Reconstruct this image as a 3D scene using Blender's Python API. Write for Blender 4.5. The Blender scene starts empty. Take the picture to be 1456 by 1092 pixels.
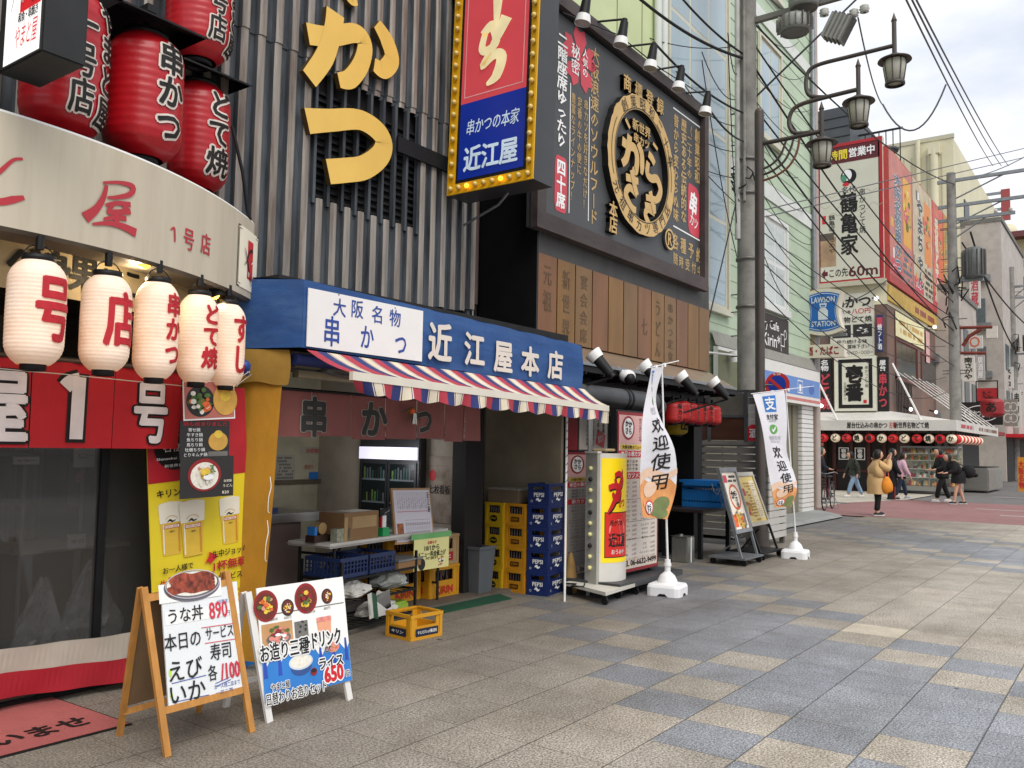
import bpy, bmesh, math, random
from mathutils import Matrix, Vector
R = math.radians
random.seed(7)
SC = bpy.context.scene
COL = SC.collection
# ---------------------------------------------------------------- camera
cam = bpy.data.cameras.new("camera"); camo = bpy.data.objects.new("camera", cam); COL.objects.link(camo)
F_PX, PITCH, ROLL, YAW, EYE = 1226.5, R(4.142), R(1.0068), R(36.098), 1.55
cam.sensor_width = 36.0; cam.lens = 36.0*F_PX/1456.0; cam.clip_end = 800; cam.clip_start = 0.05
_F = Vector((math.cos(YAW), math.sin(YAW), 0)); _R = Vector((math.sin(YAW), -math.cos(YAW), 0)); _U = Vector((0, 0, 1))
_F2 = _F*math.cos(PITCH)+_U*math.sin(PITCH); _U2 = -_F*math.sin(PITCH)+_U*math.cos(PITCH)
_Rr = _R*math.cos(ROLL)+_U2*math.sin(ROLL); _Ur = -_R*math.sin(ROLL)+_U2*math.cos(ROLL)
camo.matrix_world = Matrix(((_Rr.x, _Ur.x, -_F2.x, 0), (_Rr.y, _Ur.y, -_F2.y, 0), (_Rr.z, _Ur.z, -_F2.z, EYE), (0, 0, 0, 1)))
SC.camera = camo
# ---------------------------------------------------------------- sky, sun, exposure
w = bpy.data.worlds.new("World"); SC.world = w; w.use_nodes = True
nt = w.node_tree; nt.nodes.clear()
def N(t, ty, **k):
    n = t.nodes.new(ty)
    for a, v in k.items(): setattr(n, a, v)
    return n
out = N(nt, 'ShaderNodeOutputWorld'); bg = N(nt, 'ShaderNodeBackground')
sky = N(nt, 'ShaderNodeTexSky', sky_type='NISHITA', sun_disc=False, sun_elevation=R(48), sun_rotation=R(215), dust_density=4.0)
tc = N(nt, 'ShaderNodeTexCoord'); mp = N(nt, 'ShaderNodeMapping'); mp.inputs['Scale'].default_value = (1, 1, 2.6)
nz = N(nt, 'ShaderNodeTexNoise'); nz.inputs['Scale'].default_value = 4.2; nz.inputs['Detail'].default_value = 6; nz.inputs['Roughness'].default_value = .55
cr = N(nt, 'ShaderNodeValToRGB'); cr.color_ramp.elements[0].position = .36; cr.color_ramp.elements[1].position = .62
cr.color_ramp.elements[0].color = (5.3, 5.7, 6.5, 1); cr.color_ramp.elements[1].color = (7.4, 7.5, 7.7, 1)
mx = N(nt, 'ShaderNodeMix', data_type='RGBA'); mx.inputs[0].default_value = .93
L = nt.links.new
L(tc.outputs['Generated'], mp.inputs['Vector']); L(mp.outputs[0], nz.inputs['Vector']); L(nz.outputs['Fac'], cr.inputs[0])
L(sky.outputs[0], mx.inputs[6]); L(cr.outputs[0], mx.inputs[7]); L(mx.outputs[2], bg.inputs['Color'])
bg.inputs['Strength'].default_value = .1; L(bg.outputs[0], out.inputs[0])
sun = bpy.data.lights.new("sun", 'SUN'); sun.energy = 1.5; sun.angle = R(40); sun.color = (1, .96, .9)
suno = bpy.data.objects.new("sun", sun); COL.objects.link(suno)
# sun stands high over the open side of the street, a little behind the camera
_sd = Vector((-.35, -.6, .85)).normalized(); suno.rotation_euler = _sd.to_track_quat('Z', 'Y').to_euler()
SC.view_settings.view_transform = 'Standard'; SC.view_settings.look = 'None'; SC.view_settings.gamma = 1
SC.view_settings.exposure = .62
SC.cycles.max_bounces = 8; SC.cycles.use_denoising = True
try: SC.cycles.sample_clamp_indirect = 6
except Exception: pass
# ---------------------------------------------------------------- materials
def lin(h):
    h = h.lstrip('#'); v = [int(h[i:i+2], 16)/255 for i in (0, 2, 4)]
    return tuple(x/12.92 if x <= .04045 else ((x+.055)/1.055)**2.4 for x in v)
MATS = {}
def mat(name, col, rough=.6, metal=0., var=.12, scale=5., bump=0., bscale=None, emit=0., ecol=None, stain=None, stain_amt=.5, sscale=1.5, stretch=None, alpha=1., trans=0., spec=.4, coat=0.):
    if name in MATS: return MATS[name]
    m = bpy.data.materials.new(name); m.use_nodes = True; t = m.node_tree; p = t.nodes['Principled BSDF']
    c = lin(col) if isinstance(col, str) else col
    tc = N(t, 'ShaderNodeTexCoord'); mp = N(t, 'ShaderNodeMapping'); t.links.new(tc.outputs['Object'], mp.inputs[0])
    if stretch: mp.inputs['Scale'].default_value = stretch
    n1 = N(t, 'ShaderNodeTexNoise'); n1.inputs['Scale'].default_value = scale; n1.inputs['Detail'].default_value = 5; t.links.new(mp.outputs[0], n1.inputs[0])
    r = N(t, 'ShaderNodeValToRGB'); t.links.new(n1.outputs['Fac'], r.inputs[0])
    r.color_ramp.elements[0].position = .3; r.color_ramp.elements[1].position = .7
    r.color_ramp.elements[0].color = tuple(x*(1-var) for x in c)+(1,); r.color_ramp.elements[1].color = tuple(min(1, x*(1+var)) for x in c)+(1,)
    src = r.outputs[0]
    if stain:
        n2 = N(t, 'ShaderNodeTexNoise'); n2.inputs['Scale'].default_value = sscale; n2.inputs['Detail'].default_value = 8; n2.inputs['Roughness'].default_value = .65; t.links.new(mp.outputs[0], n2.inputs[0])
        r2 = N(t, 'ShaderNodeValToRGB'); r2.color_ramp.elements[0].position = .45; r2.color_ramp.elements[1].position = .68
        r2.color_ramp.elements[0].color = (0, 0, 0, 1); r2.color_ramp.elements[1].color = (stain_amt,)*3+(1,); t.links.new(n2.outputs['Fac'], r2.inputs[0])
        m2 = N(t, 'ShaderNodeMix', data_type='RGBA'); t.links.new(r2.outputs[0], m2.inputs[0]); t.links.new(src, m2.inputs[6]); m2.inputs[7].default_value = lin(stain)+(1,); src = m2.outputs[2]
    t.links.new(src, p.inputs['Base Color'])
    p.inputs['Roughness'].default_value = rough; p.inputs['Metallic'].default_value = metal; p.inputs['Specular IOR Level'].default_value = spec
    if coat: p.inputs['Coat Weight'].default_value = coat; p.inputs['Coat Roughness'].default_value = .15
    if bump:
        n3 = N(t, 'ShaderNodeTexNoise'); n3.inputs['Scale'].default_value = bscale or scale*3; n3.inputs['Detail'].default_value = 4; t.links.new(mp.outputs[0], n3.inputs[0])
        b = N(t, 'ShaderNodeBump'); b.inputs['Strength'].default_value = bump; b.inputs['Distance'].default_value = .02; t.links.new(n3.outputs['Fac'], b.inputs['Height']); t.links.new(b.outputs[0], p.inputs['Normal'])
    if emit:
        p.inputs['Emission Strength'].default_value = emit
        if ecol: p.inputs['Emission Color'].default_value = lin(ecol)+(1,)
        else: t.links.new(src, p.inputs['Emission Color'])
    if alpha < 1: p.inputs['Alpha'].default_value = alpha
    if trans: p.inputs['Transmission Weight'].default_value = trans
    MATS[name] = m; return m
def P(col, rough=.55, **k):
    """plain paint / print of one colour, with slight unevenness"""
    n = 'paint_%s_%d' % (col.lstrip('#'), int(rough*100)) + ''.join('_%s' % str(v)[:5] for v in k.values())
    return mat(n, col, rough, **dict(dict(var=.06, scale=9), **k))
# ---------------------------------------------------------------- text
_tc = {}
def glyphs(s, bold=0., res=2):
    k = (s, round(bold, 3), res)
    if k in _tc: return _tc[k]
    cu = bpy.data.curves.new("t", 'FONT'); cu.body = s; cu.size = 1; cu.offset = bold; cu.resolution_u = res; cu.fill_mode = 'FRONT'
    o = bpy.data.objects.new("t", cu); COL.objects.link(o)
    dg = bpy.context.evaluated_depsgraph_get(); me = bpy.data.meshes.new_from_object(o.evaluated_get(dg))
    vs = [(v.co.x, v.co.y) for v in me.vertices]; fs = [tuple(p.vertices) for p in me.polygons]
    bpy.data.objects.remove(o); bpy.data.curves.remove(cu); bpy.data.meshes.remove(me)
    _tc[k] = (vs, fs); return _tc[k]
CJK = lambda ch: ord(ch) > 0x2E7F
# ---------------------------------------------------------------- measuring: sight lines of the survey photograph -> points on known planes
def ray(x, y): return _F2*F_PX+_Rr*(x-728)-_Ur*(y-546)
def at(x, y, X=None, Y=None, z=None, d=None):
    r = ray(x, y)
    t = d/F_PX if d is not None else (z-EYE)/r.z if z is not None else Y/r.y if Y is not None else X/r.x
    return Vector((r.x*t, r.y*t, EYE+r.z*t))
def XZ(x, y, Y): p = at(x, y, Y=Y); return p.x, p.z
def YZ(x, y, X): p = at(x, y, X=X); return -p.y, p.z
def hit(x, y, f):
    r = ray(x, y); lo, hi = .0005, .012
    for _ in range(50):
        t = (lo+hi)/2
        if r.y*t < f(r.x*t): lo = t
        else: hi = t
    return Vector((r.x*t, r.y*t, EYE+r.z*t))
# ---------------------------------------------------------------- mesh builder
class MB:
    def __init__(s, M=None): s.v, s.f, s.m, s.sm, s.slots = [], [], [], [], []; s.M = M or Matrix.Identity(4); s.warp = None
    def slot(s, m):
        if m not in s.slots: s.slots.append(m)
        return s.slots.index(m)
    def add(s, vs, fs, m, smooth=False, raw=False):
        b = len(s.v); k = s.slot(m)
        for p in vs:
            p = Vector(p)
            if s.warp and not raw: p = Vector(s.warp(p))
            s.v.append(s.M @ p)
        for q in fs: s.f.append([b+i for i in q]); s.m.append(k); s.sm.append(smooth)
    def quad(s, a, b, c, d, m): s.add([a, b, c, d], [(0, 1, 2, 3)], m)
    def poly(s, pts, m): s.add(pts, [tuple(range(len(pts)))], m)
    def box(s, x0, x1, y0, y1, z0, z1, m, M=None, taper=0):
        t = taper
        vs = [(x0, y0, z0), (x1, y0, z0), (x1, y1, z0), (x0, y1, z0), (x0+t, y0+t, z1), (x1-t, y0+t, z1), (x1-t, y1-t, z1), (x0+t, y1-t, z1)]
        if M is not None: vs = [M @ Vector(v) for v in vs]
        s.add(vs, [(3, 2, 1, 0), (4, 5, 6, 7), (0, 1, 5, 4), (1, 2, 6, 5), (2, 3, 7, 6), (3, 0, 4, 7)], m)
    def rbox(s, x0, x1, y0, y1, z0, z1, m, r=.01):
        """box with chamfered vertical and horizontal edges"""
        bm = bmesh.new(); g = bmesh.ops.create_cube(bm, size=1)
        for v in bm.verts: v.co = Vector(((x0+x1)/2+v.co.x*(x1-x0), (y0+y1)/2+v.co.y*(y1-y0), (z0+z1)/2+v.co.z*(z1-z0)))
        bmesh.ops.bevel(bm, geom=bm.edges[:], offset=r, segments=2, affect='EDGES'); s.bm(bm, m)
    def bm(s, bm, m, smooth=False):
        bm.verts.ensure_lookup_table(); bm.verts.index_update()
        s.add([v.co.copy() for v in bm.verts], [[v.index for v in f.verts] for f in bm.faces], m, smooth); bm.free()
    def tube(s, a, b, r, m, n=10, r1=None, caps=True):
        a, b = Vector(a), Vector(b); r1 = r if r1 is None else r1; d = (b-a)
        if d.length < 1e-6: return
        d.normalize(); x = d.orthogonal().normalized(); y = d.cross(x); vs = []
        for c, rr in ((a, r), (b, r1)):
            for i in range(n): t = 2*math.pi*i/n; vs.append(c+x*(rr*math.cos(t))+y*(rr*math.sin(t)))
        s.add(vs, [(i, (i+1) % n, n+(i+1) % n, n+i) for i in range(n)], m, True)
        if caps: s.add(vs, [tuple(range(n))[::-1], tuple(range(n, 2*n))], m)
    def pipe(s, pts, r, m, n=8, caps=True, closed=False, fine=0):
        pts = [Vector(p) for p in pts]
        if fine:
            P_ = pts; pts = []
            for i in range(len(P_)-1):
                p0, p1, p2, p3 = P_[max(i-1, 0)], P_[i], P_[i+1], P_[min(i+2, len(P_)-1)]
                for j in range(fine): t = j/fine; pts.append(.5*((2*p1)+(p2-p0)*t+(2*p0-5*p1+4*p2-p3)*t*t+(3*p1-p0-3*p2+p3)*t**3))
            pts.append(P_[-1])
        k = len(pts); rs = r if isinstance(r, (list, tuple)) else [r]*k
        vs = []; x = None
        for i, p in enumerate(pts):
            d = (pts[min(i+1, k-1)]-pts[max(i-1, 0)]).normalized() if not closed else (pts[(i+1) % k]-pts[i-1]).normalized()
            if x is None: x = d.orthogonal().normalized()
            x = (x-d*x.dot(d)); x = x.normalized() if x.length > 1e-6 else d.orthogonal().normalized()
            y = d.cross(x)
            for j in range(n): t = 2*math.pi*j/n; vs.append(p+x*(rs[i]*math.cos(t))+y*(rs[i]*math.sin(t)))
        fs = []
        for i in range(k if closed else k-1):
            i2 = (i+1) % k
            for j in range(n): fs.append((i*n+j, i*n+(j+1) % n, i2*n+(j+1) % n, i2*n+j))
        s.add(vs, fs, m, True)
        if caps and not closed: s.add(vs, [tuple(range(n))[::-1], tuple(range((k-1)*n, k*n))], m)
    def lathe(s, prof, m, o=(0, 0, 0), n=24, smooth=True, M=None, sq=1.):
        vs = []
        for r, z in prof:
            for i in range(n):
                t = 2*math.pi*i/n; p = Vector((r*math.cos(t), r*math.sin(t)*sq, z))
                p = (M @ p) if M is not None else p
                vs.append(p+Vector(o))
        fs = [(k*n+i, k*n+(i+1) % n, (k+1)*n+(i+1) % n, (k+1)*n+i) for k in range(len(prof)-1) for i in range(n)]
        s.add(vs, fs, m, smooth)
    def ball(s, c, r, m, n=12, k=8, sc=(1, 1, 1)):
        vs = [(c[0], c[1], c[2]-r*sc[2])]
        for i in range(1, k):
            a = -math.pi/2+math.pi*i/k
            for j in range(n): t = 2*math.pi*j/n; vs.append((c[0]+r*sc[0]*math.cos(a)*math.cos(t), c[1]+r*sc[1]*math.cos(a)*math.sin(t), c[2]+r*sc[2]*math.sin(a)))
        vs.append((c[0], c[1], c[2]+r*sc[2])); fs = [(0, 1+(j+1) % n, 1+j) for j in range(n)]; e = len(vs)-1
        for i in range(k-2):
            for j in range(n): fs.append((1+i*n+j, 1+i*n+(j+1) % n, 1+(i+1)*n+(j+1) % n, 1+(i+1)*n+j))
        fs += [(e, 1+(k-2)*n+j, 1+(k-2)*n+(j+1) % n) for j in range(n)]; s.add(vs, fs, m, True)
    # ---- flat marks in the local u,v plane; n is the height above it
    def rect(s, u0, u1, v0, v1, m, n=.003, sub=0):
        if sub:
            ku = max(1, int(abs(u1-u0)/sub)); kv = max(1, int(abs(v1-v0)/sub))
            vs = [(u0+(u1-u0)*i/ku, v0+(v1-v0)*j/kv, n) for j in range(kv+1) for i in range(ku+1)]
            s.add(vs, [(j*(ku+1)+i, j*(ku+1)+i+1, (j+1)*(ku+1)+i+1, (j+1)*(ku+1)+i) for j in range(kv) for i in range(ku)], m)
        else: s.quad((u0, v0, n), (u1, v0, n), (u1, v1, n), (u0, v1, n), m)
    def frame(s, u0, u1, v0, v1, w, m, n=.004):
        s.rect(u0, u1, v0, v0+w, m, n); s.rect(u0, u1, v1-w, v1, m, n); s.rect(u0, u0+w, v0+w, v1-w, m, n); s.rect(u1-w, u1, v0+w, v1-w, m, n)
    def disc(s, cu, cv, ru, rv, m, n=.004, k=28, a0=0., a1=None):
        if a1 is None: s.add([(cu+ru*math.cos(2*math.pi*i/k), cv+rv*math.sin(2*math.pi*i/k), n) for i in range(k)], [tuple(range(k))], m)
        else: s.add([(cu, cv, n)]+[(cu+ru*math.cos(a0+(a1-a0)*i/k), cv+rv*math.sin(a0+(a1-a0)*i/k), n) for i in range(k+1)], [(0, i+1, i+2) for i in range(k)], m)
    def ring(s, cu, cv, ru, rv, w, m, n=.004, k=40, a0=0., a1=None):
        a1 = 2*math.pi if a1 is None else a1; vs = []
        for i in range(k+1): t = a0+(a1-a0)*i/k; c, q = math.cos(t), math.sin(t); vs += [(cu+ru*c, cv+rv*q, n), (cu+(ru-w)*c, cv+(rv-w)*q, n)]
        s.add(vs, [(2*i, 2*i+2, 2*i+3, 2*i+1) for i in range(k)], m)
    def stroke(s, pts, ws, m, n=.005, k=5, depth=0., side=None):
        """brush stroke through points with a width at each point"""
        P_ = [Vector((p[0], p[1], 0)) for p in pts]; W = ws if isinstance(ws, (list, tuple)) else [ws]*len(pts); c = []; cw = []
        for i in range(len(P_)-1):
            p0, p1, p2, p3 = P_[max(i-1, 0)], P_[i], P_[i+1], P_[min(i+2, len(P_)-1)]
            for j in range(k):
                t = j/k; c.append(.5*((2*p1)+(p2-p0)*t+(2*p0-5*p1+4*p2-p3)*t*t+(3*p1-p0-3*p2+p3)*t**3)); cw.append(W[i]+(W[i+1]-W[i])*t)
        c.append(P_[-1]); cw.append(W[-1]); A, B = [], []
        for i, p in enumerate(c):
            d = c[min(i+1, len(c)-1)]-c[max(i-1, 0)]
            d = d.normalized() if d.length > 1e-9 else Vector((1, 0, 0)); q = Vector((-d.y, d.x, 0))*cw[i]/2
            A.append(p+q); B.append(p-q)
        vs = [(p.x, p.y, n+depth) for p in A+B]; K = len(A)
        s.add(vs, [(i, K+i, K+i+1, i+1) for i in range(K-1)], m)
        if depth:
            o = 2*K; loop = list(range(K))+list(range(2*K-1, K-1, -1))
            s.add(vs+[(p.x, p.y, n) for p in A+B], [(loop[(q+1) % o], loop[q], loop[q]+o, loop[(q+1) % o]+o) for q in range(o)], side or m)
    def text(s, t, cu, cv, w, h, m, bold=0., n=.005, vert=False, rot=0., shear=0., fill=.94, sub=0., out=None, outb=.05, depth=0., side=None, res=2, gap=1., dn=.0004):
        """t fitted into a w x h box centred at cu,cv; cjk characters sit in equal cells"""
        if out is not None: s.text(t, cu, cv, w, h, out, bold+outb, n, vert, rot, shear, fill, sub, res=res, gap=gap, dn=dn); n += 12*dn
        cells = []
        cj = all(CJK(c) or c == ' ' for c in t)
        if vert or cj:
            k = len(t)
            for i, ch in enumerate(t):
                if ch == ' ': continue
                if vert: cw, chh, ox, oy = w, h/k, 0, h/2-h/k*(i+.5)
                else: cw, chh, ox, oy = w/k, h, -w/2+w/k*(i+.5), 0
                vs, fs = glyphs('|' if (vert and ch == 'ー') else ch, 0., res)
                if not vs: continue
                if CJK(ch) and not (vert and ch == 'ー'): bx0, bx1, by0, by1 = EM
                else:
                    xs = [v[0] for v in vs]; ys = [v[1] for v in vs]; bx0, bx1, by0, by1 = min(xs), max(xs), min(ys), max(ys)
                    if vert: cx_ = (bx0+bx1)/2; bx0, bx1 = cx_-.5, cx_+.5; cy_ = (by0+by1)/2; by0, by1 = cy_-.5, cy_+.5
                cells.append((vs, fs, bx0, bx1, by0, by1, ox, oy, cw*fill, chh*fill))
        else:
            vs, fs = glyphs(t, 0., res)
            if not vs: return
            xs = [v[0] for v in vs]; ys = [v[1] for v in vs]; cells.append((vs, fs, min(xs), max(xs), min(ys), max(ys), 0, 0, w, h))
        ca, sa = math.cos(rot), math.sin(rot)
        for vs, fs, bx0, bx1, by0, by1, ox, oy, cw, chh in cells:
            q0 = []
            for x, y in vs:
                a = ((x-bx0)/(bx1-bx0)-.5)*cw+ox; b = ((y-by0)/(by1-by0)-.5)*chh+oy; a += shear*b
                q0.append((cu+a*ca-b*sa, cv+a*sa+b*ca, n))
            if sub: q0, fs = subdiv(q0, fs, sub)
            bw = bold*(min(cw, chh) if (vert or cj) else chh); K = 0 if not bold else (4 if bold < .03 else 6 if bold < .055 else 10)
            sh = [(0, 0)]+[(bw*math.cos(2*math.pi*(i+.5)/K), bw*math.sin(2*math.pi*(i+.5)/K)) for i in range(K)]
            for i, (dx, dy) in enumerate(sh):
                q = [(x+dx, y+dy, z+i*dn) for x, y, z in q0]
                if depth:
                    ec = set((f[j], f[(j+1) % len(f)]) for f in fs for j in range(len(f)))
                    bd = [e for e in ec if (e[1], e[0]) not in ec]; o = len(q)
                    s.add([(x, y, z+depth) for x, y, z in q], fs, m)
                    s.add(q+[(x, y, z+depth) for x, y, z in q], [(a, b, b+o, a+o) for a, b in bd], side or m)
                else: s.add(q, fs, m)
    def bars(s, u0, u1, v0, v1, m, rows, n=.004, seed=1, vert=False, den=.75):
        """rows of small print"""
        rg = random.Random(seed)
        for r in range(rows):
            if not vert:
                h = (v1-v0)/rows; y = v1-h*(r+.5); x = u0
                while x < u1-h*.3:
                    l = h*rg.uniform(.35, .75)
                    if rg.random() < den: s.rect(x, min(x+l, u1), y-h*.3, y+h*.28, m, n)
                    x += l+h*.15
    def build(s, name, parent=None, world=True):
        me = bpy.data.meshes.new(name)
        vs = s.v
        if parent is not None and world: I = WM(parent).inverted(); vs = [I @ v for v in s.v]
        me.from_pydata([tuple(v) for v in vs], [], s.f)
        for m in s.slots: me.materials.append(m)
        me.polygons.foreach_set('material_index', s.m); me.polygons.foreach_set('use_smooth', s.sm); me.update()
        o = bpy.data.objects.new(name, me); COL.objects.link(o)
        if parent is not None: o.parent = parent
        return o
def subdiv(q, fs, L_):
    bm = bmesh.new(); vv = [bm.verts.new(p) for p in q]
    for f in fs:
        try: bm.faces.new([vv[i] for i in f])
        except ValueError: pass
    bmesh.ops.triangulate(bm, faces=bm.faces[:])
    for _ in range(5):
        es = [e for e in bm.edges if e.calc_length() > L_]
        if not es: break
        bmesh.ops.subdivide_edges(bm, edges=es, cuts=1); bmesh.ops.triangulate(bm, faces=[f for f in bm.faces if len(f.verts) > 3])
    bm.verts.ensure_lookup_table(); bm.verts.index_update(); r = [tuple(v.co) for v in bm.verts], [tuple(v.index for v in f.verts) for f in bm.faces]
    bm.free(); return r
_g = glyphs('国', 0)[0]
_cx = (min(p[0] for p in _g)+max(p[0] for p in _g))/2; _cy = (min(p[1] for p in _g)+max(p[1] for p in _g))/2
_hw = (max(p[0] for p in _g)-min(p[0] for p in _g))*.56; _hh = (max(p[1] for p in _g)-min(p[1] for p in _g))*.53
_e = max(_hw, _hh); EM = (_cx-_e, _cx+_e, _cy-_e, _cy+_e)
# ---------------------------------------------------------------- objects
def WM(o):
    m = Matrix.Translation(o.location) @ o.rotation_euler.to_matrix().to_4x4()
    return (WM(o.parent) @ m) if o.parent is not None else m
def tag(o, label, cat, group=None, kind=None):
    if label: o['label'] = label
    if cat: o['category'] = cat
    if group: o['group'] = group
    if kind: o['kind'] = kind
    return o
def thing(name, label, cat, loc=(0, 0, 0), rz=0., group=None):
    o = bpy.data.objects.new(name, None); COL.objects.link(o); o.location = loc; o.rotation_euler = (0, 0, rz); o.empty_display_size = .2
    return tag(o, label, cat, group)
def copy_tree(o, parent=None):
    c = o.copy(); COL.objects.link(c); c.parent = parent
    for ch in [x for x in COL.objects if x.parent == o]: copy_tree(ch, c)
    return c
def dup(o, loc, rz=0., label=None):
    c = copy_tree(o); c.location = loc; c.rotation_euler = (0, 0, rz)
    if label: c['label'] = label
    return c
def plane(o, u, v):
    """matrix with local x along u, y along v, z outward"""
    u = Vector(u).normalized(); v = Vector(v).normalized(); n = u.cross(v).normalized(); v = n.cross(u)
    return Matrix(((u.x, v.x, n.x, o[0]), (u.y, v.y, n.y, o[1]), (u.z, v.z, n.z, o[2]), (0, 0, 0, 1)))
def street(x, y, z=0.): return plane((x, y, z), (1, 0, 0), (0, 0, 1))      # faces the street: u along the row of shops
def gable(x, y, z=0.): return plane((x, y, z), (0, -1, 0), (0, 0, 1))      # faces along the row, towards the camera end
def at_rot(x, y, z, rz): return Matrix.Translation((x, y, z)) @ Matrix.Rotation(rz, 4, 'Z')
# ================================================================ SETTING: ground
def tile_mat(name, base, dark, light):
    m = bpy.data.materials.new(name); m.use_nodes = True; t = m.node_tree; p = t.nodes['Principled BSDF']; L = t.links.new
    tc = N(t, 'ShaderNodeTexCoord'); sx = N(t, 'ShaderNodeSeparateXYZ'); L(tc.outputs['Object'], sx.inputs[0])
    def M_(op, a, b=None, c=None):
        n = N(t, 'ShaderNodeMath', operation=op)
        for i, v in enumerate((a, b, c)):
            if v is None: continue
            if isinstance(v, (int, float)): n.inputs[i].default_value = v
            else: L(v, n.inputs[i])
        return n.outputs[0]
    u = M_('DIVIDE', M_('SUBTRACT', sx.outputs['X'], 3.37), .4512); v = M_('DIVIDE', M_('SUBTRACT', 3.11, sx.outputs['Y']), .4725)
    eu = M_('ABSOLUTE', M_('SUBTRACT', M_('FRACT', M_('ADD', u, .5)), .5)); ev = M_('ABSOLUTE', M_('SUBTRACT', M_('FRACT', M_('ADD', v, .5)), .5))
    cb = N(t, 'ShaderNodeCombineXYZ'); L(M_('FLOOR', u), cb.inputs[0]); L(M_('FLOOR', v), cb.inputs[1])
    wn = N(t, 'ShaderNodeTexWhiteNoise', noise_dimensions='3D'); L(cb.outputs[0], wn.inputs['Vector'])
    def noise(sc, det=4, ro=.55):
        n = N(t, 'ShaderNodeTexNoise'); n.inputs['Scale'].default_value = sc; n.inputs['Detail'].default_value = det; n.inputs['Roughness'].default_value = ro; L(tc.outputs['Object'], n.inputs[0]); return n.outputs['Fac']
    def ramp(f, a, b, ca, cb_):
        r = N(t, 'ShaderNodeValToRGB'); r.color_ramp.elements[0].position = a; r.color_ramp.elements[1].position = b; r.color_ramp.elements[0].color = ca+(1,); r.color_ramp.elements[1].color = cb_+(1,); L(f, r.inputs[0]); return r.outputs[0]
    def mix(f, a, b, bt='MIX'):
        n = N(t, 'ShaderNodeMix', data_type='RGBA', blend_type=bt)
        if isinstance(f, (int, float)): n.inputs[0].default_value = f
        else: L(f, n.inputs[0])
        for i, q in ((6, a), (7, b)):
            if isinstance(q, tuple): n.inputs[i].default_value = q+(1,)
            else: L(q, n.inputs[i])
        return n.outputs[2]
    B, D, Li = lin(base), lin(dark), lin(light)
    sp = mix(ramp(noise(75, 4, .75), .45, .56, (0, 0, 0), (1, 1, 1)), D, B)
    sp = mix(ramp(noise(110, 3, .6), .58, .64, (0, 0, 0), (.85,)*3), sp, Li)
    c = mix(.5, sp, ramp(wn.outputs['Value'], 0, 1, (.74, .75, .77), (1.12, 1.1, 1.08)), 'MULTIPLY')
    c = mix(1., c, ramp(noise(.9, 8, .7), .32, .68, (.62, .6, .57), (1.08, 1.08, 1.09)), 'MULTIPLY')
    c = mix(.8, c, ramp(noise(4.5, 6, .7), .3, .7, (.8, .79, .78), (1.05, 1.05, 1.05)), 'MULTIPLY')
    # dirtier strip along the shop fronts (grime trodden in front of the doors)
    g = N(t, 'ShaderNodeMapRange'); g.inputs[1].default_value = 2.3; g.inputs[2].default_value = 4.9; L(M_('ADD', sx.outputs['Y'], M_('MULTIPLY', noise(.7, 5), 1.2)), g.inputs[0])
    c = mix(M_('MULTIPLY', g.outputs[0], .6), c, lin('#4a4238'))
    # chewing gum spots
    vo = N(t, 'ShaderNodeTexVoronoi'); vo.inputs['Scale'].default_value = 2.6; vo.inputs['Randomness'].default_value = 1; L(tc.outputs['Object'], vo.inputs['Vector'])
    vr = N(t, 'ShaderNodeSeparateColor'); L(vo.outputs['Color'], vr.inputs[0])
    c = mix(M_('MULTIPLY', M_('LESS_THAN', vo.outputs['Distance'], M_('MULTIPLY', vr.outputs[1], .075)), M_('MULTIPLY', vr.outputs[0], .8)), c, lin('#26241f'))
    ju = M_('LESS_THAN', eu, M_('ADD', .004, M_('MULTIPLY', noise(2.3, 3), .006))); jv = M_('LESS_THAN', ev, M_('ADD', .004, M_('MULTIPLY', noise(1.7, 3), .009)))
    j = M_('MAXIMUM', M_('MULTIPLY', ju, M_('MULTIPLY', noise(1.3, 2), 1.1)), M_('MULTIPLY', jv, .72))
    c = mix(j, c, lin('#2b2722'))
    L(c, p.inputs['Base Color']); L(ramp(noise(3, 5), .3, .7, (.5,)*3, (.75,)*3), p.inputs['Roughness']); p.inputs['Specular IOR Level'].default_value = .35
    b = N(t, 'ShaderNodeBump'); b.inputs['Strength'].default_value = .35; b.inputs['Distance'].default_value = .004
    L(M_('SUBTRACT', noise(120, 3), M_('MULTIPLY', j, 1.2)), b.inputs['Height']); L(b.outputs[0], p.inputs['Normal'])
    return m
TB = tile_mat('granite_beige', '#d8d0c2', '#8a8275', '#fbf6ec'); TU = tile_mat('granite_blue', '#b0b4b9', '#727780', '#eef0f2'); TP = tile_mat('granite_cream', '#ece3cf', '#d8cdb6', '#fbf6ea')
TX0, TY0, TW, TH = 3.37, 3.11, .4512, .4725
mb = MB(); rg = random.Random(3)
BLUE = {4, 6, 7, 8, 9, 10, 12}
for i in range(-22, 42):
    for j in range(-5, 34):
        s_ = (i+j) % 21 if j > -20 else 0
        m = TU if s_ in BLUE else TB
        if (i, j) == (6, 1): m = TB
        if i+j == 7 and rg.random() < .3 and j < 6: m = TB
        if (i, j) == (10, 2): m = TP
        if i > 39: m = TB
        x0, y1 = TX0+i*TW, TY0-j*TH
        mb.quad((x0, y1-TH, 0), (x0+TW, y1-TH, 0), (x0+TW, y1, 0), (x0, y1, 0), m)
o = mb.build('pavement'); tag(o, None, None, None, 'structure')
ASPH = mat('asphalt_grey', '#6d6b69', .85, var=.12, scale=3, bump=.3, bscale=90, stain='#57534f', stain_amt=.5, sscale=.5)
mb = MB(); mb.quad((-150, -150, -.03), (400, -150, -.03), (400, 250, -.03), (-150, 250, -.03), ASPH); tag(mb.build('ground'), None, None, None, 'structure')
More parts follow.
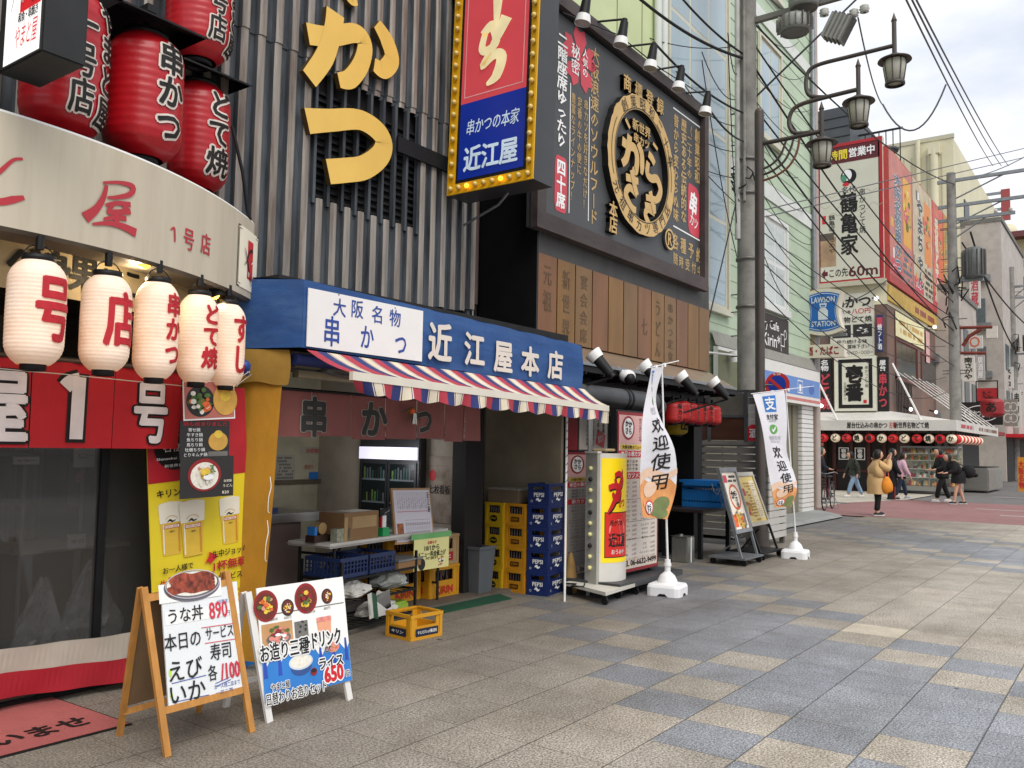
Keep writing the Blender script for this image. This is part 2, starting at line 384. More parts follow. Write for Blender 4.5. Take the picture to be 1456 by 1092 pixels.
RED = mat('asphalt_red', '#8d6865', .85, var=.1, scale=4, bump=.3, bscale=90, stain='#7c5552', stain_amt=.6, sscale=.6)
WHT = mat('road_paint', '#a9a4a1', .8, var=.15, scale=12, stain='#8b7d78', stain_amt=.8, sscale=8)
mb = MB(); x0 = TX0+42*TW
mb.poly([(x0, -16, -.006), (31.5, -16, -.006), (31.5, 6.4, -.006), (28, 7.4, -.006), (x0+.6, 7.4, -.006), (x0, 6.2, -.006)], RED)
for q in ((25.5, 3.0, 4.2, .22), (28.0, 3.9, 3.0, .16), (36.5, 4.5, 2.5, .18)): mb.box(q[0], q[0]+q[3], q[1]-q[2], q[1], -.0065, -.002, WHT)
mb.build('road'); tag(bpy.data.objects['road'], None, None, None, 'structure')
PALE = mat('concrete_pale', '#b5ae9f', .85, var=.1, scale=2, bump=.2, bscale=60, stain='#8f8778', stain_amt=.5)
mb = MB(); mb.poly([(x0+.6, 7.404, -.004), (28, 7.404, -.004), (31.5, 6.404, -.004), (36.6, 6.4, -.004), (36.6, 18, -.004), (x0+.6, 18, -.004)], PALE)
mb.box(27.2, 27.9, 7.3, 8.6, -.003, 0., TU); tag(mb.build('footpath'), None, None, None, 'structure')
SLAB = mat('concrete_slab', '#8d8f8d', .8, var=.08, scale=2.5, bump=.15, bscale=70, stain='#6f706c', stain_amt=.4)
mb = MB(); mb.box(0, 0, 0, 0, 0, 0, SLAB) if False else None
lo = [(14.75, 5.86), (21.7, 5.86), (22.4, 6.15), (23.4, 6.95), (14.75, 6.95)]; hi = [(14.75, 6.0), (21.5, 6.02), (22.2, 6.3), (23.2, 6.95), (14.75, 6.95)]
mb.poly([(x, y, .045) for x, y in hi], SLAB)
for i in range(4): a, b, c, d = lo[i], lo[i+1], hi[i+1], hi[i]; mb.quad((a[0], a[1], .002), (b[0], b[1], .002), (c[0], c[1], .045), (d[0], d[1], .045), SLAB)
tag(mb.build('path_ramp'), None, None, None, 'structure')
INFL = mat('shop_floor', '#6b6257', .7, var=.15, scale=3, stain='#2e2a25', stain_amt=.6, bump=.1)
mb = MB(); mb.box(-3, 7.83, 5.47, 10.4, .0, .035, INFL); mb.box(7.83, 13.9, 6.1, 10.4, .0, .035, INFL); tag(mb.build('floor_slab'), None, None, None, 'structure')

# ================================================================ shared materials
BLK = mat('black_metal', '#1b1b1c', .5, .3, var=.2); DBLK = mat('black_paint', '#101011', .6, var=.2)
STEEL = mat('stainless', '#b8b8b6', .3, .9, var=.08, scale=3, stretch=(1, 1, 14)); GALV = mat('galvanised', '#8e9193', .45, .7, var=.12, scale=8)
WHITE = mat('white_plastic', '#e6e6e4', .45, var=.05, stain='#b7b3aa', stain_amt=.35, sscale=5)
PAPER = mat('paper_white', '#e9e8e4', .7, var=.03); CREAM = mat('cream_print', '#efe6cf', .65, var=.04)
CRED = P('#c8232c'); CBLK = P('#141414'); CWHT = P('#ececea'); CBLU = P('#2b4fae'); CGOLD = mat('gold_paint', '#c9a769', .45, var=.08)
WOODD = mat('dark_wood', '#35231b', .55, var=.3, scale=4, stretch=(1, 1, .15), bump=.15); WOODL = mat('pine_wood', '#b7803f', .5, var=.16, scale=6, stretch=(6, 6, .6), bump=.1)
CONC = mat('concrete', '#8b8882', .85, var=.12, scale=4, bump=.25, bscale=50, stain='#54514d', stain_amt=.6, sscale=2.2)

# ================================================================ ROW OF SHOPS: the kushikatsu shop building in the middle
kb = thing('shop_building', 'shop building clad in dark weathered corrugated metal above the striped awning', 'building', (5.2, 5.5, 0))
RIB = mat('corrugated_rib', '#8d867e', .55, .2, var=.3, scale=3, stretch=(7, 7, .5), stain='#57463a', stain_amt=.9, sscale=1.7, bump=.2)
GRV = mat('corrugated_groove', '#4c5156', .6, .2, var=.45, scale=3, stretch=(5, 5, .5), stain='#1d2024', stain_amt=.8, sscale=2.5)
mb = MB(); yw = 5.3; pitch = .152; X0, X1 = 1.9, 6.54; VX0, VX1, VZ0, VZ1 = 4.45, 5.72, 3.5, 4.42
def rib(x, z0, z1, y, w=pitch):
    pr = [(0, 0), (.18, 0), (.26, -.035), (.36, -.048), (.62, -.048), (.72, -.035), (.82, 0), (1, 0)]
    for a in range(7):
        (u0, d0), (u1, d1) = pr[a], pr[a+1]
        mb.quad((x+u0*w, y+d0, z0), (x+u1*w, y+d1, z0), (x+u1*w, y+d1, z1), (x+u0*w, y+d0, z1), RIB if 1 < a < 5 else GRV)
x = X0; rg = random.Random(5)
while x < X1-.01:
    zb = 2.72+max(0, (x-4.7))*.085+rg.uniform(-.012, .012)
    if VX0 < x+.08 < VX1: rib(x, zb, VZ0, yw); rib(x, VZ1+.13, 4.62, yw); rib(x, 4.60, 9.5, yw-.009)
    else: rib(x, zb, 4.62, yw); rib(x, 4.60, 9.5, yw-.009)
    x += pitch
mb.build('corrugated_wall', kb)
mb = MB(); VM = mat('louvre_dark', '#17181a', .6, .2, var=.25)
mb.box(VX0-.02, VX1+.05, yw+.09, yw+.1, VZ0-.05, VZ1+.15, DBLK)
for i in range(15): z = VZ0+.03+i*.061; mb.box(VX0, VX1+.03, yw+.02, yw+.075, z, z+.022, VM)
x = VX0+.04
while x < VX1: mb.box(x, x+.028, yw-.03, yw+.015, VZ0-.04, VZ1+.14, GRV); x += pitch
mb.box(5.4, 6.3, yw-.075, yw-.05, 4.13, 4.27, VM); mb.build('louvre_vent', kb)
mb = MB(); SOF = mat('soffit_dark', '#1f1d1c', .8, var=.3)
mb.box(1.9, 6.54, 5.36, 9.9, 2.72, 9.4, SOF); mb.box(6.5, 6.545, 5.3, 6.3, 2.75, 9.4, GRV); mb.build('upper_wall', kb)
IW = mat('inner_wall_tan', '#b8b096', .8, var=.1, scale=2, stain='#6a614e', stain_amt=.5); IW2 = mat('inner_wall_grey', '#6b655b', .8, var=.15, scale=2)
mb = MB(); mb.box(3.92, 8.3, 8.0, 8.1, .035, 2.7, IW); mb.box(3.86, 3.94, 5.4, 8.0, .03, 2.7, IW2); mb.box(3.92, 8.3, 7.94, 8.0, 1.07, 1.12, mat('ledge_wood', '#5b5140', .6)); mb.build('back_wall', kb)
mb = MB(); mb.box(7.05, 7.12, 5.86, 8.0, .035, 2.7, mat('inner_wall_buff', '#b5ab9a', .75, var=.1, scale=2, stain='#6d6252', stain_amt=.5)); mb.build('partition', kb)
mb = MB(); mb.box(7.0, 7.3, 5.68, 5.86, .035, 2.7, mat('pillar_dark', '#1f1c1a', .7)); mb.build('pillar', kb)
BG = mat('beige_board', '#8f8470', .75, var=.1, scale=2, stain='#6b614f', stain_amt=.5)
mb = MB(); mb.box(7.95, 8.0, 5.12, 6.17, .005, 1.6, BG); mb.box(7.955, 8.0, 5.12, 6.17, 1.601, 2.5, BG); mb.box(7.96, 8.02, 6.17, 6.75, .035, 2.5, IW2); mb.box(7.12, 8.0, 6.9, 6.95, .035, 2.5, DBLK); mb.build('side_wall', kb)
mb = MB(); mb.box(3.94, 7.8, 4.95, 5.35, 2.1, 2.75, SOF)
TIM = mat('old_timber', '#8d8068', .8, var=.2, scale=4)
for i in range(3): mb.box(4.05+i*.02, 4.75, 4.92-.02*i, 4.95, 2.16-i*.07, 2.21-i*.07, TIM)
mb.build('lintel', kb)
mb = MB(); RW = mat('recess_wall', '#2a2421', .7, .1, var=.3, scale=3, stretch=(6, 6, .5))
x = 6.55
while x < 7.8: mb.box(x, x+.11, 6.2, 6.26, 2.5, 9, RW); x += .14
mb.box(6.5, 7.9, 6.27, 6.4, 2.5, 9, DBLK); mb.build('recess_wall', kb)
mb = MB(); dp = [(7.35, 5.9, 3.1), (7.35, 5.9, 9)]; mb.pipe(dp, .045, mat('pipe_brown', '#4a3832', .5)); mb.pipe([(6.98, 6.0, 3.55), (7.2, 5.8, 3.2), (7.22, 5.8, 2.5)], .012, GALV); mb.build('drainpipe', kb)

# ================================================================ left restaurant with the curved fascia
FB = lambda x: 4.345+.19*(x-1.85)**2
def bandwarp(p):
    u, v, n = p; d = .38*(u-1.85); l = math.hypot(d, 1); return (u+n*d/l, FB(u)-n/l, v)
rb = thing('restaurant_building', 'restaurant building behind the curved fascia and the red door curtain', 'building', (2, 5.6, 0))
RWALL = mat('restaurant_wall', '#5c534a', .7, var=.3); RIN = mat('restaurant_inner', '#a89c8a', .8, var=.25, scale=1.5, stain='#2c2620', stain_amt=.7)
mb = MB(); mb.box(-3, 3.86, 7.9, 8.0, 0, 2.7, RIN); mb.box(3.78, 3.86, 5.36, 9.3, 0, 2.7, RWALL); mb.box(-3, 3.86, 5.36, 9.3, 2.6, 2.7, RWALL); mb.box(-3, -2.9, 5.36, 9.3, 0, 2.7, RWALL); mb.build('inner_wall', rb)
mb = MB(); mb.box(-3, 1.9, 5.4, 9.4, 2.7, 9.4, RWALL); mb.build('upper_wall', rb)
BEI = mat('beige_panel', '#c4b28c', .7, var=.08, scale=2, stain='#84734f', stain_amt=.4)
mb = MB(); mb.warp = lambda p: (p[0], FB(p[0])+.42-p[2], p[1]); mb.rect(.4, 3.6, 2.33, 2.62, BEI, 0, sub=.08)
BR = mat('brush_black', '#15120f', .6)
def brush(t, px, py, w, h, b=.035): p = hit(px, py, lambda x: FB(x)+.42); mb.text(t, p.x, p.z, w, h, BR, b, .006, sub=.05)
for t, px, py, s in (('べ', 35, 372, .2), ('身', 80, 385, .19), ('果', 120, 392, .2), ('し', 158, 408, .2), ('こ', 188, 405, .17), ('ま', 232, 418, .17), ('ご', 275, 432, .15)): brush(t, px, py, s, s*1.1)
mb.build('lettered_panel', rb)
mb = MB(); mb.warp = lambda p: (p[0], FB(p[0])+.1-p[2], p[1])
xs = [.3+i*.1 for i in range(36)]
mb.warp = None
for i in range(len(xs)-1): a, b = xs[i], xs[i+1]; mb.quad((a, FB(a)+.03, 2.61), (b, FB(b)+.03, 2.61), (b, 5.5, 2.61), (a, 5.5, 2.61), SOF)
mb.build('canopy_soffit', rb)
GLASS = mat('window_glass', (.085, .083, .078), .04, var=0, alpha=.42, spec=1.)  # grey base colour veils the panes in place of street reflections
mb = MB()
for a, b in ((-2.6, .9), (.95, 2.2), (2.25, 2.9), (2.95, 3.72)): mb.box(a, b, 5.33, 5.337, .02, 1.98, GLASS)
fr = mb.build('shop_window', rb)
mb = MB()
for x in (.9, 2.2, 2.9, 3.72): mb.box(x, x+.05, 5.31, 5.36, .02, 2.0, BLK)
mb.box(-2.6, 3.77, 5.31, 5.36, 1.98, 2.05, BLK); mb.box(-2.6, 3.77, 5.305, 5.36, .0, .03, BLK); mb.build('window_frame', fr)
# ================================================================ LEFT RESTAURANT: things on and in front of it
# ---- curved fascia sign
fs = thing('curved_fascia_sign', 'curved cream shop sign with thin red brush lettering above the white lanterns', 'sign', (2.2, 4.5, 2.55))
FAS = mat('fascia_cream', '#c4b9a4', .45, var=.06, scale=3, stretch=(3, 3, .35), stain='#9a8c74', stain_amt=.28, sscale=2.4)
FRED = mat('fascia_red', '#b3303a', .5, var=.05); FDK = mat('fascia_edge', '#5d564c', .5)
mb = MB(); mb.warp = bandwarp
mb.rect(.3, 3.8, 2.553, 3.1, FAS, 0, sub=.05)
us = [.3+i*.07 for i in range(51)]
for a, b in zip(us[:-1], us[1:]):
    mb.quad((a, 3.1, 0), (b, 3.1, 0), (b, 3.115, -.012), (a, 3.115, -.012), WHITE); mb.quad((a, 3.115, -.012), (b, 3.115, -.012), (b, 3.115, -.06), (a, 3.115, -.06), WHITE)
    mb.quad((a, 2.535, -.02), (b, 2.535, -.02), (b, 2.553, 0), (a, 2.553, 0), FDK); mb.quad((a, 2.54, -.25), (b, 2.54, -.25), (b, 2.535, -.02), (a, 2.535, -.02), FDK)
mb.quad((3.8, 2.54, 0), (3.8, 2.54, -.3), (3.8, 3.11, -.3), (3.8, 3.11, 0), FDK)
mb.quad((.3, 3.11, -.06), (3.8, 3.11, -.06), (3.8, 3.11, -.3), (.3, 3.11, -.3), FDK) if False else None
mb.build('fascia_panel', fs)
def ftxt(t, px, py, w, h, m=FRED, b=.012, sh=.12, n=.004): p = hit(px, py, FB); mb.text(t, p.x, p.z, w, h, m, b, n, sub=.05, shear=sh)
mb = MB(); mb.warp = bandwarp
q_ = lambda px, py: (hit(px, py, FB).x, hit(px, py, FB).z)
mb.stroke([q_(32, 226), q_(18, 228), q_(-2, 245), q_(-25, 258)], [.012, .016, .022, .03], FRED, .004); mb.stroke([q_(-22, 282), q_(0, 287), q_(18, 284), q_(34, 281)], [.03, .034, .036, .02], FRED, .004)
k_ = lambda *a: [q_(x/3.64, 250+y/3.64) for x, y in a]
for pts, ws in ((((530, 36), (620, 36), (684, 58), (668, 96), (600, 112), (552, 112)), (.012, .02, .035, .03, .022, .012)), (((548, 48), (532, 110), (494, 172), (436, 218)), (.02, .03, .04, .06)), (((542, 152), (600, 142), (672, 150)), (.015, .024, .03)), (((586, 150), (556, 186), (610, 188), (672, 186)), (.014, .026, .03, .03)), (((632, 160), (664, 186)), (.02, .035)), (((604, 188), (598, 250)), (.03, .034)), (((532, 224), (590, 216), (650, 222)), (.014, .026, .03)), (((474, 250), (560, 246), (630, 262), (700, 296)), (.012, .026, .036, .05))): mb.stroke(k_(*pts), list(ws), FRED, .004+.0006*len(mb.f) % .003)
for t, px, py in (('号', 268, 341), ('店', 292, 348)): ftxt(t, px, py, .105, .14, b=.018, sh=0)
mb.stroke([q_(242, 327), q_(247, 324), q_(248, 333), q_(248, 344)], [.008, .014, .014, .012], FRED, .004)
mb.build('lettering', fs)
mb = MB(); mb.warp = bandwarp
p0 = hit(337, 360, FB); p1 = hit(366, 372, FB); uc = (p0.x+p1.x)/2
mb.rect(p0.x, p1.x, 2.6, 3.02, CREAM, .004, sub=.05); mb.frame(p0.x, p1.x, 2.6, 3.02, .008, CBLK, .006); mb.frame(p0.x+.015, p1.x-.015, 2.62, 3.0, .005, CBLK, .006)
mb.rect(uc-.02, uc+.07, 2.68, 2.95, CRED, .007, sub=.05)
mb.stroke([(uc-.075, 2.88), (uc-.03, 2.8), (uc+.01, 2.72), (uc+.05, 2.64)], [.006, .014, .016, .004], CBLK, .011); mb.stroke([(uc-.08, 2.76), (uc-.04, 2.8), (uc+.0, 2.87), (uc+.05, 2.89)], [.004, .01, .016, .03], CBLK, .012)
mb.stroke([(uc+.03, 2.79), (uc+.06, 2.81)], [.004, .012], CWHT, .012); mb.text('旬', uc-.005, 2.71, .025, .04, CWHT, .01, .010)
mb.build('emblem', fs)
mb = MB(); mb.pipe([at(330, 180, Y=5.0), at(345, 245, Y=5.0), at(352, 300, Y=5.0), hit(356, 312, FB)], .012, BLK); mb.build('stay_rod', fs)

# ---- lanterns
def lantern(name, label, cat, c, r, h, paper, text, tm, a0, size, col=BLK, ribs=18, out=None, cols=None, group=None, hook=.08, bold=.04, capr=.45, outb=.07):
    """paper lantern hanging with its middle at c"""
    o = thing(name, label, cat, c, 0, group); hh = h/2; cx, cy, cz = c
    def rad(z):
        q = min(1, abs(z)/hh); return r*(1-.02*q-.43*max(0, (q-.55)/.45)**2.6)
    pr = []; k = ribs*4
    for i in range(k+1): z = -hh+h*i/k; pr.append((rad(z)*(1-.012*(.5-.5*math.cos(2*math.pi*i/4))), z))
    mb = MB(at_rot(cx, cy, cz, 0)); mb.lathe(pr, paper, n=36); shade = mb.build('paper_shade', o)
    mb = MB(at_rot(cx, cy, cz, 0)); rc = rad(hh)
    mb.lathe([(rc*.6, hh-.005), (rc*1.04, hh-.005), (rc*1.04, hh+.028), (rc*.7, hh+.03)], col, n=28); mb.build('top_ring', o)
    mb = MB(at_rot(cx, cy, cz, 0)); mb.lathe([(rc*.8, -hh+.004), (rc*.8, -hh-.028), (rc*.66, -hh-.03), (rc*.66, -hh+.002)], col, n=28); mb.build('bottom_ring', o)
    if hook:
        mb = MB(at_rot(cx, cy, cz, 0)); pts = [(rc*math.cos(t), 0, hh+.02+hook*.9*math.sin(t)) for t in [math.pi*i/8 for i in range(9)]]
        mb.pipe(pts, .0035, BLK, 5); mb.tube((0, 0, hh+hook*.85), (0, 0, hh+hook+.06), .02, BLK, 8); mb.build('hanger', o)
    mb = MB(at_rot(cx, cy, cz, 0))
    mb.warp = lambda p: ((rad(p[1])+p[2])*math.cos(a0+p[0]/r), (rad(p[1])+p[2])*math.sin(a0+p[0]/r), p[1])
    for (t, u, v, w_, h_) in text: mb.text(t, u, v, w_, h_, tm, bold, .003, vert=True, sub=.05, out=out, outb=outb)
    if text: mb.build('lettering', shade)
    return o
WPAP = mat('lantern_paper_white', '#efdccb', .75, var=.05, scale=2.5, emit=.1, ecol='#ffb877', stain='#e0ab7e', stain_amt=.4, sscale=3.6, bump=.25, bscale=10)  # orange blotches put the inner bulb's glow into the paper colour
LRED = mat('lantern_letter_red', '#b81f2b', .6)
WL = [(51, 445, 82, 148, [('号', .01, .01, .2, .34)], 'white paper lantern with one large red character, nearest the photo edge'), (150, 460, 71, 134, [('店', .01, .01, .2, .3)], 'white paper lantern marked with the red character for shop'),
      (222, 470, 64, 136, [('串かつ', .02, -.0, .12, .42)], 'white paper lantern with three red characters in a small column'), (281, 482, 58, 124, [('どて焼', .0, .01, .13, .4)], 'glowing white paper lantern with red characters, overlapping the last one'),
      (322, 491, 54, 116, [('すし', .01, .0, .14, .4)], 'white paper lantern with two red characters beside the blue bundle')]
for px, py, wpx, hpx, tx, lab in WL:
    p = hit(px, py-70, lambda x: FB(x)+.02); q = at(px, py, Y=p.y); d = (q-Vector((0, 0, EYE))).dot(_F2)
    lantern('paper_lantern', lab, 'lantern', q, wpx*d/F_PX*.475, hpx*d/F_PX, WPAP, tx, LRED, R(-80), 0, group='white lanterns under the curved sign', bold=.045, ribs=26, hook=.07)
RPAP = mat('lantern_paper_red', '#b3101c', .4, var=.14, scale=3.5, coat=.2, bump=.22, bscale=9, stain='#8d0d16', stain_amt=.4, sscale=3)
LB = mat('lantern_letter_black', '#16130f', .55); LW = mat('lantern_letter_white', '#ded3c8', .6)
RL = [(92, 92, 4.75, .44, .82, [('やまと屋', .085, .0, .15, .72), ('一号店', -.08, -.03, .14, .6)], 'big red lantern half hidden behind the black light box', -70),
      (204, 141, 5.15, .45, .74, [('串かつ', .0, .0, .19, .6)], 'big red lantern with three outlined characters, second from the photo edge', -78),
      (281, 197, 6.0, .43, .74, [('どて焼', .0, .0, .19, .6)], 'big red lantern under the lower hood beside the corrugated wall', -82),
      (284, 14, 5.9, .44, .74, [('やまと屋', .08, .0, .15, .66), ('一号店', -.09, .0, .14, .56)], 'big red lantern highest on the wall and cut by the photo top', -66)]
HOOD = mat('hood_black', '#141415', .5, .3, var=.2)
for i, (px, py, d, w_, h_, tx, lab, a0) in enumerate(RL):
    c = at(px, py, d=d)
    lantern('red_lantern', lab, 'lantern', c, w_/2, h_, RPAP, tx, LB, R(a0), 0, out=LW, group='big red lanterns above the curved sign', ribs=16, hook=.04, bold=.03, outb=.075)
    if i: # hood of black sheet on a bracket back to the wall
        o = thing('lantern_hood', ('', 'black sheet hood over the middle big red lantern', 'black sheet hood over the lowest red lantern by the corrugated wall', 'black sheet hood over the topmost red lantern')[i], 'hood', c+Vector((0, .1, h_/2+.06)), 0, 'hoods over the big red lanterns')
        mb = MB(); z = c.z+h_/2+.03; x0, x1, y0, y1 = c.x-.3, c.x+.24, c.y-.27, 5.28
        mb.add([(x0, y0, z), (x1, y0, z), (x1, y0+.3, z+.13), (x0, y0+.3, z+.13), (x0, y0, z-.012), (x1, y0, z-.012), (x1, y0+.3, z+.116), (x0, y0+.3, z+.116), (x0, y0+.62, z), (x1, y0+.62, z)],
               [(0, 1, 2, 3), (7, 6, 5, 4), (0, 4, 5, 1), (0, 3, 7, 4), (1, 5, 6, 2), (3, 2, 9, 8), (0, 3, 8), (1, 9, 2)], HOOD); mb.build('hood_sheet', o)
        mb = MB(); mb.box(c.x-.03, c.x+.03, c.y-.05, y1, z+.125, z+.17, BLK); mb.tube((c.x, y1, z-.25), (c.x, c.y+.1, z+.12), .018, BLK, 8); mb.build('bracket', o)
# ---- black light box sign
lb = thing('light_box_sign', 'black box sign with lit white and red face at the top edge', 'sign', (1.72, 3.5, 3.4))
c = at(58, 72, X=1.75); zb = c.z; y1 = at(5, 102, X=1.75).y; x2 = at(122, 96, Y=c.y).x
mb = MB(); mb.rbox(1.75, x2, c.y, y1+.07, zb, zb+1.1, mat('box_black', '#1b1c1c', .55, var=.25, stain='#2b2c2c', stain_amt=.5), .008); mb.build('case', lb)
LIT = mat('lit_white', '#f0efec', .4, var=.03, emit=.45); LITR = mat('lit_red', '#cf1f27', .4, emit=.3, var=.05)
mb = MB(gable(1.75, 0)); ua, ub = -y1+.0, -c.y-.01
mb.rect(ua, ub, zb+.012, zb+1.08, LIT, .004); w_ = ub-ua; mb.rect(ua+w_*.42, ub-.005, zb+.23, zb+1.05, LITR, .006)
mb.stroke([(ua+w_*.2, zb+.48), (ua+w_*.45, zb+.42), (ua+w_*.65, zb+.34), (ua+w_*.8, zb+.25)], [.006, .03, .045, .01], CBLK, .011); mb.stroke([(ua+w_*.2, zb+.25), (ua+w_*.4, zb+.45), (ua+w_*.55, zb+.6)], [.003, .01, .04], CBLK, .012); mb.stroke([(ua+w_*.7, zb+.45), (ua+w_*.95, zb+.55)], [.006, .03], LIT, .012)
mb.text('旬', ua+w_*.5, zb+.3, .04, .07, CWHT, .02, .012)
mb.text('和食・串焼き', ua+w_*.7, zb+.2, w_*.55, .05, CBLK, .01, .012); mb.text('やまと屋', ua+w_*.66, zb+.11, w_*.62, .12, LITR, .0, .012, shear=.1); mb.build('lit_face', lb)
mb = MB(); mb.box(1.8, 1.86, c.y+.25, 5.3, zb+.9, zb+.96, BLK); mb.box(1.8, 1.86, c.y+.25, 5.3, zb+.2, zb+.26, BLK); mb.build('bracket', lb)
# ---- door curtain (red) and its rod
NR = mat('curtain_red', '#b01a22', .8, var=.08, scale=3); NW = mat('curtain_print_white', '#d9cdca', .8); NB = mat('curtain_print_black', '#181312', .8)
nc = thing('door_curtain', 'red door curtain with big white outlined characters behind the lanterns', 'curtain', (2.4, 4.98, 1.5))
def wav(p): return (p[0], 4.98-p[2]-.018*math.sin(p[0]*9)*(2.05-p[1])-.008*math.sin(p[0]*23+1), p[1])
mb = MB(); mb.warp = wav
e_ = XZ(256, 590, 4.98)[0]; s1_ = XZ(42, 590, 4.98)[0]; s2_ = XZ(160, 590, 4.98)[0]; zt_ = XZ(100, 513, 4.98)[1]; zb_ = XZ(100, 637, 4.98)[1]
for a, b in ((.9, 1.6), (1.61, s1_-.004), (s1_+.004, s2_-.002), (s2_+.002, e_)): mb.rect(a, b, zb_, zt_, NR, 0, sub=.05)
for t, px, py, w_, h_ in (('屋', -6, 578, .34, .42), ('号', 214, 588, .24, .4)):
    x, z = XZ(px, py, 4.98); mb.text(t, x, z, w_, h_, NW, .04, .002, out=NB, outb=.05, sub=.06, dn=.0006)
x, z = XZ(104, 580, 4.98)
for w_, m, n in ((.125, NB, .003), (.085, NW, .009)): mb.stroke([(x-.06, z+.115), (x-.03, z+.145), (x+.03, z+.165)], [w_*.95, w_, w_], m, n); mb.stroke([(x+.025, z+.2-(.02 if n > .005 else 0)), (x+.025, z+.06), (x+.025, z-.06), (x+.025, z-.2+(.02 if n > .005 else 0))], w_, m, n+.0008)
mb.build('cloth', nc)
mb = MB(); mb.tube((.8, 4.98, zt_), (e_+.05, 4.98, zt_), .014, mat('rod_brown', '#4a3a30', .5), 8); mb.build('rod', nc)
mb = MB(); q = [XZ(px, py, 4.9) for px, py in ((-40, 520), (30, 527), (90, 532), (140, 537), (200, 543), (262, 549), (335, 541), (355, 528))]; mb.pipe([(x, 4.9, z) for x, z in q], .003, mat('string_white', '#c8c0b2', .8), 5); tag(mb.build('string'), 'thin white string sagging across the red door curtain', 'string')
# ---- bottom curtain
bc = thing('weather_skirt', 'white and red vinyl skirt hanging along the bottom of the shop window', 'curtain', (2.4, 5.22, .05))
VW = mat('vinyl_white', '#b4aa9c', .5, var=.08, stain='#8d8274', stain_amt=.4); VR = mat('vinyl_red', '#a2202c', .45, var=.08)
def sk(p): return (p[0], 5.2-.05*(p[0]-2.4)-p[2]-.012*math.sin(p[0]*7)-.012*math.sin(p[0]*17+p[1]*9), p[1]+.0)
mb = MB(); mb.warp = sk
for a in [-.6+i*.03 for i in range(129)]:
    b = a+.03; f = lambda x: .085-.045*(x-2.37)/.8; g = lambda x: .225-.04*(x-2.37)/.8; h = lambda x: .36-.02*(x-2.37)/.8
    mb.quad((a, f(a), 0), (b, f(b), 0), (b, g(b), 0), (a, g(a), 0), VR); mb.quad((a, g(a), 0), (b, g(b), 0), (b, h(b), 0), (a, h(a), 0), VW)
mb.build('vinyl_sheet', bc)
# ---- spot lamps under the fascia
def glow(o, p, w_, col=(1, .8, .5), r=.03):
    l = bpy.data.lights.new('lamp_light', 'POINT'); l.energy = w_; l.color = col; l.shadow_soft_size = r; q = bpy.data.objects.new('lamp_light', l); COL.objects.link(q); q.location = Vector(p)-WM(o).translation; q.parent = o
BULB = mat('bulb_lit', '#ffcf6a', .4, emit=2.2, ecol='#ffb63d')
for px, py, lab, k in ((205, 376, 'small bulb lamp lit yellow under the curved sign between two lanterns', 0), (308, 425, 'clamp spot lamp shining down beside the last white lanterns', 1)):
    c = hit(px, py, lambda x: FB(x)+.06); o = thing('spot_lamp', lab, 'lamp', c)
    if k == 0: mb = MB(); mb.ball(c, .032, BULB, sc=(1.2, 1, .8)); mb.build('bulb', o); glow(o, c+Vector((0, .08, -.06)), 3); mb = MB(); mb.tube(c+Vector((.02, .02, .02)), c+Vector((.05, .1, .09)), .02, BLK); mb.build('holder', o)
    else:
        mb = MB(); d = Vector((.25, -.35, -.9)).normalized(); mb.tube(c-d*.09, c, .03, HOOD, 16, .06, caps=False); mb.tube(c-d*.16, c-d*.09, .02, HOOD, 10); mb.build('reflector', o)
        mb = MB(); mb.ball(c-d*.03, .03, BULB); mb.build('bulb', o); glow(o, c+d*.06, 2)
# ---- posters hung at the entrance
def panel(name, label, cat, px4, Y, thick=.004, m=PAPER, tilt=0):
    """flat sheet at distance Y whose corners (tl, tr, br, bl) were measured in the survey photograph"""
    q = [at(x, y, Y=Y) for x, y in px4]; o = thing(name, label, cat, (q[3]+q[2])/2)
    u = ((q[1]-q[0])+(q[2]-q[3])); v = ((q[0]-q[3])+(q[1]-q[2])); W_ = ((q[1]-q[0]).length+(q[2]-q[3]).length)/2; H_ = ((q[0]-q[3]).length+(q[1]-q[2]).length)/2
    M = plane((0, 0, 0), u, v); c = sum(q, Vector())/4; M.translation = c
    mb = MB(M); mb.box(-W_/2, W_/2, -H_/2, H_/2, -thick, 0, m); return o, mb, W_, H_
YEL = mat('print_yellow', '#e3cb25', .5, var=.05, scale=4); PRED = mat('print_red', '#b3202c', .5); PBLU = mat('print_blue', '#1f73b8', .5); BEER = mat('print_beer', '#dcb53c', .5, var=.12); FOAM = mat('print_foam', '#e8e2cf', .6, var=.05); AMB = mat('print_amber', '#c98b1f', .5)
o, mb, w_, h_ = panel('beer_banner', 'yellow beer banner with red top hanging beside the red door curtain', 'banner', ((184, 560), (322, 552), (386, 957), (243, 1004)), 5.06, .006, YEL)
k = h_/2; mb.rect(-w_/2, w_/2, k*.42, k, PRED, .002); mb.rect(-w_/2, w_/2, -k, -k*.46, PBLU, .002)
mb.disc(-w_*.24, k*.64, w_*.2, w_*.2, CBLK, .004); mb.text('新世界', -w_*.24, k*.73, w_*.26, .05, CREAM, .0, .006); mb.text('名物！', -w_*.23, k*.635, w_*.26, .06, CWHT, .02, .006); mb.text('Shinsekai special!', -w_*.24, k*.565, w_*.36, .022, CWHT, 0, .006); mb.text('新世界名物', -w_*.24, k*.52, w_*.22, .022, CWHT, 0, .006)
mb.text('やまとや', w_*.06, k*.66, .06, .25, AMB, .03, .005, vert=True)
mb.text('キリン一番搾り', -w_*.16, k*.35, w_*.55, .055, CBLK, .02, .005)
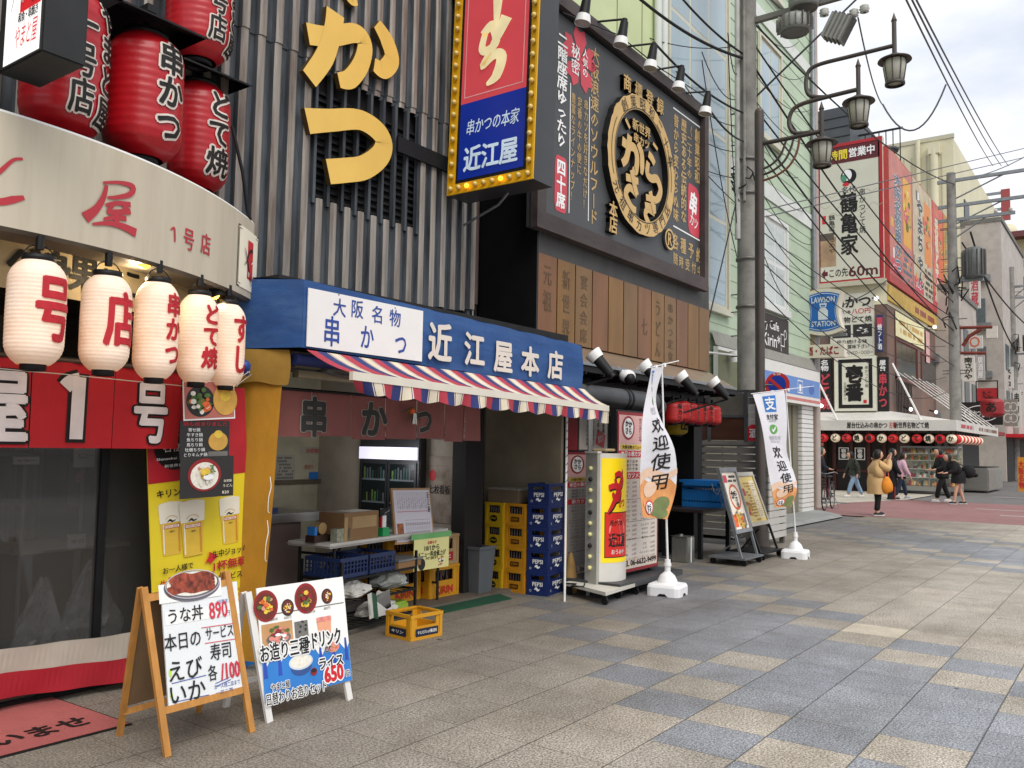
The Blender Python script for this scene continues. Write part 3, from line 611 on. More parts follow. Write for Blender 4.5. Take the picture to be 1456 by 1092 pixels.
def glass(cx, cy, s, n):
    mb.poly([(cx-.55*s, cy+s, n), (cx-.42*s, cy-s, n), (cx+.42*s, cy-s, n), (cx+.55*s, cy+s, n)], BEER); mb.poly([(cx-.57*s, cy+1.1*s, n+.001), (cx-.53*s, cy+.35*s, n+.001), (cx+.53*s, cy+.35*s, n+.001), (cx+.57*s, cy+1.1*s, n+.001)], FOAM); mb.disc(cx, cy+1.1*s, .57*s, .12*s, FOAM, n+.002)
    mb.ring(cx, cy+.42*s, .3*s, .22*s, .02*s, AMB, n+.003, a0=.3, a1=2.84); mb.stroke([(cx-.2*s, cy+.38*s), (cx-.06*s, cy+.46*s), (cx+.04*s, cy+.4*s), (cx+.2*s, cy+.44*s)], [.01*s, .09*s, .07*s, .02*s], CBLK, n+.003); mb.rect(cx-.40*s, cx-.34*s, cy-.9*s, cy+.3*s, FOAM, n+.002); mb.rect(cx+.3*s, cx+.38*s, cy-.9*s, cy+.3*s, AMB, n+.002); mb.rect(cx-.36*s, cx+.36*s, cy+.12*s, cy+.27*s, PRED, n+.003); mb.rect(cx-.33*s, cx+.33*s, cy+.14*s, cy+.25*s, CREAM, n+.004); mb.text('KIRIN BEER', cx, cy+.195*s, .6*s, .07*s, PRED, 0, n+.005); mb.text('一番搾り', cx, cy-.02*s, .3*s, .1*s, CBLK, 0, n+.004)
glass(-w_*.3, k*.11, .155, .003); glass(-w_*.1, k*.09, .165, .009); glass(w_*.29, k*.1, .145, .003)
mb.text('お一人様で', -w_*.26, -k*.13, w_*.3, .045, CBLK, .015, .016); mb.text('生中ジョッキ', -w_*.2, -k*.215, w_*.48, .062, PRED, .02, .016); mb.text('2杯で', -w_*.34, -k*.315, w_*.2, .06, PRED, .02, .016)
mb.text('生中ジョッキ', w_*.27, -k*.09, w_*.38, .05, CBLK, .02, .016); mb.text('1杯無料', w_*.27, -k*.17, w_*.36, .065, PRED, .03, .016); mb.text('サービス！', w_*.29, -k*.255, w_*.34, .05, CBLK, .02, .016)
mb.poly([(w_*.0, -k*.14, .016), (w_*.05, -k*.09, .016), (w_*.05, -k*.065, .016), (w_*.14, -k*.105, .016), (w_*.05, -k*.15, .016), (w_*.05, -k*.125, .016)], CRED)
mb.bars(-w_*.4, w_*.44, -k*.44, -k*.34, AMB, 3, .004, 4)
mb.disc(w_*.2, -k*.6, .06, .12, CWHT, .004); mb.text('ル', w_*.38, -k*.66, .05, .06, CBLK, .02, .005); mb.text('円', w_*.38, -k*.72, .05, .05, PRED, .02, .005)
mb.build('sheet', o)
o2 = o; mb = MB(); mb.tube(at(182, 558, Y=5.06), at(325, 550, Y=5.06), .008, BLK, 8); mb.build('rod', o2)
GRN = mat('food_green', '#4f6b33', .6, var=.3, scale=30); ORG = mat('food_orange', '#d9622f', .6, var=.3, scale=30); TAN = mat('food_tan', '#c89a45', .5, var=.15, scale=12); BWL = mat('bowl_dark', '#22201d', .4); BWR = mat('bowl_red', '#8c1f22', .35); RICE = mat('rice_white', '#e2ddd0', .7, var=.12, scale=60); EGG = mat('food_yellow', '#d9b740', .6, var=.2, scale=25); PINK = mat('food_pink', '#d98a7d', .6, var=.25, scale=30); EEL = mat('eel_brown', '#863a26', .3, var=.75, scale=30, stretch=(1.5, 1, 1))
GREY = mat('print_grey', '#6f6c68', .6, var=.15); DGR = mat('print_charcoal', '#2b2928', .6, var=.15)
def blobs(mb, cx, cy, r, ms, n, cnt, seed, s0=.12, s1=.3, sq=1.):
    rg = random.Random(seed)
    for i in range(cnt):
        a, q = rg.uniform(0, 6.28), r*math.sqrt(rg.random())*.85; s = r*rg.uniform(s0, s1); t = rg.uniform(.5, 1.)
        mb.disc(cx+q*math.cos(a), cy+q*math.sin(a)*sq, s, s*t*sq, ms[i % len(ms)], n+i*.0004, 8)
o, mb, w_, h_ = panel('hot_pot_photo', 'laminated photo of hot pot and yellow lid, top of three pictures', 'poster', ((262, 545), (337, 538), (330, 598), (259, 595)), 4.85, .003, PAPER)
mb.rect(-w_*.48, w_*.48, -h_*.46, h_*.47, mat('print_rose', '#b56a5e', .6, var=.15), .002); mb.disc(-w_*.18, -h_*.02, w_*.27, h_*.4, BWL, .003); blobs(mb, -w_*.18, -h_*.02, w_*.24, (GRN, ORG, RICE, GRN), .0035, 26, 2); mb.disc(w_*.3, 0, w_*.24, h_*.4, TAN, .006); mb.disc(w_*.3, h_*.1, w_*.1, h_*.14, EGG, .007); mb.build('sheet', o)
o, mb, w_, h_ = panel('pot_menu_photo', 'black laminated menu picture with a clay pot and white list, middle of three', 'poster', ((259, 597), (328, 600), (324, 652), (252, 657)), 4.86, .003, DGR)
mb.text('鍋も始まりました', 0, h_*.42, w_*.9, h_*.12, PRED, 0, .004); mb.disc(w_*.26, -h_*.02, w_*.2, h_*.24, TAN, .004); mb.disc(w_*.26, h_*.16, w_*.09, h_*.1, EGG, .005); mb.rect(w_*.06, w_*.46, -h_*.42, -h_*.28, GREY, .004)
for i, t in enumerate(('寄せ鍋', '牛すき鍋', '魚ちり鍋', '鳥ちり鍋', '牡蠣ちり鍋', 'とりキムチ鍋')): mb.text(t, -w_*.26+len(t)*.004, h_*(.27-.125*i), w_*.08*len(t), h_*.1, CWHT, 0, .004)
mb.build('sheet', o)
o, mb, w_, h_ = panel('noodle_photo', 'laminated photo of a noodle bowl in a red rim, lowest of three', 'poster', ((256, 650), (330, 648), (334, 704), (256, 710)), 4.84, .003, DGR)
mb.disc(-w_*.06, h_*.05, w_*.31, h_*.4, BWR, .003); mb.disc(-w_*.06, h_*.03, w_*.26, h_*.33, RICE, .004); blobs(mb, -w_*.06, h_*.03, w_*.2, (RICE, RICE, EGG, RICE, PINK), .005, 30, 6, .08, .16); blobs(mb, w_*.04, h_*.16, w_*.09, (GRN,), .019, 10, 5); mb.disc(-w_*.08, h_*.13, w_*.09, h_*.09, EGG, .024); mb.disc(-w_*.02, h_*.0, w_*.1, h_*.07, CWHT, .024)
mb.text('自家製', w_*.38, -h_*.12, w_*.16, h_*.07, CREAM, 0, .004); mb.text('うどん', w_*.38, -h_*.24, w_*.2, h_*.08, CREAM, 0, .004); mb.text('820', w_*.34, -h_*.4, w_*.13, h_*.07, CREAM, 0, .004); mb.build('sheet', o)
# ---- blue bundle
bb = thing('tied_bundle', 'blue plastic bundle tied with string beside the last white lantern', 'bundle', at(349, 525, Y=4.95))
BPL = mat('blue_plastic_film', '#234f9e', .35, var=.25, scale=25); mb = MB(); c = at(349, 520, Y=4.95); rg = random.Random(2)
for i in range(9): mb.ball(c+Vector((rg.uniform(-.03, .03), rg.uniform(-.02, .02), rg.uniform(-.05, .05))), rg.uniform(.016, .03), BPL, 8, 6, (1, 1, rg.uniform(.6, 1.5)))
mb.build('plastic', bb); mb = MB(); mb.pipe([c+Vector((0, -.02, -.04)), at(358, 532, Y=4.93), at(340, 545, Y=4.9), at(336, 550, Y=4.9)], .003, MATS['string_white'], 5); mb.build('cord', bb)
# ---- door mat
dm = thing('door_mat', 'faded pink door mat with black border lying before the window', 'mat', (1.9, 4.75, 0))
q = [at(x, y, z=0) for x, y in ((-120, 1110), (188, 1031), (74, 992), (-180, 1040))]
MATP = mat('mat_pink', '#b1605c', .95, var=.1, scale=6, bump=.5, bscale=160, stain='#82423f', stain_amt=.5); mb = MB()
c = sum(q, Vector())/4
mb.add([p+Vector((0, 0, .001)) for p in q]+[p+Vector((0, 0, .008)) for p in q], [(4, 5, 6, 7), (0, 1, 5, 4), (1, 2, 6, 5), (2, 3, 7, 6), (3, 0, 4, 7)], CBLK)
mb.add([c+(p-c)*.975+Vector((0, 0, .0105)) for p in q], [(0, 1, 2, 3)], MATP); u = (q[2]-q[1]).normalized()
u = (at(104, 1028, z=0)-at(8, 1052, z=0)).normalized(); mb.M = plane((0, 0, .012), u, Vector((-u.y, u.x, 0)))
for t, px, py in (('い', 8, 1052), ('ま', 58, 1040), ('せ', 104, 1028)): p = mb.M.inverted() @ at(px, py, z=.012); mb.text(t, p.x, p.y, .17, .2, CBLK, .03, .001)
mb.M = Matrix.Identity(4); mb.build('carpet', dm)
# ---- A-frame boards on the pavement
wa = thing('menu_easel', 'wooden easel board with handwritten menu and a grilled eel photo', 'sign board', (2.79, 4.05, 0))
fl, fr_, tlp, trp = at(238, 1076, z=0), at(358, 1041, z=0), None, None
# the board leans back by about ten degrees: its top lies on the plane through the feet
def lean(pa, pb, px, py, ang):
    u = (pb-pa).normalized(); n = Vector((u.y, -u.x, 0)); up = Vector((0, 0, 1))*math.cos(ang)-n*math.sin(ang); nn = u.cross(up)
    r = ray(px, py); t = (pa-Vector((0, 0, EYE))).dot(nn)/r.dot(nn); return Vector((0, 0, EYE))+r*t
A_ = R(12); tl = lean(fl, fr_, 204, 835, A_); tr = lean(fl, fr_, 322, 812, A_)
def bar(mb, a, b, w, d, m, nrm):
    """square-cut bar from a to b, w wide and d deep along nrm"""
    a, b = Vector(a), Vector(b); t = (b-a).normalized(); nrm = (nrm-t*nrm.dot(t)).normalized(); s = t.cross(nrm); vs = []
    for p in (a, b):
        for i, j in ((-1, -1), (1, -1), (1, 1), (-1, 1)): vs.append(p+s*(i*w/2)+nrm*(j*d/2))
    mb.add(vs, [(3, 2, 1, 0), (4, 5, 6, 7), (0, 1, 5, 4), (1, 2, 6, 5), (2, 3, 7, 6), (3, 0, 4, 7)], m)
nn = (fr_-fl).cross(tl-fl).normalized()
mb = MB(); bar(mb, fl, tl, .034, .022, WOODL, nn); mb.build('leg', wa); mb = MB(); bar(mb, fr_, tr, .034, .022, WOODL, nn); mb.build('leg', wa)
rl, rr = at(170, 1046, z=0), at(282, 1013, z=0); bt = -nn*.028
mb = MB(); bar(mb, rl, tl+bt, .03, .02, WOODL, nn); mb.build('leg', wa); mb = MB(); bar(mb, rr, tr+bt, .03, .02, WOODL, nn); mb.build('leg', wa)
for f in (.262, .93):
    mb = MB(); bar(mb, fl.lerp(tl, f), fr_.lerp(tr, f), .035, .018, WOODL, nn); mb.build('rail', wa); mb = MB(); bar(mb, rl.lerp(tl+bt, f-.1*(f < .5)), rr.lerp(tr+bt, f-.1*(f < .5)), .03, .016, WOODL, nn); mb.build('rail', wa)
mb = MB(); a, b, c, d = [rl.lerp(tl+bt, .2), rr.lerp(tr+bt, .2), rr.lerp(tr+bt, .9), rl.lerp(tl+bt, .9)]; mb.quad(a, b, c, d, mat('hardboard', '#7a6146', .7)); mb.build('back_board', wa)
u = (fr_-fl).normalized(); v = (tl-fl).normalized(); Wd = (fr_-fl).length; Hd = (tl-fl).length; M = plane(fl, u, v); mb = MB(M)
mb.box(.02, Wd-.02, Hd*.275, Hd*.96, -.004, .006, mat('whiteboard', '#dcdfe0', .35, var=.02))
MK = mat('marker_black', '#1d1d20', .5); MR = mat('marker_red', '#c4384a', .5); MBL = mat('marker_blue', '#3a4f9e', .5); LG = mat('marker_green', '#b9d94a', .5)
def wpx(px, py): p = M.inverted() @ lean(fl, fr_, px, py, A_); return p.x, p.y
def wt(t, px, py, w_, h_, m, b=.0, rot=0): x, y = wpx(px, py); mb.text(t, x, y, w_, h_, m, b, .009, rot=rot)
mb.rect(.03, Wd-.02, Hd*.75, Hd*.83, mat('paper_strip', '#e4e4e2', .6), .0075)
x, y = wpx(283, 876); wt('うな丼', 262, 874, 0.211, 0.081, MK, .012); wt('890', 309, 867, 0.108, 0.085, MR, .025); wt('円', 323, 871, 0.026, 0.029, MK); wt('1日限定', 315, 855, 0.066, 0.021, MBL)
wt('本日の', 259, 911, 0.211, 0.091, MK, .012); wt('サービス', 311, 899, 0.172, 0.072, MK, .012); wt('寿司', 313, 926, 0.132, 0.091, MK, .012); wt('えび', 262, 952, 0.198, 0.111, MK, .012); wt('各', 301, 957, 0.055, 0.085, MK, .012); wt('/100', 326, 953, 0.112, 0.081, MR, .03); wt('いか', 265, 984, 0.211, 0.111, MK, .012); wt('お一人様二皿まで', 322, 973, 0.158, 0.026, MBL); wt('一皿二貫', 318, 983, 0.106, 0.023, MBL)
for (a, b, m) in (((285, 893), (334, 886), MR), ((290, 915), (337, 908), MR), ((243, 972), (292, 960), MBL), ((244, 999), (296, 988), MBL), ((305, 972), (325, 963), MBL), ((306, 976), (327, 966), MBL)): mb.stroke([wpx(*a), wpx(*b)], .004, m, .009)
for px, py in ((241, 957), (243, 990)): x, y = wpx(px, py); mb.disc(x, y, .008, .02, LG, .0085, 10)
mb.build('board', wa)
mb = MB(M); bx, by = wpx(272, 832); rx = .158; BO = mat('bowl_grey', '#6e6a72', .35, .2)
mb.warp = lambda p: (bx+p[0], by+p[1], p[2]); mb.rect(-.19, .17, -.075, .02, PAPER, .0102)
mb.poly([(rx*1.03*math.cos(t), -.005+.078*math.sin(t), .011) for t in [math.pi*2*i/40 for i in range(40)]], BO); mb.disc(0, .008, rx*.93, .062, RICE, .012, 36)
rgx = random.Random(8)
for i in range(6): yv = -.036+.0165*i; mb.stroke([(-rx*.85+rgx.uniform(-.01, .01), yv-.004), (-rx*.35, yv+.010+rgx.uniform(-.003, .003)), (.0, yv+.002), (rx*.4, yv+.008), (rx*.83, yv+.002)], [.015, .02, .019, .021, .014], EEL, .0132+.0005*i)
mb.ring(0, .005, rx, .074, .005, mat('bowl_rim', '#b6b2b8', .3), .017); mb.build('eel_photo', wa)
# white A-frame
va = thing('meal_set_board', 'white folding board advertising a sashimi rice set for 650', 'sign board', (3.48, 4.05, 0))
fl2, fr2 = at(383, 1027, z=0), at(497, 995, z=0); A2 = R(11); L2_ = lambda px, py: lean(fl2, fr2, px, py, A2)
tl2, tr2 = L2_(352, 842), L2_(466, 824); nn2 = (fr2-fl2).cross(tl2-fl2).normalized()
WPT = mat('white_wood', '#dcdad6', .5, var=.04, stain='#a9a49b', stain_amt=.3)
mb = MB(); bar(mb, fl2+(0*nn2), tl2, .04, .02, WPT, nn2); mb.build('leg', va); mb = MB(); bar(mb, fr2, tr2, .04, .02, WPT, nn2); mb.build('leg', va)
bk = -nn2*.03; r1, r2 = fl2+Vector((.02, .42, 0)), fr2+Vector((.02, .42, 0))
for a, b in ((r1, tl2+bk), (r2, tr2+bk)): mb = MB(); bar(mb, a, b, .036, .02, WPT, nn2); mb.build('leg', va)
mb = MB(); bar(mb, r1.lerp(tl2+bk, .2), r2.lerp(tr2+bk, .2), .03, .02, WPT, nn2); mb.build('rail', va)
u = (fr2-fl2).normalized(); v = (tl2-fl2).normalized(); M2 = plane(fl2, u, v); Wd = (fr2-fl2).length; Hd = (tl2-fl2).length
def vp(px, py): p = M2.inverted() @ L2_(px, py); return p.x, p.y
mb = MB(M2); x0, y0 = vp(377, 998)[0]-.015, vp(377, 998)[1]; mb.box(x0, Wd+.02, y0, Hd+.01, .011, .018, PAPER)
E2 = .0195; SKY = mat('print_sky_blue', '#2f79c4', .5, var=.1); ROY = mat('print_royal', '#2c4aa8', .5)
x1 = Wd+.018; Wp = x1-x0; Hp = Hd-y0; yc = lambda f: y0+Hp*f; xc = lambda f: x0+Wp*f
pts = [(xc(0), yc(0)), (xc(1), yc(0)), (xc(1), yc(.36))]
rgx = random.Random(4)
for i in range(13): f = 1-(i+.5)/13; pts.append((xc(f), yc(.3+(.1 if i % 2 else .0)+rgx.uniform(-.03, .03)+.02*abs(f-.5))))
pts.append((xc(0), yc(.42))); mb.poly([(a, b, E2) for a, b in pts], SKY)
for i in range(7): f = .03+i*.155; mb.stroke([(xc(f), yc(.2)), (xc(f), yc(.3)), (xc(f), yc(.42-.05*math.sin(3.14*i/6)))], [.028, .022, .012], ROY, E2+.0006)
mb.rect(x0+.01, x1-.01, yc(.755), yc(.765), GREY, E2)
for px, py, r, m in ((375, 862, .082, BWR), (406, 864, .044, BWL), (432, 851, .082, BWR), (462, 848, .042, BWL)):
    x, y = vp(px, py); mb.disc(x, y, r, r*1.08, m, E2+.001); mb.disc(x, y, r*.83, r*.9, mat('bowl_inside', '#6b2a20', .5), E2+.0016)
    if r > .05: blobs(mb, x, y-.004, r*.7, (EGG, ORG, GRN, EGG, PINK) if px < 400 else (BWR, GRN, EGG, BWR), E2+.002, 22, px, .16, .34)
    else: blobs(mb, x, y, r*.75, (EGG, RICE, TAN), E2+.002, 14, px, .15, .25)
mb.text('海鮮丼', *vp(386, 881), .06, .018, GREY, 0, E2+.001); mb.text('600円', *vp(406, 878), .05, .018, GREY, 0, E2+.001); mb.text('鉄火丼', *vp(440, 870), .06, .018, GREY, 0, E2+.001); mb.text('880円', *vp(462, 865), .05, .018, GREY, 0, E2+.001)
x, y = vp(393, 903); mb.rect(x-.11, x+.10, y-.06, y+.07, mat('print_board_tan', '#c39362', .5, var=.2), E2+.0012); mb.disc(x, y-.02, .085, .035, GREY, E2+.0018); blobs(mb, x, y+.008, .075, (PINK, mat('food_dark_red', '#8d2f33', .5), PINK, GRN, CWHT), E2+.002, 26, 3, .15, .3, .7)
x, y = vp(426, 893); mb.rect(x-.05, x+.045, y-.055, y+.04, GREY, E2+.0012); blobs(mb, x, y, .045, (DGR, GREY, DGR), E2+.002, 10, 8)
x, y = vp(458, 889); mb.poly([(x-.055, y+.04, E2+.0012), (x-.045, y-.06, E2+.0012), (x+.045, y-.06, E2+.0012), (x+.055, y+.04, E2+.0012)], mat('print_peach', '#d99a78', .5, var=.15)); mb.rect(x-.055, x+.055, y+.02, y+.05, PINK, E2+.002)
x, y = vp(470, 920); mb.disc(x, y, .05, .03, PINK, E2+.0012); blobs(mb, x, y, .04, (ORG, TAN), E2+.002, 9, 2)
for t, px, py, w_, h_, m, b in (('お造り三種', 401, 924, 0.338, 0.101, CBLK, .03), ('+ドリンク', 456, 908, 0.260, 0.088, CBLK, .03), ('or', 463, 923, 0.052, 0.034, CBLK, .02), ('ライス', 467, 941, 0.195, 0.074, CBLK, .03), ('やまと屋', 395, 975, 0.130, 0.043, CBLK, .02), ('日替わりお造りセット', 419, 985, 0.429, 0.068, CBLK, .025), ('650', 471, 957, 0.137, 0.084, CRED, .06), ('円', 491, 957, 0.033, 0.041, CBLK, .02)):
    mb.text(t, *vp(px, py), w_, h_, m, b, E2+.004, out=CWHT, outb=.11 if t != 'or' else .05, dn=.00016)
x, y = vp(425, 943); mb.disc(x, y-.016, .075, .052, mat('bowl_blue', '#31518f', .35), E2+.0015); mb.disc(x, y+.008, .085, .044, mat('bowl_rim_blue', '#c8d2e2', .35), E2+.002); mb.disc(x, y+.010, .075, .037, RICE, E2+.0025); x, y = vp(443, 955); mb.disc(x, y, .024, .022, BWR, E2+.003); mb.disc(x, y+.006, .02, .011, BWL, E2+.0035)
mb.build('printed_board', va)
# ---- things inside the restaurant window
SH = mat('counter_dark', '#5b4f46', .5, var=.25); BOXW = mat('carton_pale', '#c9bda6', .75, var=.1); MTL = mat('kitchen_steel', '#a5a5a2', .35, .4, var=.2)
o = thing('display_counter', 'dark counter cabinet behind the restaurant window glass', 'counter', (2.1, 6.2, .03)); mb = MB(); mb.box(.5, 2.5, 6.0, 6.6, .035, .85, SH); mb.build('cabinet', o); mb = MB(); mb.box(.4, 2.6, 5.95, 6.65, .85, .9, mat('counter_top', '#4a4038', .35)); mb.build('counter_top', o)
mb = MB()
for x in (.9, 1.4, 1.9): mb.box(x, x+.42, 5.99, 5.997, .2, .75, GLASS); mb.box(x-.04, x, 5.98, 6.0, .1, .85, MTL)
mb.build('glass_front', o)
o = thing('kitchen_shelf', 'steel shelf unit with jars seen dimly through the window', 'shelf', (2.6, 7.6, .03)); mb = MB()
for z in (.5, 1.0, 1.4, 1.8): mb.box(1.9, 3.5, 7.4, 7.8, z, z+.03, MTL)
for x in (1.9, 3.46): mb.box(x, x+.04, 7.4, 7.44, .035, 2.2, MTL); mb.box(x, x+.04, 7.76, 7.8, .035, 2.2, MTL)
mb.build('rack', o)
rg = random.Random(9)
for i in range(11):
    x, z = 2.0+rg.random()*1.35, rg.choice((.53, 1.03, 1.43)); m = (BOXW, MTL, SH, WHITE)[i % 4]
    c = tag(thing('storage_tin' if i % 2 else 'carton', '', 'tin' if i % 2 else 'box', (x, 7.55, z), 0, 'stores on the kitchen shelf'), 'dim tin standing on the steel shelf in the window' if i % 2 else 'pale carton standing on the steel shelf in the window', 'tin' if i % 2 else 'box')
    mb = MB(); s = rg.uniform(.06, .1)
    if i % 2: mb.lathe([(0, 0), (s, 0), (s, .2), (s*.9, .21), (s*.9, .24), (0, .24)], m, (x, 7.55, z), 16); mb.build('tin_body', c)
    else: mb.rbox(x-s, x+s, 7.46, 7.64, z, z+.2, m, .006); mb.build('carton_body', c)
o = thing('fish_poster', 'pale poster with a black fish drawing inside the restaurant', 'poster', at(150, 690, Y=7.2)); mb = MB(street(0, 7.2)); a, b = XZ(95, 720, 7.2); c, d = XZ(178, 655, 7.2); mb.rect(a, c, b, d, mat('poster_buff', '#8d8474', .8), 0); mb.disc((a+c)/2-.1, (b+d)/2+.05, .09, .06, PINK, .004); mb.stroke([((a+c)/2+.02, (b+d)/2+.12), ((a+c)/2+.1, (b+d)/2+.15), ((a+c)/2+.17, (b+d)/2+.1)], [.02, .04, .01], CBLK, .004); mb.build('sheet', o)
PB = mat('clear_bag', '#d5d8da', .1, var=.3, scale=16, alpha=.38, spec=.9)
def crumple(name, label, c, sx, sy, h, m, seed, ties=1, group=None):
    """thin plastic carrier bag, creased, gathered to a knot"""
    o = thing(name, label, 'bag', c, 0, group); rg = random.Random(seed); mb = MB(); n, k = 22, 10; vs = []
    ph = [rg.uniform(0, 6.28) for _ in range(6)]
    for i in range(k+1):
        t = i/k; rr = (1.05*math.sin(min(1, t*3.2)*1.57)*(1-max(0, t-.45)/.55*.86))
        for j in range(n):
            a = 2*math.pi*j/n; f = 1+.17*math.sin(4*a+ph[0]+4*t)+.14*math.sin(9*a+ph[1]-7*t)+rg.uniform(-.11, .11)
            vs.append((c[0]+sx*rr*f*math.cos(a)+.12*sx*math.sin(3*t+ph[2]), c[1]+sy*rr*f*math.sin(a), c[2]+.004+h*t+rg.uniform(-.01, .01)*h))
    mb.add(vs, [(i*n+j, i*n+(j+1) % n, (i+1)*n+(j+1) % n, (i+1)*n+j) for i in range(k) for j in range(n)], m)
    mb.build('film', o); return o
crumple('plastic_bag', 'clear plastic bag standing in the window beside the easel', (3.06, 5.62, .035), .16, .13, .72, PB, 3); crumple('plastic_bag', 'clear plastic bag standing in the window, further from the easel', (2.78, 5.75, .035), .14, .12, .62, PB, 5)
for i, (px, py, w_, h_, t, lab) in enumerate(((121, 648, .14, .16, 'メニュー', 'white menu card on a stand seen through the window glass'), (38, 655, .16, .05, '営業中', 'pale strip notice seen high through the window glass'), (110, 770, .12, .1, '寿司', 'small white box label low behind the window glass'))):
    x, z = XZ(px, py, 5.9); o = thing('window_card', lab, 'card', (x, 5.9, z-h_/2)); mb = MB(street(0, 5.9)); mb.box(x-w_/2, x+w_/2, z-h_/2, z+h_/2, -.02, 0, PAPER); mb.text(t, x, z, w_*.8, h_*.3, GREY, 0, .003); mb.box(x-.01, x+.01, .04, z-h_/2, -.02, -.01, MTL); mb.build('sheet', o)
o = thing('work_table', 'pale plywood work table inside the restaurant by the bags', 'table', (3.2, 6.6, .03)); mb = MB(); mb.box(2.85, 3.7, 6.3, 6.9, .74, .77, BOXW); mb.build('table_top', o); mb = MB(); mb.box(2.9, 3.65, 6.35, 6.85, .035, .735, mat('plywood_dim', '#6d5d48', .7)); mb.build('cabinet', o)
# ================================================================ MIDDLE SHOP
GOLD = mat('gold_letter', '#e2b95c', .4, .1, var=.06, scale=3); GSIDE = mat('gold_letter_side', '#4a3a1c', .5)
gl = thing('gold_letters', 'big raised gold kana letters on the corrugated wall', 'sign', (4.9, 5.2, 3.9))
M5 = street(0, 5.25)
def G(px, py): return XZ(px, py, 5.2)
for k, strokes in enumerate(([([(438, 48), (470, 52), (505, 47), (519, 62), (514, 90), (498, 112), (482, 114)], [.17, .16, .16, .17, .17, .16, .12]), ([(477, 17), (473, 45), (462, 80), (440, 112)], [.19, .18, .18, .16]), ([(536, 34), (550, 58), (557, 84), (545, 99), (532, 92)], [.11, .17, .18, .16, .12])],
                             [([(437, 172), (470, 171), (510, 170), (536, 185), (546, 203), (540, 222), (518, 238), (492, 242), (467, 244)], [.2, .18, .17, .19, .21, .2, .2, .2, .2])])):
    mb = MB(M5)
    for j, (pts, ws) in enumerate(strokes): mb.stroke([G(*p) for p in pts], ws, GOLD, .0+.0015*j, 6, .05, GSIDE)
    mb.build('letter', gl)
mb = MB(M5); mb.stroke([G(486, -30), G(500, -3), G(507, -1)], [.15, .12, .08], GOLD, 0, 6, .05, GSIDE); mb.build('letter', gl)
# ---- vertical bulb sign
vs = thing('bulb_sign', 'tall projecting box sign in red and blue with a yellow bulb border', 'sign', (6.15, 4.65, 3.85))
YB, YA, VX = 4.18, 5.15, 6.0; zb = 3.86; ZT = 8.3; LEAN = .028
# the sign hangs a little out of plumb: sheared outward with height
Sh = Matrix.Identity(4); Sh[1][2] = -.027; Sh[1][3] = .027*zb
DG = mat('sign_box_grey', '#3a3b3d', .4, .2, var=.12, scale=2); BY = mat('sign_yellow', '#d9a514', .45, var=.06)
mb = MB(Sh); mb.box(VX, VX+.29, YB, YA, zb, ZT, DG); mb.build('case', vs)
GM = Sh @ gable(VX, 0)
uL, uR = -YA, -YB
mb = MB(GM); mb.rect(uL, uR, zb, zb+.1, BY, .004); mb.rect(uL, uL+.085, zb+.1, ZT, BY, .004); mb.rect(uR-.085, uR, zb+.1, ZT, BY, .004)
for a, b, c, d in ((uL, uR, zb, zb+.02), (uL, uL+.02, zb+.02, ZT), (uR-.02, uR, zb+.02, ZT)): mb.box(a, b, c, d, .004, .02, BY)
mb.build('border', vs)
mb = MB(GM); a, b, c = uL+.085, uR-.085, zb+.1; zmid = zb+.84
VRED = mat('sign_face_red', '#c8474e', .35, var=.05, scale=2, emit=.18); VBLU = mat('sign_face_blue', '#0f2f9a', .35, var=.06, scale=2, emit=.06); VCR = mat('sign_letter_cream', '#eedfae', .4, emit=.15); VPK = mat('sign_line_pink', '#e8a9ac', .4); VLB = mat('sign_letter_pale_blue', '#c9dcec', .4, emit=.1)
mb.rect(a, b, c, ZT, DBLK, .003); mb.rect(a+.03, b-.03, c+.03, zmid, VBLU, .006); mb.rect(a+.03, b-.03, zmid, ZT, VRED, .006)
mb.rect(a+.065, a+.075, zmid+.05, ZT, VPK, .008); mb.rect(b-.075, b-.065, zmid+.05, ZT, VPK, .008); mb.rect(a+.075, b-.075, zmid+.05, zmid+.06, VPK, .008)
mb.text('近江屋', (a+b)/2, zb+.30, .62, .24, VLB, .035, .009); mb.text('串かつの本家', (a+b)/2+.01, zb+.6, .6, .15, VLB, .015, .009, shear=.1)
cx = (a+b)/2-.01
for pts, ws in (([(cx-.13, zmid+.6), (cx-.02, zmid+.66), (cx+.03, zmid+.5), (cx-.06, zmid+.44), (cx-.13, zmid+.47), (cx-.1, zmid+.61)], [.08, .1, .09, .08, .08, .07]), ([(cx+.14, zmid+.7), (cx+.05, zmid+.55), (cx-.04, zmid+.42), (cx-.12, zmid+.3), (cx+.02, zmid+.38), (cx+.1, zmid+.33), (cx+.05, zmid+.18), (cx-.06, zmid+.12)], [.14, .1, .06, .06, .09, .12, .11, .03]),
                ([(cx+.03, zmid+1.25), (cx+.03, zmid+.9), (cx+.02, zmid+.62)], [.13, .11, .04]), ([(cx-.12, zmid+1.02), (cx+.1, zmid+1.03)], [.1, .12]), ([(cx-.12, zmid+1.2), (cx+.12, zmid+1.22)], [.09, .1])): mb.stroke(pts, ws, VCR, .009+.001*len(pts))
mb.build('face', vs)
BUF = mat('bulb_off', '#d9bd6a', .25, var=.05, coat=.3); BON = mat('bulb_on', '#ffc24d', .3, emit=1.6, ecol='#ffa726')
spots = [(uL+.05+i*(uR-uL-.1)/9, zb+.055, i in (2, 6)) for i in range(10)]+[(u, zb+.055+.117*(i+1), False) for u in (uL+.05, uR-.045) for i in range(19)]
for u, v, on in spots:
    mb = MB(GM); mb.ball((u, v, .03), .024, BON if on else BUF, 10, 6); mb.build('bulb', vs)
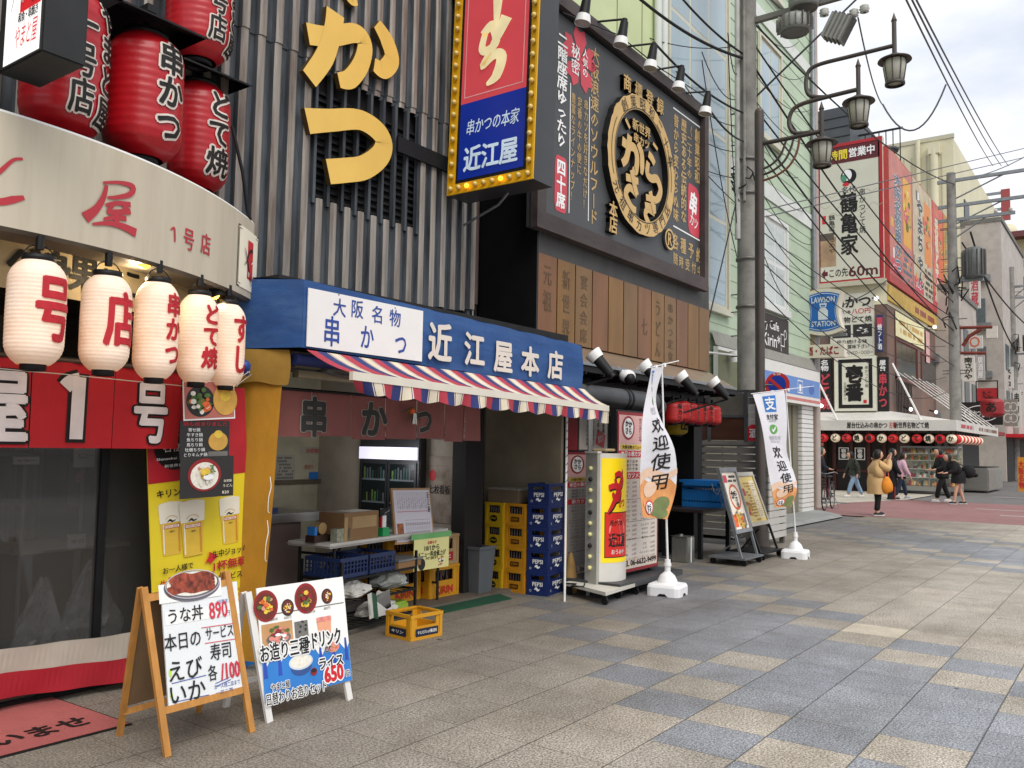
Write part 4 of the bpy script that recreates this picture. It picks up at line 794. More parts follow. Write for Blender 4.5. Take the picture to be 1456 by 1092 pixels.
mb = MB(); mb.box(VX+.1, VX+.2, YA, 5.3, zb+.6, zb+.7, BLK); mb.box(VX+.1, VX+.2, YA, 5.3, zb+2, zb+2.1, BLK); mb.pipe([(VX+.2, 4.6, zb), (VX+.25, 4.75, zb-.08), (VX+.3, 5.2, zb-.2)], .012, GALV); mb.build('bracket', vs)
# ---- blue canopy sign
bs = thing('canopy_sign', 'long blue canvas canopy sign with white panel and white shop name', 'sign', (5.8, 4.8, 2.2))
CB = mat('canvas_blue', '#23497f', .7, var=.16, scale=4, stretch=(.4, 1, 2.2), stain='#4a6a96', stain_amt=.45, sscale=2.2, bump=.35, bscale=7); CBD = mat('canvas_blue_dark', '#122d55', .75, var=.1)
zt, zb2 = 2.685, 2.205; ft, fb = lambda x: 2.69-.0195*(x-3.95), lambda x: 2.212-.012*(x-3.95)
mb = MB(); xs = [3.955+i*(7.68-3.955)/40 for i in range(41)]
rgx = random.Random(3)
def cy_(x, v): return 4.7-.012*math.sin(v*3.14)*(1 if x > 5.2 else .2)+.006*math.sin(x*11+v*5)*(1 if x > 5.2 else 0)
for a, b in zip(xs[:-1], xs[1:]):
    for k in range(6):
        v0, v1 = k/6, (k+1)/6; z = lambda x, v: fb(x)+(ft(x)-fb(x))*v-(.012*math.sin((x-5.2)*6.3)**2 if v == 0 and x > 5.2 else 0)
        mb.add([(a, cy_(a, v0), z(a, v0)), (b, cy_(b, v0), z(b, v0)), (b, cy_(b, v1), z(b, v1)), (a, cy_(a, v1), z(a, v1))], [(0, 1, 2, 3)], CB, True)
mb.quad((3.955, 4.7, 2.69), (7.68, 4.7, ft(7.68)), (7.68, 5.28, ft(7.68)+.05), (3.7, 5.28, 2.73), CB)
mb.quad((3.72, 5.2, 2.205), (3.955, 4.7, 2.212), (3.955, 4.7, 2.69), (3.70, 5.2, 2.70), CB); mb.quad((7.68, 4.7, fb(7.68)), (7.68, 5.25, fb(7.68)), (7.68, 5.25, ft(7.68)), (7.68, 4.7, ft(7.68)), CBD)
mb.build('canvas', bs)
mb = MB(street(0, 4.69)); mb.box(3.985, 5.18, 2.222, 2.634, .0, .008, mat('panel_white', '#e2dfdc', .4, var=.02))
MBt = mat('letter_blue', '#2a4590', .5); m2 = mb
for t, px, py in (('大', 483, 438), ('阪', 508, 440), ('名', 537, 448), ('物', 562, 453)): x, z = XZ(px, py, 4.68); mb.text(t, x, z, .13, .14, MBt, .012, .0095)
for t, px, py, s in (('串', 472, 472, .2), ('か', 522, 480, .17), ('つ', 570, 490, .17)): x, z = XZ(px, py, 4.68); mb.text(t, x, z, s*.85, s*1.15, MBt, .02, .0095)
for px, py in ((482, 419), (562, 438)): x, z = XZ(px, py, 4.68); mb.disc(x, z, .006, .006, CBLK, .0095, 8)
mb.build('white_panel', bs)
CL = mat('letter_canvas_white', '#d5cbc0', .7, var=.03)
for t, px, py, w_, h_ in (('近', 626, 488, .3, .33), ('江', 675, 498, .29, .3), ('屋', 716, 508, .29, .3), ('本', 754, 515, .3, .29), ('店', 790, 520, .28, .29)): x, z = XZ(px, py, 4.672); mb = MB(street(0, 4.672)); mb.text(t, x, z, w_, h_, CL, .035, .0, dn=.0003); mb.build('character', bs)
# ---- striped awning
aw = thing('striped_awning', 'red white and navy striped awning with scalloped edge under the blue sign', 'awning', (5.8, 4.4, 2.0))
AR, AN, AC = mat('awning_red', '#a93443', .75, var=.1, stain='#8e3340', stain_amt=.3), mat('awning_navy', '#2b3468', .75, var=.1), mat('awning_cream', '#d8cbb4', .75, var=.07, stain='#a99c84', stain_amt=.3)
bary = lambda x: 4.215+.047*(x-3.97); barz = lambda x: 2.005-.0125*(x-3.97); AX0, AX1 = 3.97, 7.68
mb = MB(); mv = MB(); n = 12; per = (AX1-AX0)/n
seq = ((0, .3, AR), (.3, .6, AN), (.6, .63, AC), (.63, .66, AN), (.66, .94, AC), (.94, .965, AN), (.965, 1., AC))
for i in range(n):
    for a, b, m in seq:
        k = 1 if b-a < .1 else 3
        for q in range(k):
            x0 = AX0+(i+a+(b-a)*q/k)*per; x1 = AX0+(i+a+(b-a)*(q+1)/k)*per; sag = lambda x, t: .02*math.sin(t*3.14)+.006*math.sin(x*21)*t
            for j in range(4):
                t0, t1 = j/4, (j+1)/4; f = lambda x, t: (x, 4.665+(bary(x)-4.665)*t, 2.195-.01*(x-3.97)+(barz(x)+.02-2.195+.01*(x-3.97))*t-sag(x, t))
                mb.add([f(x0, t0), f(x0, t1), f(x1, t1), f(x1, t0)], [(0, 1, 2, 3)], m, True)
            def g(x, v):
                ph = (x-AX0)/per; e = .088+.022*abs(math.sin(ph*math.pi)); curl = max(0, (.35-(x-AX0))/.35); cr = max(0, (x-AX1+.2)/.2)
                return (x+.1*curl*v-.02*cr*v, bary(x)-.014+.02*math.sin(x*16)*v+.05*curl*v, barz(x)-.03-e*v*(1-.25*curl)-.04*cr*v)
            for j in range(3): v0, v1 = j/3, (j+1)/3; mv.add([g(x0, v1), g(x1, v1), g(x1, v0), g(x0, v0)], [(0, 1, 2, 3)], m, True)
mb.build('fabric', aw); mv.build('valance', aw)
mb = MB(); mb.add([(AX0, bary(AX0)-.02, barz(AX0)-.035), (AX1, bary(AX1)-.02, barz(AX1)-.035), (AX1, bary(AX1)+.015, barz(AX1)-.035), (AX0, bary(AX0)+.015, barz(AX0)-.035), (AX0, bary(AX0)-.02, barz(AX0)+.022), (AX1, bary(AX1)-.02, barz(AX1)+.022), (AX1, bary(AX1)+.015, barz(AX1)+.022), (AX0, bary(AX0)+.015, barz(AX0)+.022)],
   [(3, 2, 1, 0), (4, 5, 6, 7), (0, 1, 5, 4), (1, 2, 6, 5), (2, 3, 7, 6), (3, 0, 4, 7)], mat('bar_cream', '#d3ccbd', .5, var=.05)); mb.build('front_bar', aw)
for x in (4.35, 7.3): mb = MB(); mb.pipe([(x, 4.98, 2.1), (x-.1, 4.6, 2.03), (x, bary(x)+.02, barz(x)-.01)], .018, GALV); mb.build('arm', aw)
mb = MB(); mb.tube((4.0, 4.83, 2.14), (7.6, 4.83, 2.14), .045, AN); mb.build('roller', aw)
# ---- maroon shop curtain
n2 = thing('shop_curtain', 'faded maroon shop curtain with dark kana letters under the awning', 'curtain', (5.1, 5.0, 1.6))
NM = mat('curtain_maroon', '#84504c', .9, var=.12, scale=4); ND = mat('curtain_ink', '#3a3a38', .9); NO = mat('curtain_outline', '#a5a199', .9)
def w2(p): return (p[0], 5.0-p[2]-.02*math.sin(p[0]*15)*(1.93-p[1])*2, p[1])
mb = MB(); mb.warp = w2; cuts = [3.9, 4.32, 4.72, 5.1, 5.48, 5.85, 6.12, 6.36]
for i in range(7): mb.rect(cuts[i]+.004, cuts[i+1]-.004, 1.595+.012*math.sin(i*2.1), 1.935, NM, 0, sub=.05)
for t, px, py, s in (('串', 446, 594, .29), ('か', 531, 597, .29), ('つ', 601, 599, .25)): x, z = XZ(px, py, 5.0); mb.text(t, x, z, s, s*1.05, ND, .045, .002, out=NO, outb=.02, sub=.06)
x, z = XZ(661, 605, 5.0); mb.text('くしかつ近江屋', x, z, .035, .24, NO, 0, .003, vert=True); mb.build('cloth', n2)
mb = MB(); mb.tube((3.9, 5.0, 1.94), (6.4, 5.0, 1.94), .012, BLK); mb.build('rod', n2)
o = thing('hanging_charm', 'straw charm with an orange hung before the maroon curtain', 'ornament', at(583, 575, Y=4.93)); c = at(586, 585, Y=4.93); mb = MB(); mb.ball(c, .028, ORG, 12, 8); mb.build('orange', o)
mb = MB(); rg = random.Random(6)
for i in range(26): a = c+Vector((rg.uniform(-.02, .02), rg.uniform(-.01, .01), .03)); mb.tube(a, a+Vector((rg.uniform(-.13, .12), rg.uniform(-.02, .02), rg.uniform(-.14, -.02))), .005, mat('straw_green', '#4c4a2e', .9, var=.3), 5, .002)
for i in range(3): mb.quad(c+Vector((-.01+.012*i, -.03, -.01)), c+Vector((.0+.012*i, -.03, -.02)), c+Vector((-.015+.02*i, -.035, -.11)), c+Vector((-.03+.02*i, -.035, -.1)), CWHT)
mb.build('straw', o)
# ---- yellow tarpaulin between the shops
yt = thing('side_tarpaulin', 'mustard yellow tarpaulin hanging between the restaurant and the open shop front', 'tarpaulin', (3.85, 5.0, .1))
TM = mat('tarp_mustard', '#ad7a1c', .8, var=.12, scale=3, stain='#7d5815', stain_amt=.5, sscale=2.5, bump=.3, bscale=9, stretch=(1, 1, .5)); TM2 = mat('tarp_tan', '#94702a', .8, var=.15, bump=.3, bscale=9)
mb = MB(); n, k = 14, 16
def tp(i, j):
    s, t = i/n, j/k; top = Vector((3.70+.25*s, 5.28-.42*s, 2.2)); bot = Vector((3.66+.18*s, 5.28-.38*s, .06)); p = top.lerp(bot, t); p.y += .012*math.sin(s*9+t*2)*(.3+t)+.004*math.sin(s*31+t*3); p.x += .006*math.sin(t*7+s*4); return p
mb.add([tp(i, j) for j in range(k+1) for i in range(n+1)], [(j*(n+1)+i, j*(n+1)+i+1, (j+1)*(n+1)+i+1, (j+1)*(n+1)+i) for j in range(k) for i in range(n)], TM, True); mb.build('sheet', yt)
mb = MB(); vs_ = []
for j in range(5):
    for i in range(n+1): s = i/n; vs_.append((3.66+.29*s, 5.2-.38*s-.02*math.sin(j*.8), 2.2-.24*j/4-.012*(j/4)*math.sin(s*9)))
mb.add(vs_, [(j*(n+1)+i, (j+1)*(n+1)+i, (j+1)*(n+1)+i+1, j*(n+1)+i+1) for j in range(4) for i in range(n)], TM2, True); mb.build('valance', yt)
mb = MB()
for px, py, py2 in ((384, 678, 726), (380, 740, 795)): a, b = at(px, py, Y=4.85), at(px-3, py2, Y=4.85); mb.pipe([a, a.lerp(b, .3)+Vector((.006, -.01, 0)), a.lerp(b, .6)+Vector((-.008, -.01, 0)), b, b+Vector((.012, 0, -.015))], .0028, CWHT, 5, fine=3)
mb.build('tie_cord', yt)
# ---- things in the open shop
ct = thing('service_counter', 'service counter with stainless top and dusky pink front', 'counter', (4.9, 6.5, .035))
a, b = at(455, 722, Y=6.2), at(455, 740, Y=6.2); mb = MB(); mb.rbox(4.0, 5.52, 6.15, 6.9, .84, .92, STEEL, .006); mb.build('steel_top', ct); mb = MB(); mb.box(4.0, 5.3, 6.22, 6.85, .035, .84, mat('counter_pink', '#7d6a63', .6, var=.08)); mb.build('front', ct)
o = thing('condiment_rack', 'small dark rack with blue tray on the steel counter', 'rack', (4.9, 6.4, .92)); mb = MB(); mb.box(4.62, 5.1, 6.3, 6.6, .92, .96, mat('tray_blue', '#1d3c78', .4)); mb.build('tray', o); mb = MB()
for x in (4.64, 5.06): mb.box(x, x+.02, 6.55, 6.58, .96, 1.14, BLK)
mb.box(4.6, 5.12, 6.5, 6.62, 1.14, 1.16, WOODD); mb.build('stand', o)
for i in range(4): x = 4.7+i*.1; b_ = tag(thing('sauce_bottle', '', 'bottle', (x, 6.45, .96), 0, 'bottles in the counter rack'), 'small sauce bottle in the dark rack on the steel counter', 'bottle'); mb = MB(); mb.lathe([(0, 0), (.03, 0), (.03, .08), (.012, .11), (.012, .14), (0, .14)], (BWR, BWL)[i % 2], (x, 6.45, .96), 12); mb.build('bottle_glass', b_)
fr = thing('drinks_fridge', 'black glass door drinks fridge with a lit white header', 'fridge', (7.0, 6.75, .035)); FB_ = mat('fridge_black', '#2a2b2c', .4)
mb = MB(); mb.rbox(6.93, 7.045, 6.26, 7.18, .04, 1.62, FB_, .01); mb.build('cabinet', fr)
mb = MB(gable(6.925, 0)); mb.box(-7.16, -6.28, 1.385, 1.52, 0, .02, mat('fridge_light', '#eceaf2', .4, emit=.45, var=.1, ecol='#e8e4ff')); mb.build('header_light', fr); glow(fr, (6.45, 6.6, 1.35), 7, (.95, .95, 1), .2)
for a, b in ((-7.14, -6.73), (-6.71, -6.3)):
    mb = MB(gable(6.925, 0)); mb.rect(a, b, .12, 1.36, mat('fridge_inside', '#10181a', .25), .001); mb.frame(a, b, .12, 1.36, .025, GALV if False else FB_, .006)
    for z in (.4, .65, .9, 1.15): mb.rect(a+.03, b-.03, z, z+.02, mat('wire_shelf', '#5f666a', .4), .004)
    rg = random.Random(int(-a*100))
    for z in (.42, .67, .92, 1.17):
        for i in range(8): u = a+.05+i*.042; mb.rect(u, u+.026, z, z+.13*rg.uniform(.7, 1), (BWL, mat('can_teal', '#25423f', .4), mat('can_grey', '#4b5254', .4), GRN)[rg.randrange(4)], .003)
    mb.build('door', fr)
mb = MB(); crm = random.Random(3)
o = thing('film_bundle', 'crumpled plastic sheeting piled on top of the drinks fridge', 'sheeting', (7.0, 6.6, 1.62)); GF = mat('grey_film', '#7d8083', .3, var=.3, scale=14)
for i in range(12): mb.ball((6.98+crm.uniform(-.06, .06), 6.0+crm.random()*.9, 1.64+crm.uniform(0, .05)), crm.uniform(.04, .08), GF, 9, 6, (1.2, 1.6, .5))
mb.build('film', o)
GR = gable(7.045, 0)
for (x0, y0, x1, y1, lab, txt) in ((594, 644, 606, 656, 'small red notice high on the buff wall beside the fridge', 1), (598, 648, 642, 745, 'large torn pale notice with a red seal beside the fridge', 2)):
    o = thing('notice', lab, 'notice', at(x0, y1, X=7.04)); mb = MB(GR); u0, v1 = YZ(x0, y0, 7.04); u1, v0 = YZ(x1, y1, 7.04)
    n0 = .007 if txt == 1 else .003; mb.rect(u0, u1, v0, v1, CRED if txt == 1 else mat('notice_buff', '#a79b8c', .8, stain='#6b5540', stain_amt=.8, sscale=4), n0)
    if txt == 2: mb.text('七枚看板', (u0+u1)/2+.05, v0+.35, .3, .1, CBLK, .02, n0+.002); mb.disc((u0+u1)/2-.05, v0+.5, .05, .06, CRED, n0+.002); mb.bars(u0+.05, u1-.05, v0+.6, v1-.1, GREY, 4, n0+.002, 5)
    else: mb.text('ビール', (u0+u1)/2, (v0+v1)/2, .1, .04, CWHT, .01, n0+.002)
    mb.build('sheet', o)
bx = street(0, 8.0)
def notice(px, py, w_, h_, lab, m=PAPER, txt=None, tm=None, rows=0, seed=1):
    x, z = XZ(px, py, 7.99); o = thing('notice', lab, 'notice', (x, 7.99, z-h_/2)); mb = MB(bx); mb.rect(x-w_/2, x+w_/2, z-h_/2, z+h_/2, m, .004)
    if txt: mb.text(txt, x, z+(h_*.2 if rows else 0), min(w_*.85, h_*.7*len(txt)), h_*(.3 if rows else .6), tm or CBLK, .01, .006)
    if rows: mb.bars(x-w_*.42, x+w_*.42, z-h_*.45, z+h_*(.02 if txt else .44), GREY, rows, .006, seed)
    mb.build('sheet', o)
DP = mat('notice_dim', '#a8a595', .8, var=.04)
notice(447, 641, .42, .09, 'long pale notice strip with red words, high on the tan wall', DP, '自家製麺', CRED); notice(406, 665, .28, .3, 'white notice sheet at the dark end of the tan wall', DP, None, None, 7, 3); notice(488, 668, .3, .36, 'white price sheet on the tan wall nearest the fridge', DP, None, None, 8, 4)
notice(440, 664, .17, .1, 'small red written slip above the blue card', MATS['inner_wall_tan'], '焼売り', mat('ink_orange', '#a8452c', .7)); notice(449, 677, .2, .1, 'small blue picture card on the tan wall ledge', SKY, None)
for i in range(6): notice(403+i*8.5, 618, .075, .1, 'small menu slip in the row under the maroon curtain', mat('slip_mauve', '#8d7f86', .8), '串', CBLK) if False else None
# ---- folding table in front of the shop
ft = thing('folding_table', 'white topped folding table with dark steel legs', 'table', (5.75, 5.62, 0))
tq = [at(417, 766, z=.72), at(468, 776, z=.72), at(640, 752, z=.72)]
P0, P1, P2 = Vector((4.9, 5.86, 0)), Vector((4.9, 5.38, 0)), Vector((6.67, 5.59, 0)); uu = (P2-P1).normalized(); vv = Vector((-uu.y, uu.x, 0)); Lx = (P2-P1).length; TM_ = plane(P1, uu, vv); Dp = .5
mb = MB(TM_); mb.rbox(0, Lx, 0, Dp, .685, .725, mat('table_top_white', '#c9c5bd', .5, var=.05, stain='#8f897e', stain_amt=.35), .018); mb.build('table_top', ft)
LG_ = mat('leg_dark', '#2c2d2e', .45, .4)
for x in (.12, Lx-.12):
    for y in (.06, Dp-.06): mb = MB(TM_); mb.tube((x, y, 0), (x, y, .685), .014, LG_); mb.build('leg', ft)
for x in (.12, Lx-.12):
    for z in (.2, .62): mb = MB(TM_); mb.tube((x, .06, z), (x, Dp-.06, z), .011, LG_); mb.build('stretcher', ft)
for x, s in ((.12, 1), (Lx-.12, -1)): mb = MB(TM_); mb.tube((x, Dp/2, .4), (x+s*.36, Dp/2, .69), .009, LG_); mb.build('brace', ft)
TZ = .7255
def tpt(px, py): p = TM_.inverted() @ at(px, py, z=TZ); return p.x, p.y
KR = mat('cardboard', '#8d6c49', .8, var=.08, scale=3, stain='#74573a', stain_amt=.4); KT = mat('packing_tape', '#a98a5e', .35)
x0, _ = tpt(476, 769); x1, _ = tpt(541, 764); o = thing('cardboard_box', 'taped cardboard box standing on the white folding table', 'box', TM_ @ Vector(((x0+x1)/2, .15, TZ))); mb = MB(TM_); mb.box(x0, x1, .05, .33, TZ, TZ+.235, KR); mb.box(x0+.1, x1-.03, .046, .05, TZ+.1, TZ+.2, KT); mb.box(x0-.002, x0+.04, .045, .05, TZ, TZ+.2, KT); mb.box(x0+.13, x1-.04, .1, .27, TZ+.235, TZ+.238, BOXW); mb.build('carton', o)
x0, _ = tpt(435, 770); o = thing('tape_dispenser', 'tape dispenser with a roll of tape at the near end of the table', 'tape dispenser', TM_ @ Vector((x0, .2, TZ))); mb = MB(TM_); mb.box(x0-.05, x0+.14, .16, .26, TZ, TZ+.06, WOODD); mb.box(x0-.04, x0-.01, .17, .25, TZ+.06, TZ+.13, SKY); mb.build('stand', o); mb = MB(TM_); mb.tube((x0+.07, .18, TZ+.11), (x0+.07, .24, TZ+.11), .05, KT, 20); mb.build('tape_roll', o)
o = thing('small_packet', 'small pale printed packet beside the tape dispenser', 'packet', TM_ @ Vector((x0+.16, .08, TZ))); mb = MB(TM_); mb.box(x0+.1, x0+.27, .05, .12, TZ, TZ+.11, mat('packet_print', '#8f917d', .5, var=.4, scale=30)); mb.build('carton', o)
x0, _ = tpt(547, 763); o = thing('pen_stand', 'green pen stand with a white label on the table', 'holder', TM_ @ Vector((x0+.04, .1, TZ))); mb = MB(TM_); mb.box(x0, x0+.1, .05, .13, TZ, TZ+.075, mat('green_plastic', '#1f9a55', .4), taper=.004); mb.build('cup', o); mb = MB(TM_); mb.box(x0+.03, x0+.085, .08, .09, TZ+.075, TZ+.18, CWHT); mb.box(x0+.01, x0+.028, .08, .1, TZ+.075, TZ+.17, CRED); mb.box(x0+.03, x0+.085, .11, .12, TZ+.075, TZ+.24, CBLK); mb.build('card', o)
for i, (px, m, hh, lab) in enumerate(((556, CBLK, .17, 'black capped bottle behind the green pen stand'), (566, GRN, .15, 'green topped bottle beside the framed price list'))):
    x0, _ = tpt(px, 762); o = thing('sauce_bottle', lab, 'bottle', TM_ @ Vector((x0+.05, .25, TZ))); mb = MB(TM_); mb.lathe([(0, 0), (.035, 0), (.035, hh*.6), (.014, hh*.8), (.014, hh), (0, hh)], m, (x0+.05, .25, TZ), 14); mb.build('bottle_body', o)
# framed price list leaning on the table
o = thing('price_list', 'framed white price list leaning at the table end', 'menu', at(590, 762, Y=5.55)); q = [at(x, y, Y=5.6) for x, y in ((556, 708), (608, 706), (618, 757), (566, 760))]
u, v = (q[1]-q[0]+q[2]-q[3]), (q[0]-q[3]+q[1]-q[2]); v = v+Vector((0, .12, 0)); W_, H_ = .545, .52; M = plane((0, 0, 0), u, v); M.translation = sum(q, Vector())/4
mb = MB(M); mb.box(-W_/2, W_/2, -H_/2, H_/2, -.02, 0, mat('frame_tan', '#b08a62', .6)); mb.build('frame', o)
mb = MB(M); mb.rect(-W_/2+.02, W_/2-.02, -H_/2+.02, H_/2-.02, mat('list_paper', '#d9d3dc', .6, var=.02), .002)
for i in range(14): mb.text('くしかつ百円'[:4+i % 3], -.2+i*.03, .14, .022, .16, GREY, 0, .0035, vert=True, res=1); mb.text('一本八十円'[:4], -.11+i*.025, -.1, .02, .15, GREY, 0, .0035, vert=True, res=1)
mb.text('近江屋', .225, .12, .035, .2, CBLK, .01, .0035, vert=True); mb.rect(-.22, .2, .035, .04, PRED, .0035); mb.rect(-.235, -.15, -.21, -.07, mat('skewer_print', '#9a5a33', .5, var=.5, scale=25), .0035); mb.build('paper', o)
# yellow notice hanging from the table edge
o = thing('paper_notice', 'pale yellow notice sheet with green tape hanging from the table', 'notice', at(612, 805, Y=5.52)); q = [at(x, y, Y=5.5) for x, y in ((587, 763), (637, 757), (638, 805), (591, 812))]
W_, H_ = (q[1]-q[0]).length, (q[0]-q[3]).length; M = plane((0, 0, 0), q[1]-q[0]+q[2]-q[3], q[0]-q[3]+q[1]-q[2]); M.translation = sum(q, Vector())/4
mb = MB(M); mb.rect(-W_/2, W_/2, -H_/2, H_/2, mat('notice_yellow', '#e3dc97', .7, var=.03), 0); mb.text('お知らせ', 0, H_*.27, W_*.26, .035, CRED, .01, .003); mb.text('10/1から', 0, H_*.12, W_*.42, .05, CBLK, .02, .003); mb.text('メニュー料金値上げ', 0, -H_*.06, W_*.8, .055, CBLK, .02, .003); mb.text('させて頂きます', 0, -H_*.18, W_*.36, .028, CBLK, .01, .003)
mb.disc(-W_*.28, -H_*.33, .05, .055, DGR, .003); blobs(mb, W_*.28, -H_*.3, .06, (PINK, CBLK, CWHT, WOODL), .003, 14, 7); mb.build('sheet', o)
mb = MB(M); mb.box(-W_/2-.04, W_/2+.03, H_/2-.035, H_/2+.015, .001, .004, mat('tape_green', '#6fb06c', .4)); mb.build('tape', o)
crumple('plastic_bag', 'big crumpled clear plastic bag behind the framed price list', at(566, 757, Y=5.75), .17, .12, .34, mat('grey_clear_film', '#9a9ea4', .2, var=.2, alpha=.55), 11)
x0, _ = tpt(626, 752); o = thing('paper_cup', 'pale blue cup at the far end of the table', 'cup', TM_ @ Vector((x0, .3, TZ))); mb = MB(TM_); mb.lathe([(0, 0), (.042, 0), (.05, .11), (.046, .11), (.04, .006), (0, .006)], mat('cup_blue', '#9fb8bd', .5), (x0, .3, TZ), 18); mb.build('cup_body', o)
# ---- wire rack under the table with baskets and bags
rk = thing('wire_rack', 'black three tier rack under the folding table', 'rack', (5.05, 5.55, 0)); RX0, RX1, RY0, RY1 = 4.82, 5.72, 5.25, 5.72
RM = plane((4.86, 5.2, 0), uu, vv); Lr, Dr = 1.02, .42
mb = MB(RM)
for x in (0, Lr):
    for y in (0, Dr): mb.box(x-.01, x+.01, y-.01, y+.01, 0, .6, BLK)
mb.build('upright', rk)
for z in (.05, .25, .44):
    mb = MB(RM); mb.box(0, Lr, -.008, .008, z, z+.02, BLK); mb.box(0, Lr, Dr-.008, Dr+.008, z, z+.02, BLK); mb.box(-.008, .008, .008, Dr-.008, z, z+.02, BLK); mb.box(Lr-.008, Lr+.008, .008, Dr-.008, z, z+.02, BLK)
    for i in range(1, 12): mb.box(i*Lr/12-.003, i*Lr/12+.003, .008, Dr-.008, z+.006, z+.012, BLK)
    mb.build('shelf', rk)
def basket(o, M, x0, x1, y0, y1, z, h, m, slots=8, rows=3):
    t = .012
    mb = MB(M); mb.box(x0, x1, y0, y1, z, z+.012, m); mb.build('base', o)
    mb = MB(M)
    for z0, z1 in ((z+.012, z+h*.2), (z+h*.8, z+h)): mb.box(x0, x1, y0, y0+t, z0, z1, m); mb.box(x0, x1, y1-t, y1, z0, z1, m); mb.box(x0, x0+t, y0+t, y1-t, z0, z1, m); mb.box(x1-t, x1, y0+t, y1-t, z0, z1, m)
    for i in range(slots+1):
        x = x0+(x1-x0-t)*i/slots; mb.box(x, x+t, y0+.002, y0+t-.002, z+h*.2, z+h*.8, m); mb.box(x, x+t, y1-t+.002, y1-.002, z+h*.2, z+h*.8, m)
    for i in range(1, slots): y = y0+(y1-y0-t)*i/slots; mb.box(x0+.002, x0+t-.002, y, y+t, z+h*.2, z+h*.8, m); mb.box(x1-t+.002, x1-.002, y, y+t, z+h*.2, z+h*.8, m)
    for i in range(1, rows): zz = z+h*.2+h*.6*i/rows; mb.box(x0, x1, y0+.004, y0+t-.004, zz, zz+.008, m); mb.box(x0+.004, x0+t-.004, y0+t, y1-t, zz, zz+.008, m)
    mb.build('wall', o)
NVY = mat('basket_navy', '#1d2c52', .45, var=.1)
for x0, x1, lab in ((.0, .36, 'navy plastic basket on the rack nearest the yellow tarpaulin'), (.38, .74, 'second navy plastic basket on the rack beside the tray')): o = thing('plastic_basket', lab, 'basket', RM @ Vector(((x0+x1)/2, .2, .462)), 0, 'navy baskets on the rack'); basket(o, RM, x0+.01, x1, .02, .4, .462, .16, NVY)
o = thing('lidded_tray', 'grey lidded tray on the rack under the table', 'tray', RM @ Vector((.9, .2, .47))); mb = MB(RM); mb.box(.76, 1.1, .0, .4, .462, .52, KR); mb.build('tray', o); mb = MB(RM); mb.box(.75, 1.12, -.01, .41, .52, .535, GALV); mb.build('lid', o)
BGW = mat('bag_white', '#b9b7b0', .5, var=.12); BGG = mat('bag_green', '#1f4d36', .5)
crumple('shopping_bag', 'white and green bag slumped on the middle rack tier', RM @ Vector((.22, .1, .272)), .2, .14, .16, BGW, 21); crumple('shopping_bag', 'clear bag of goods on the rack beside the table leg', RM @ Vector((.75, .12, .272)), .17, .14, .2, mat('bag_film', '#a7aaa4', .25, var=.3, alpha=.75), 22)
crumple('shopping_bag', 'white knotted bag at the end of the upper tier', RM @ Vector((1.12, .12, .462)) if False else RM @ Vector((.55, .08, .072)), .2, .13, .17, BGW, 23)
o = thing('folded_towel', 'green and white towel draped over the rack edge', 'towel', RM @ Vector((.5, -.03, .3))); mb = MB(RM); vs_ = [(.3+.035*i, -.03-.02*math.sin(i*.9)-.03*j/4, .31-.2*j/4+.012*math.sin(i*1.7)) for j in range(5) for i in range(9)]
mb.add(vs_, [(j*9+i, (j+1)*9+i, (j+1)*9+i+1, j*9+i+1) for j in range(4) for i in range(9)], BGW, True); mb.add([(x, y-.004, z) for x, y, z in vs_], [(j*9+i, (j+1)*9+i, (j+1)*9+i+1, j*9+i+1) for j in range(4) for i in (1, 2)], BGG, True); mb.build('cloth', o)
o = thing('green_packet', 'lime green packet lying on the lowest rack tier', 'packet', RM @ Vector((.85, .1, .07))); mb = MB(RM); mb.rbox(.74, .98, .03, .2, .071, .16, mat('lime_print', '#8aa83a', .4, var=.1), .02); mb.build('packet_body', o)
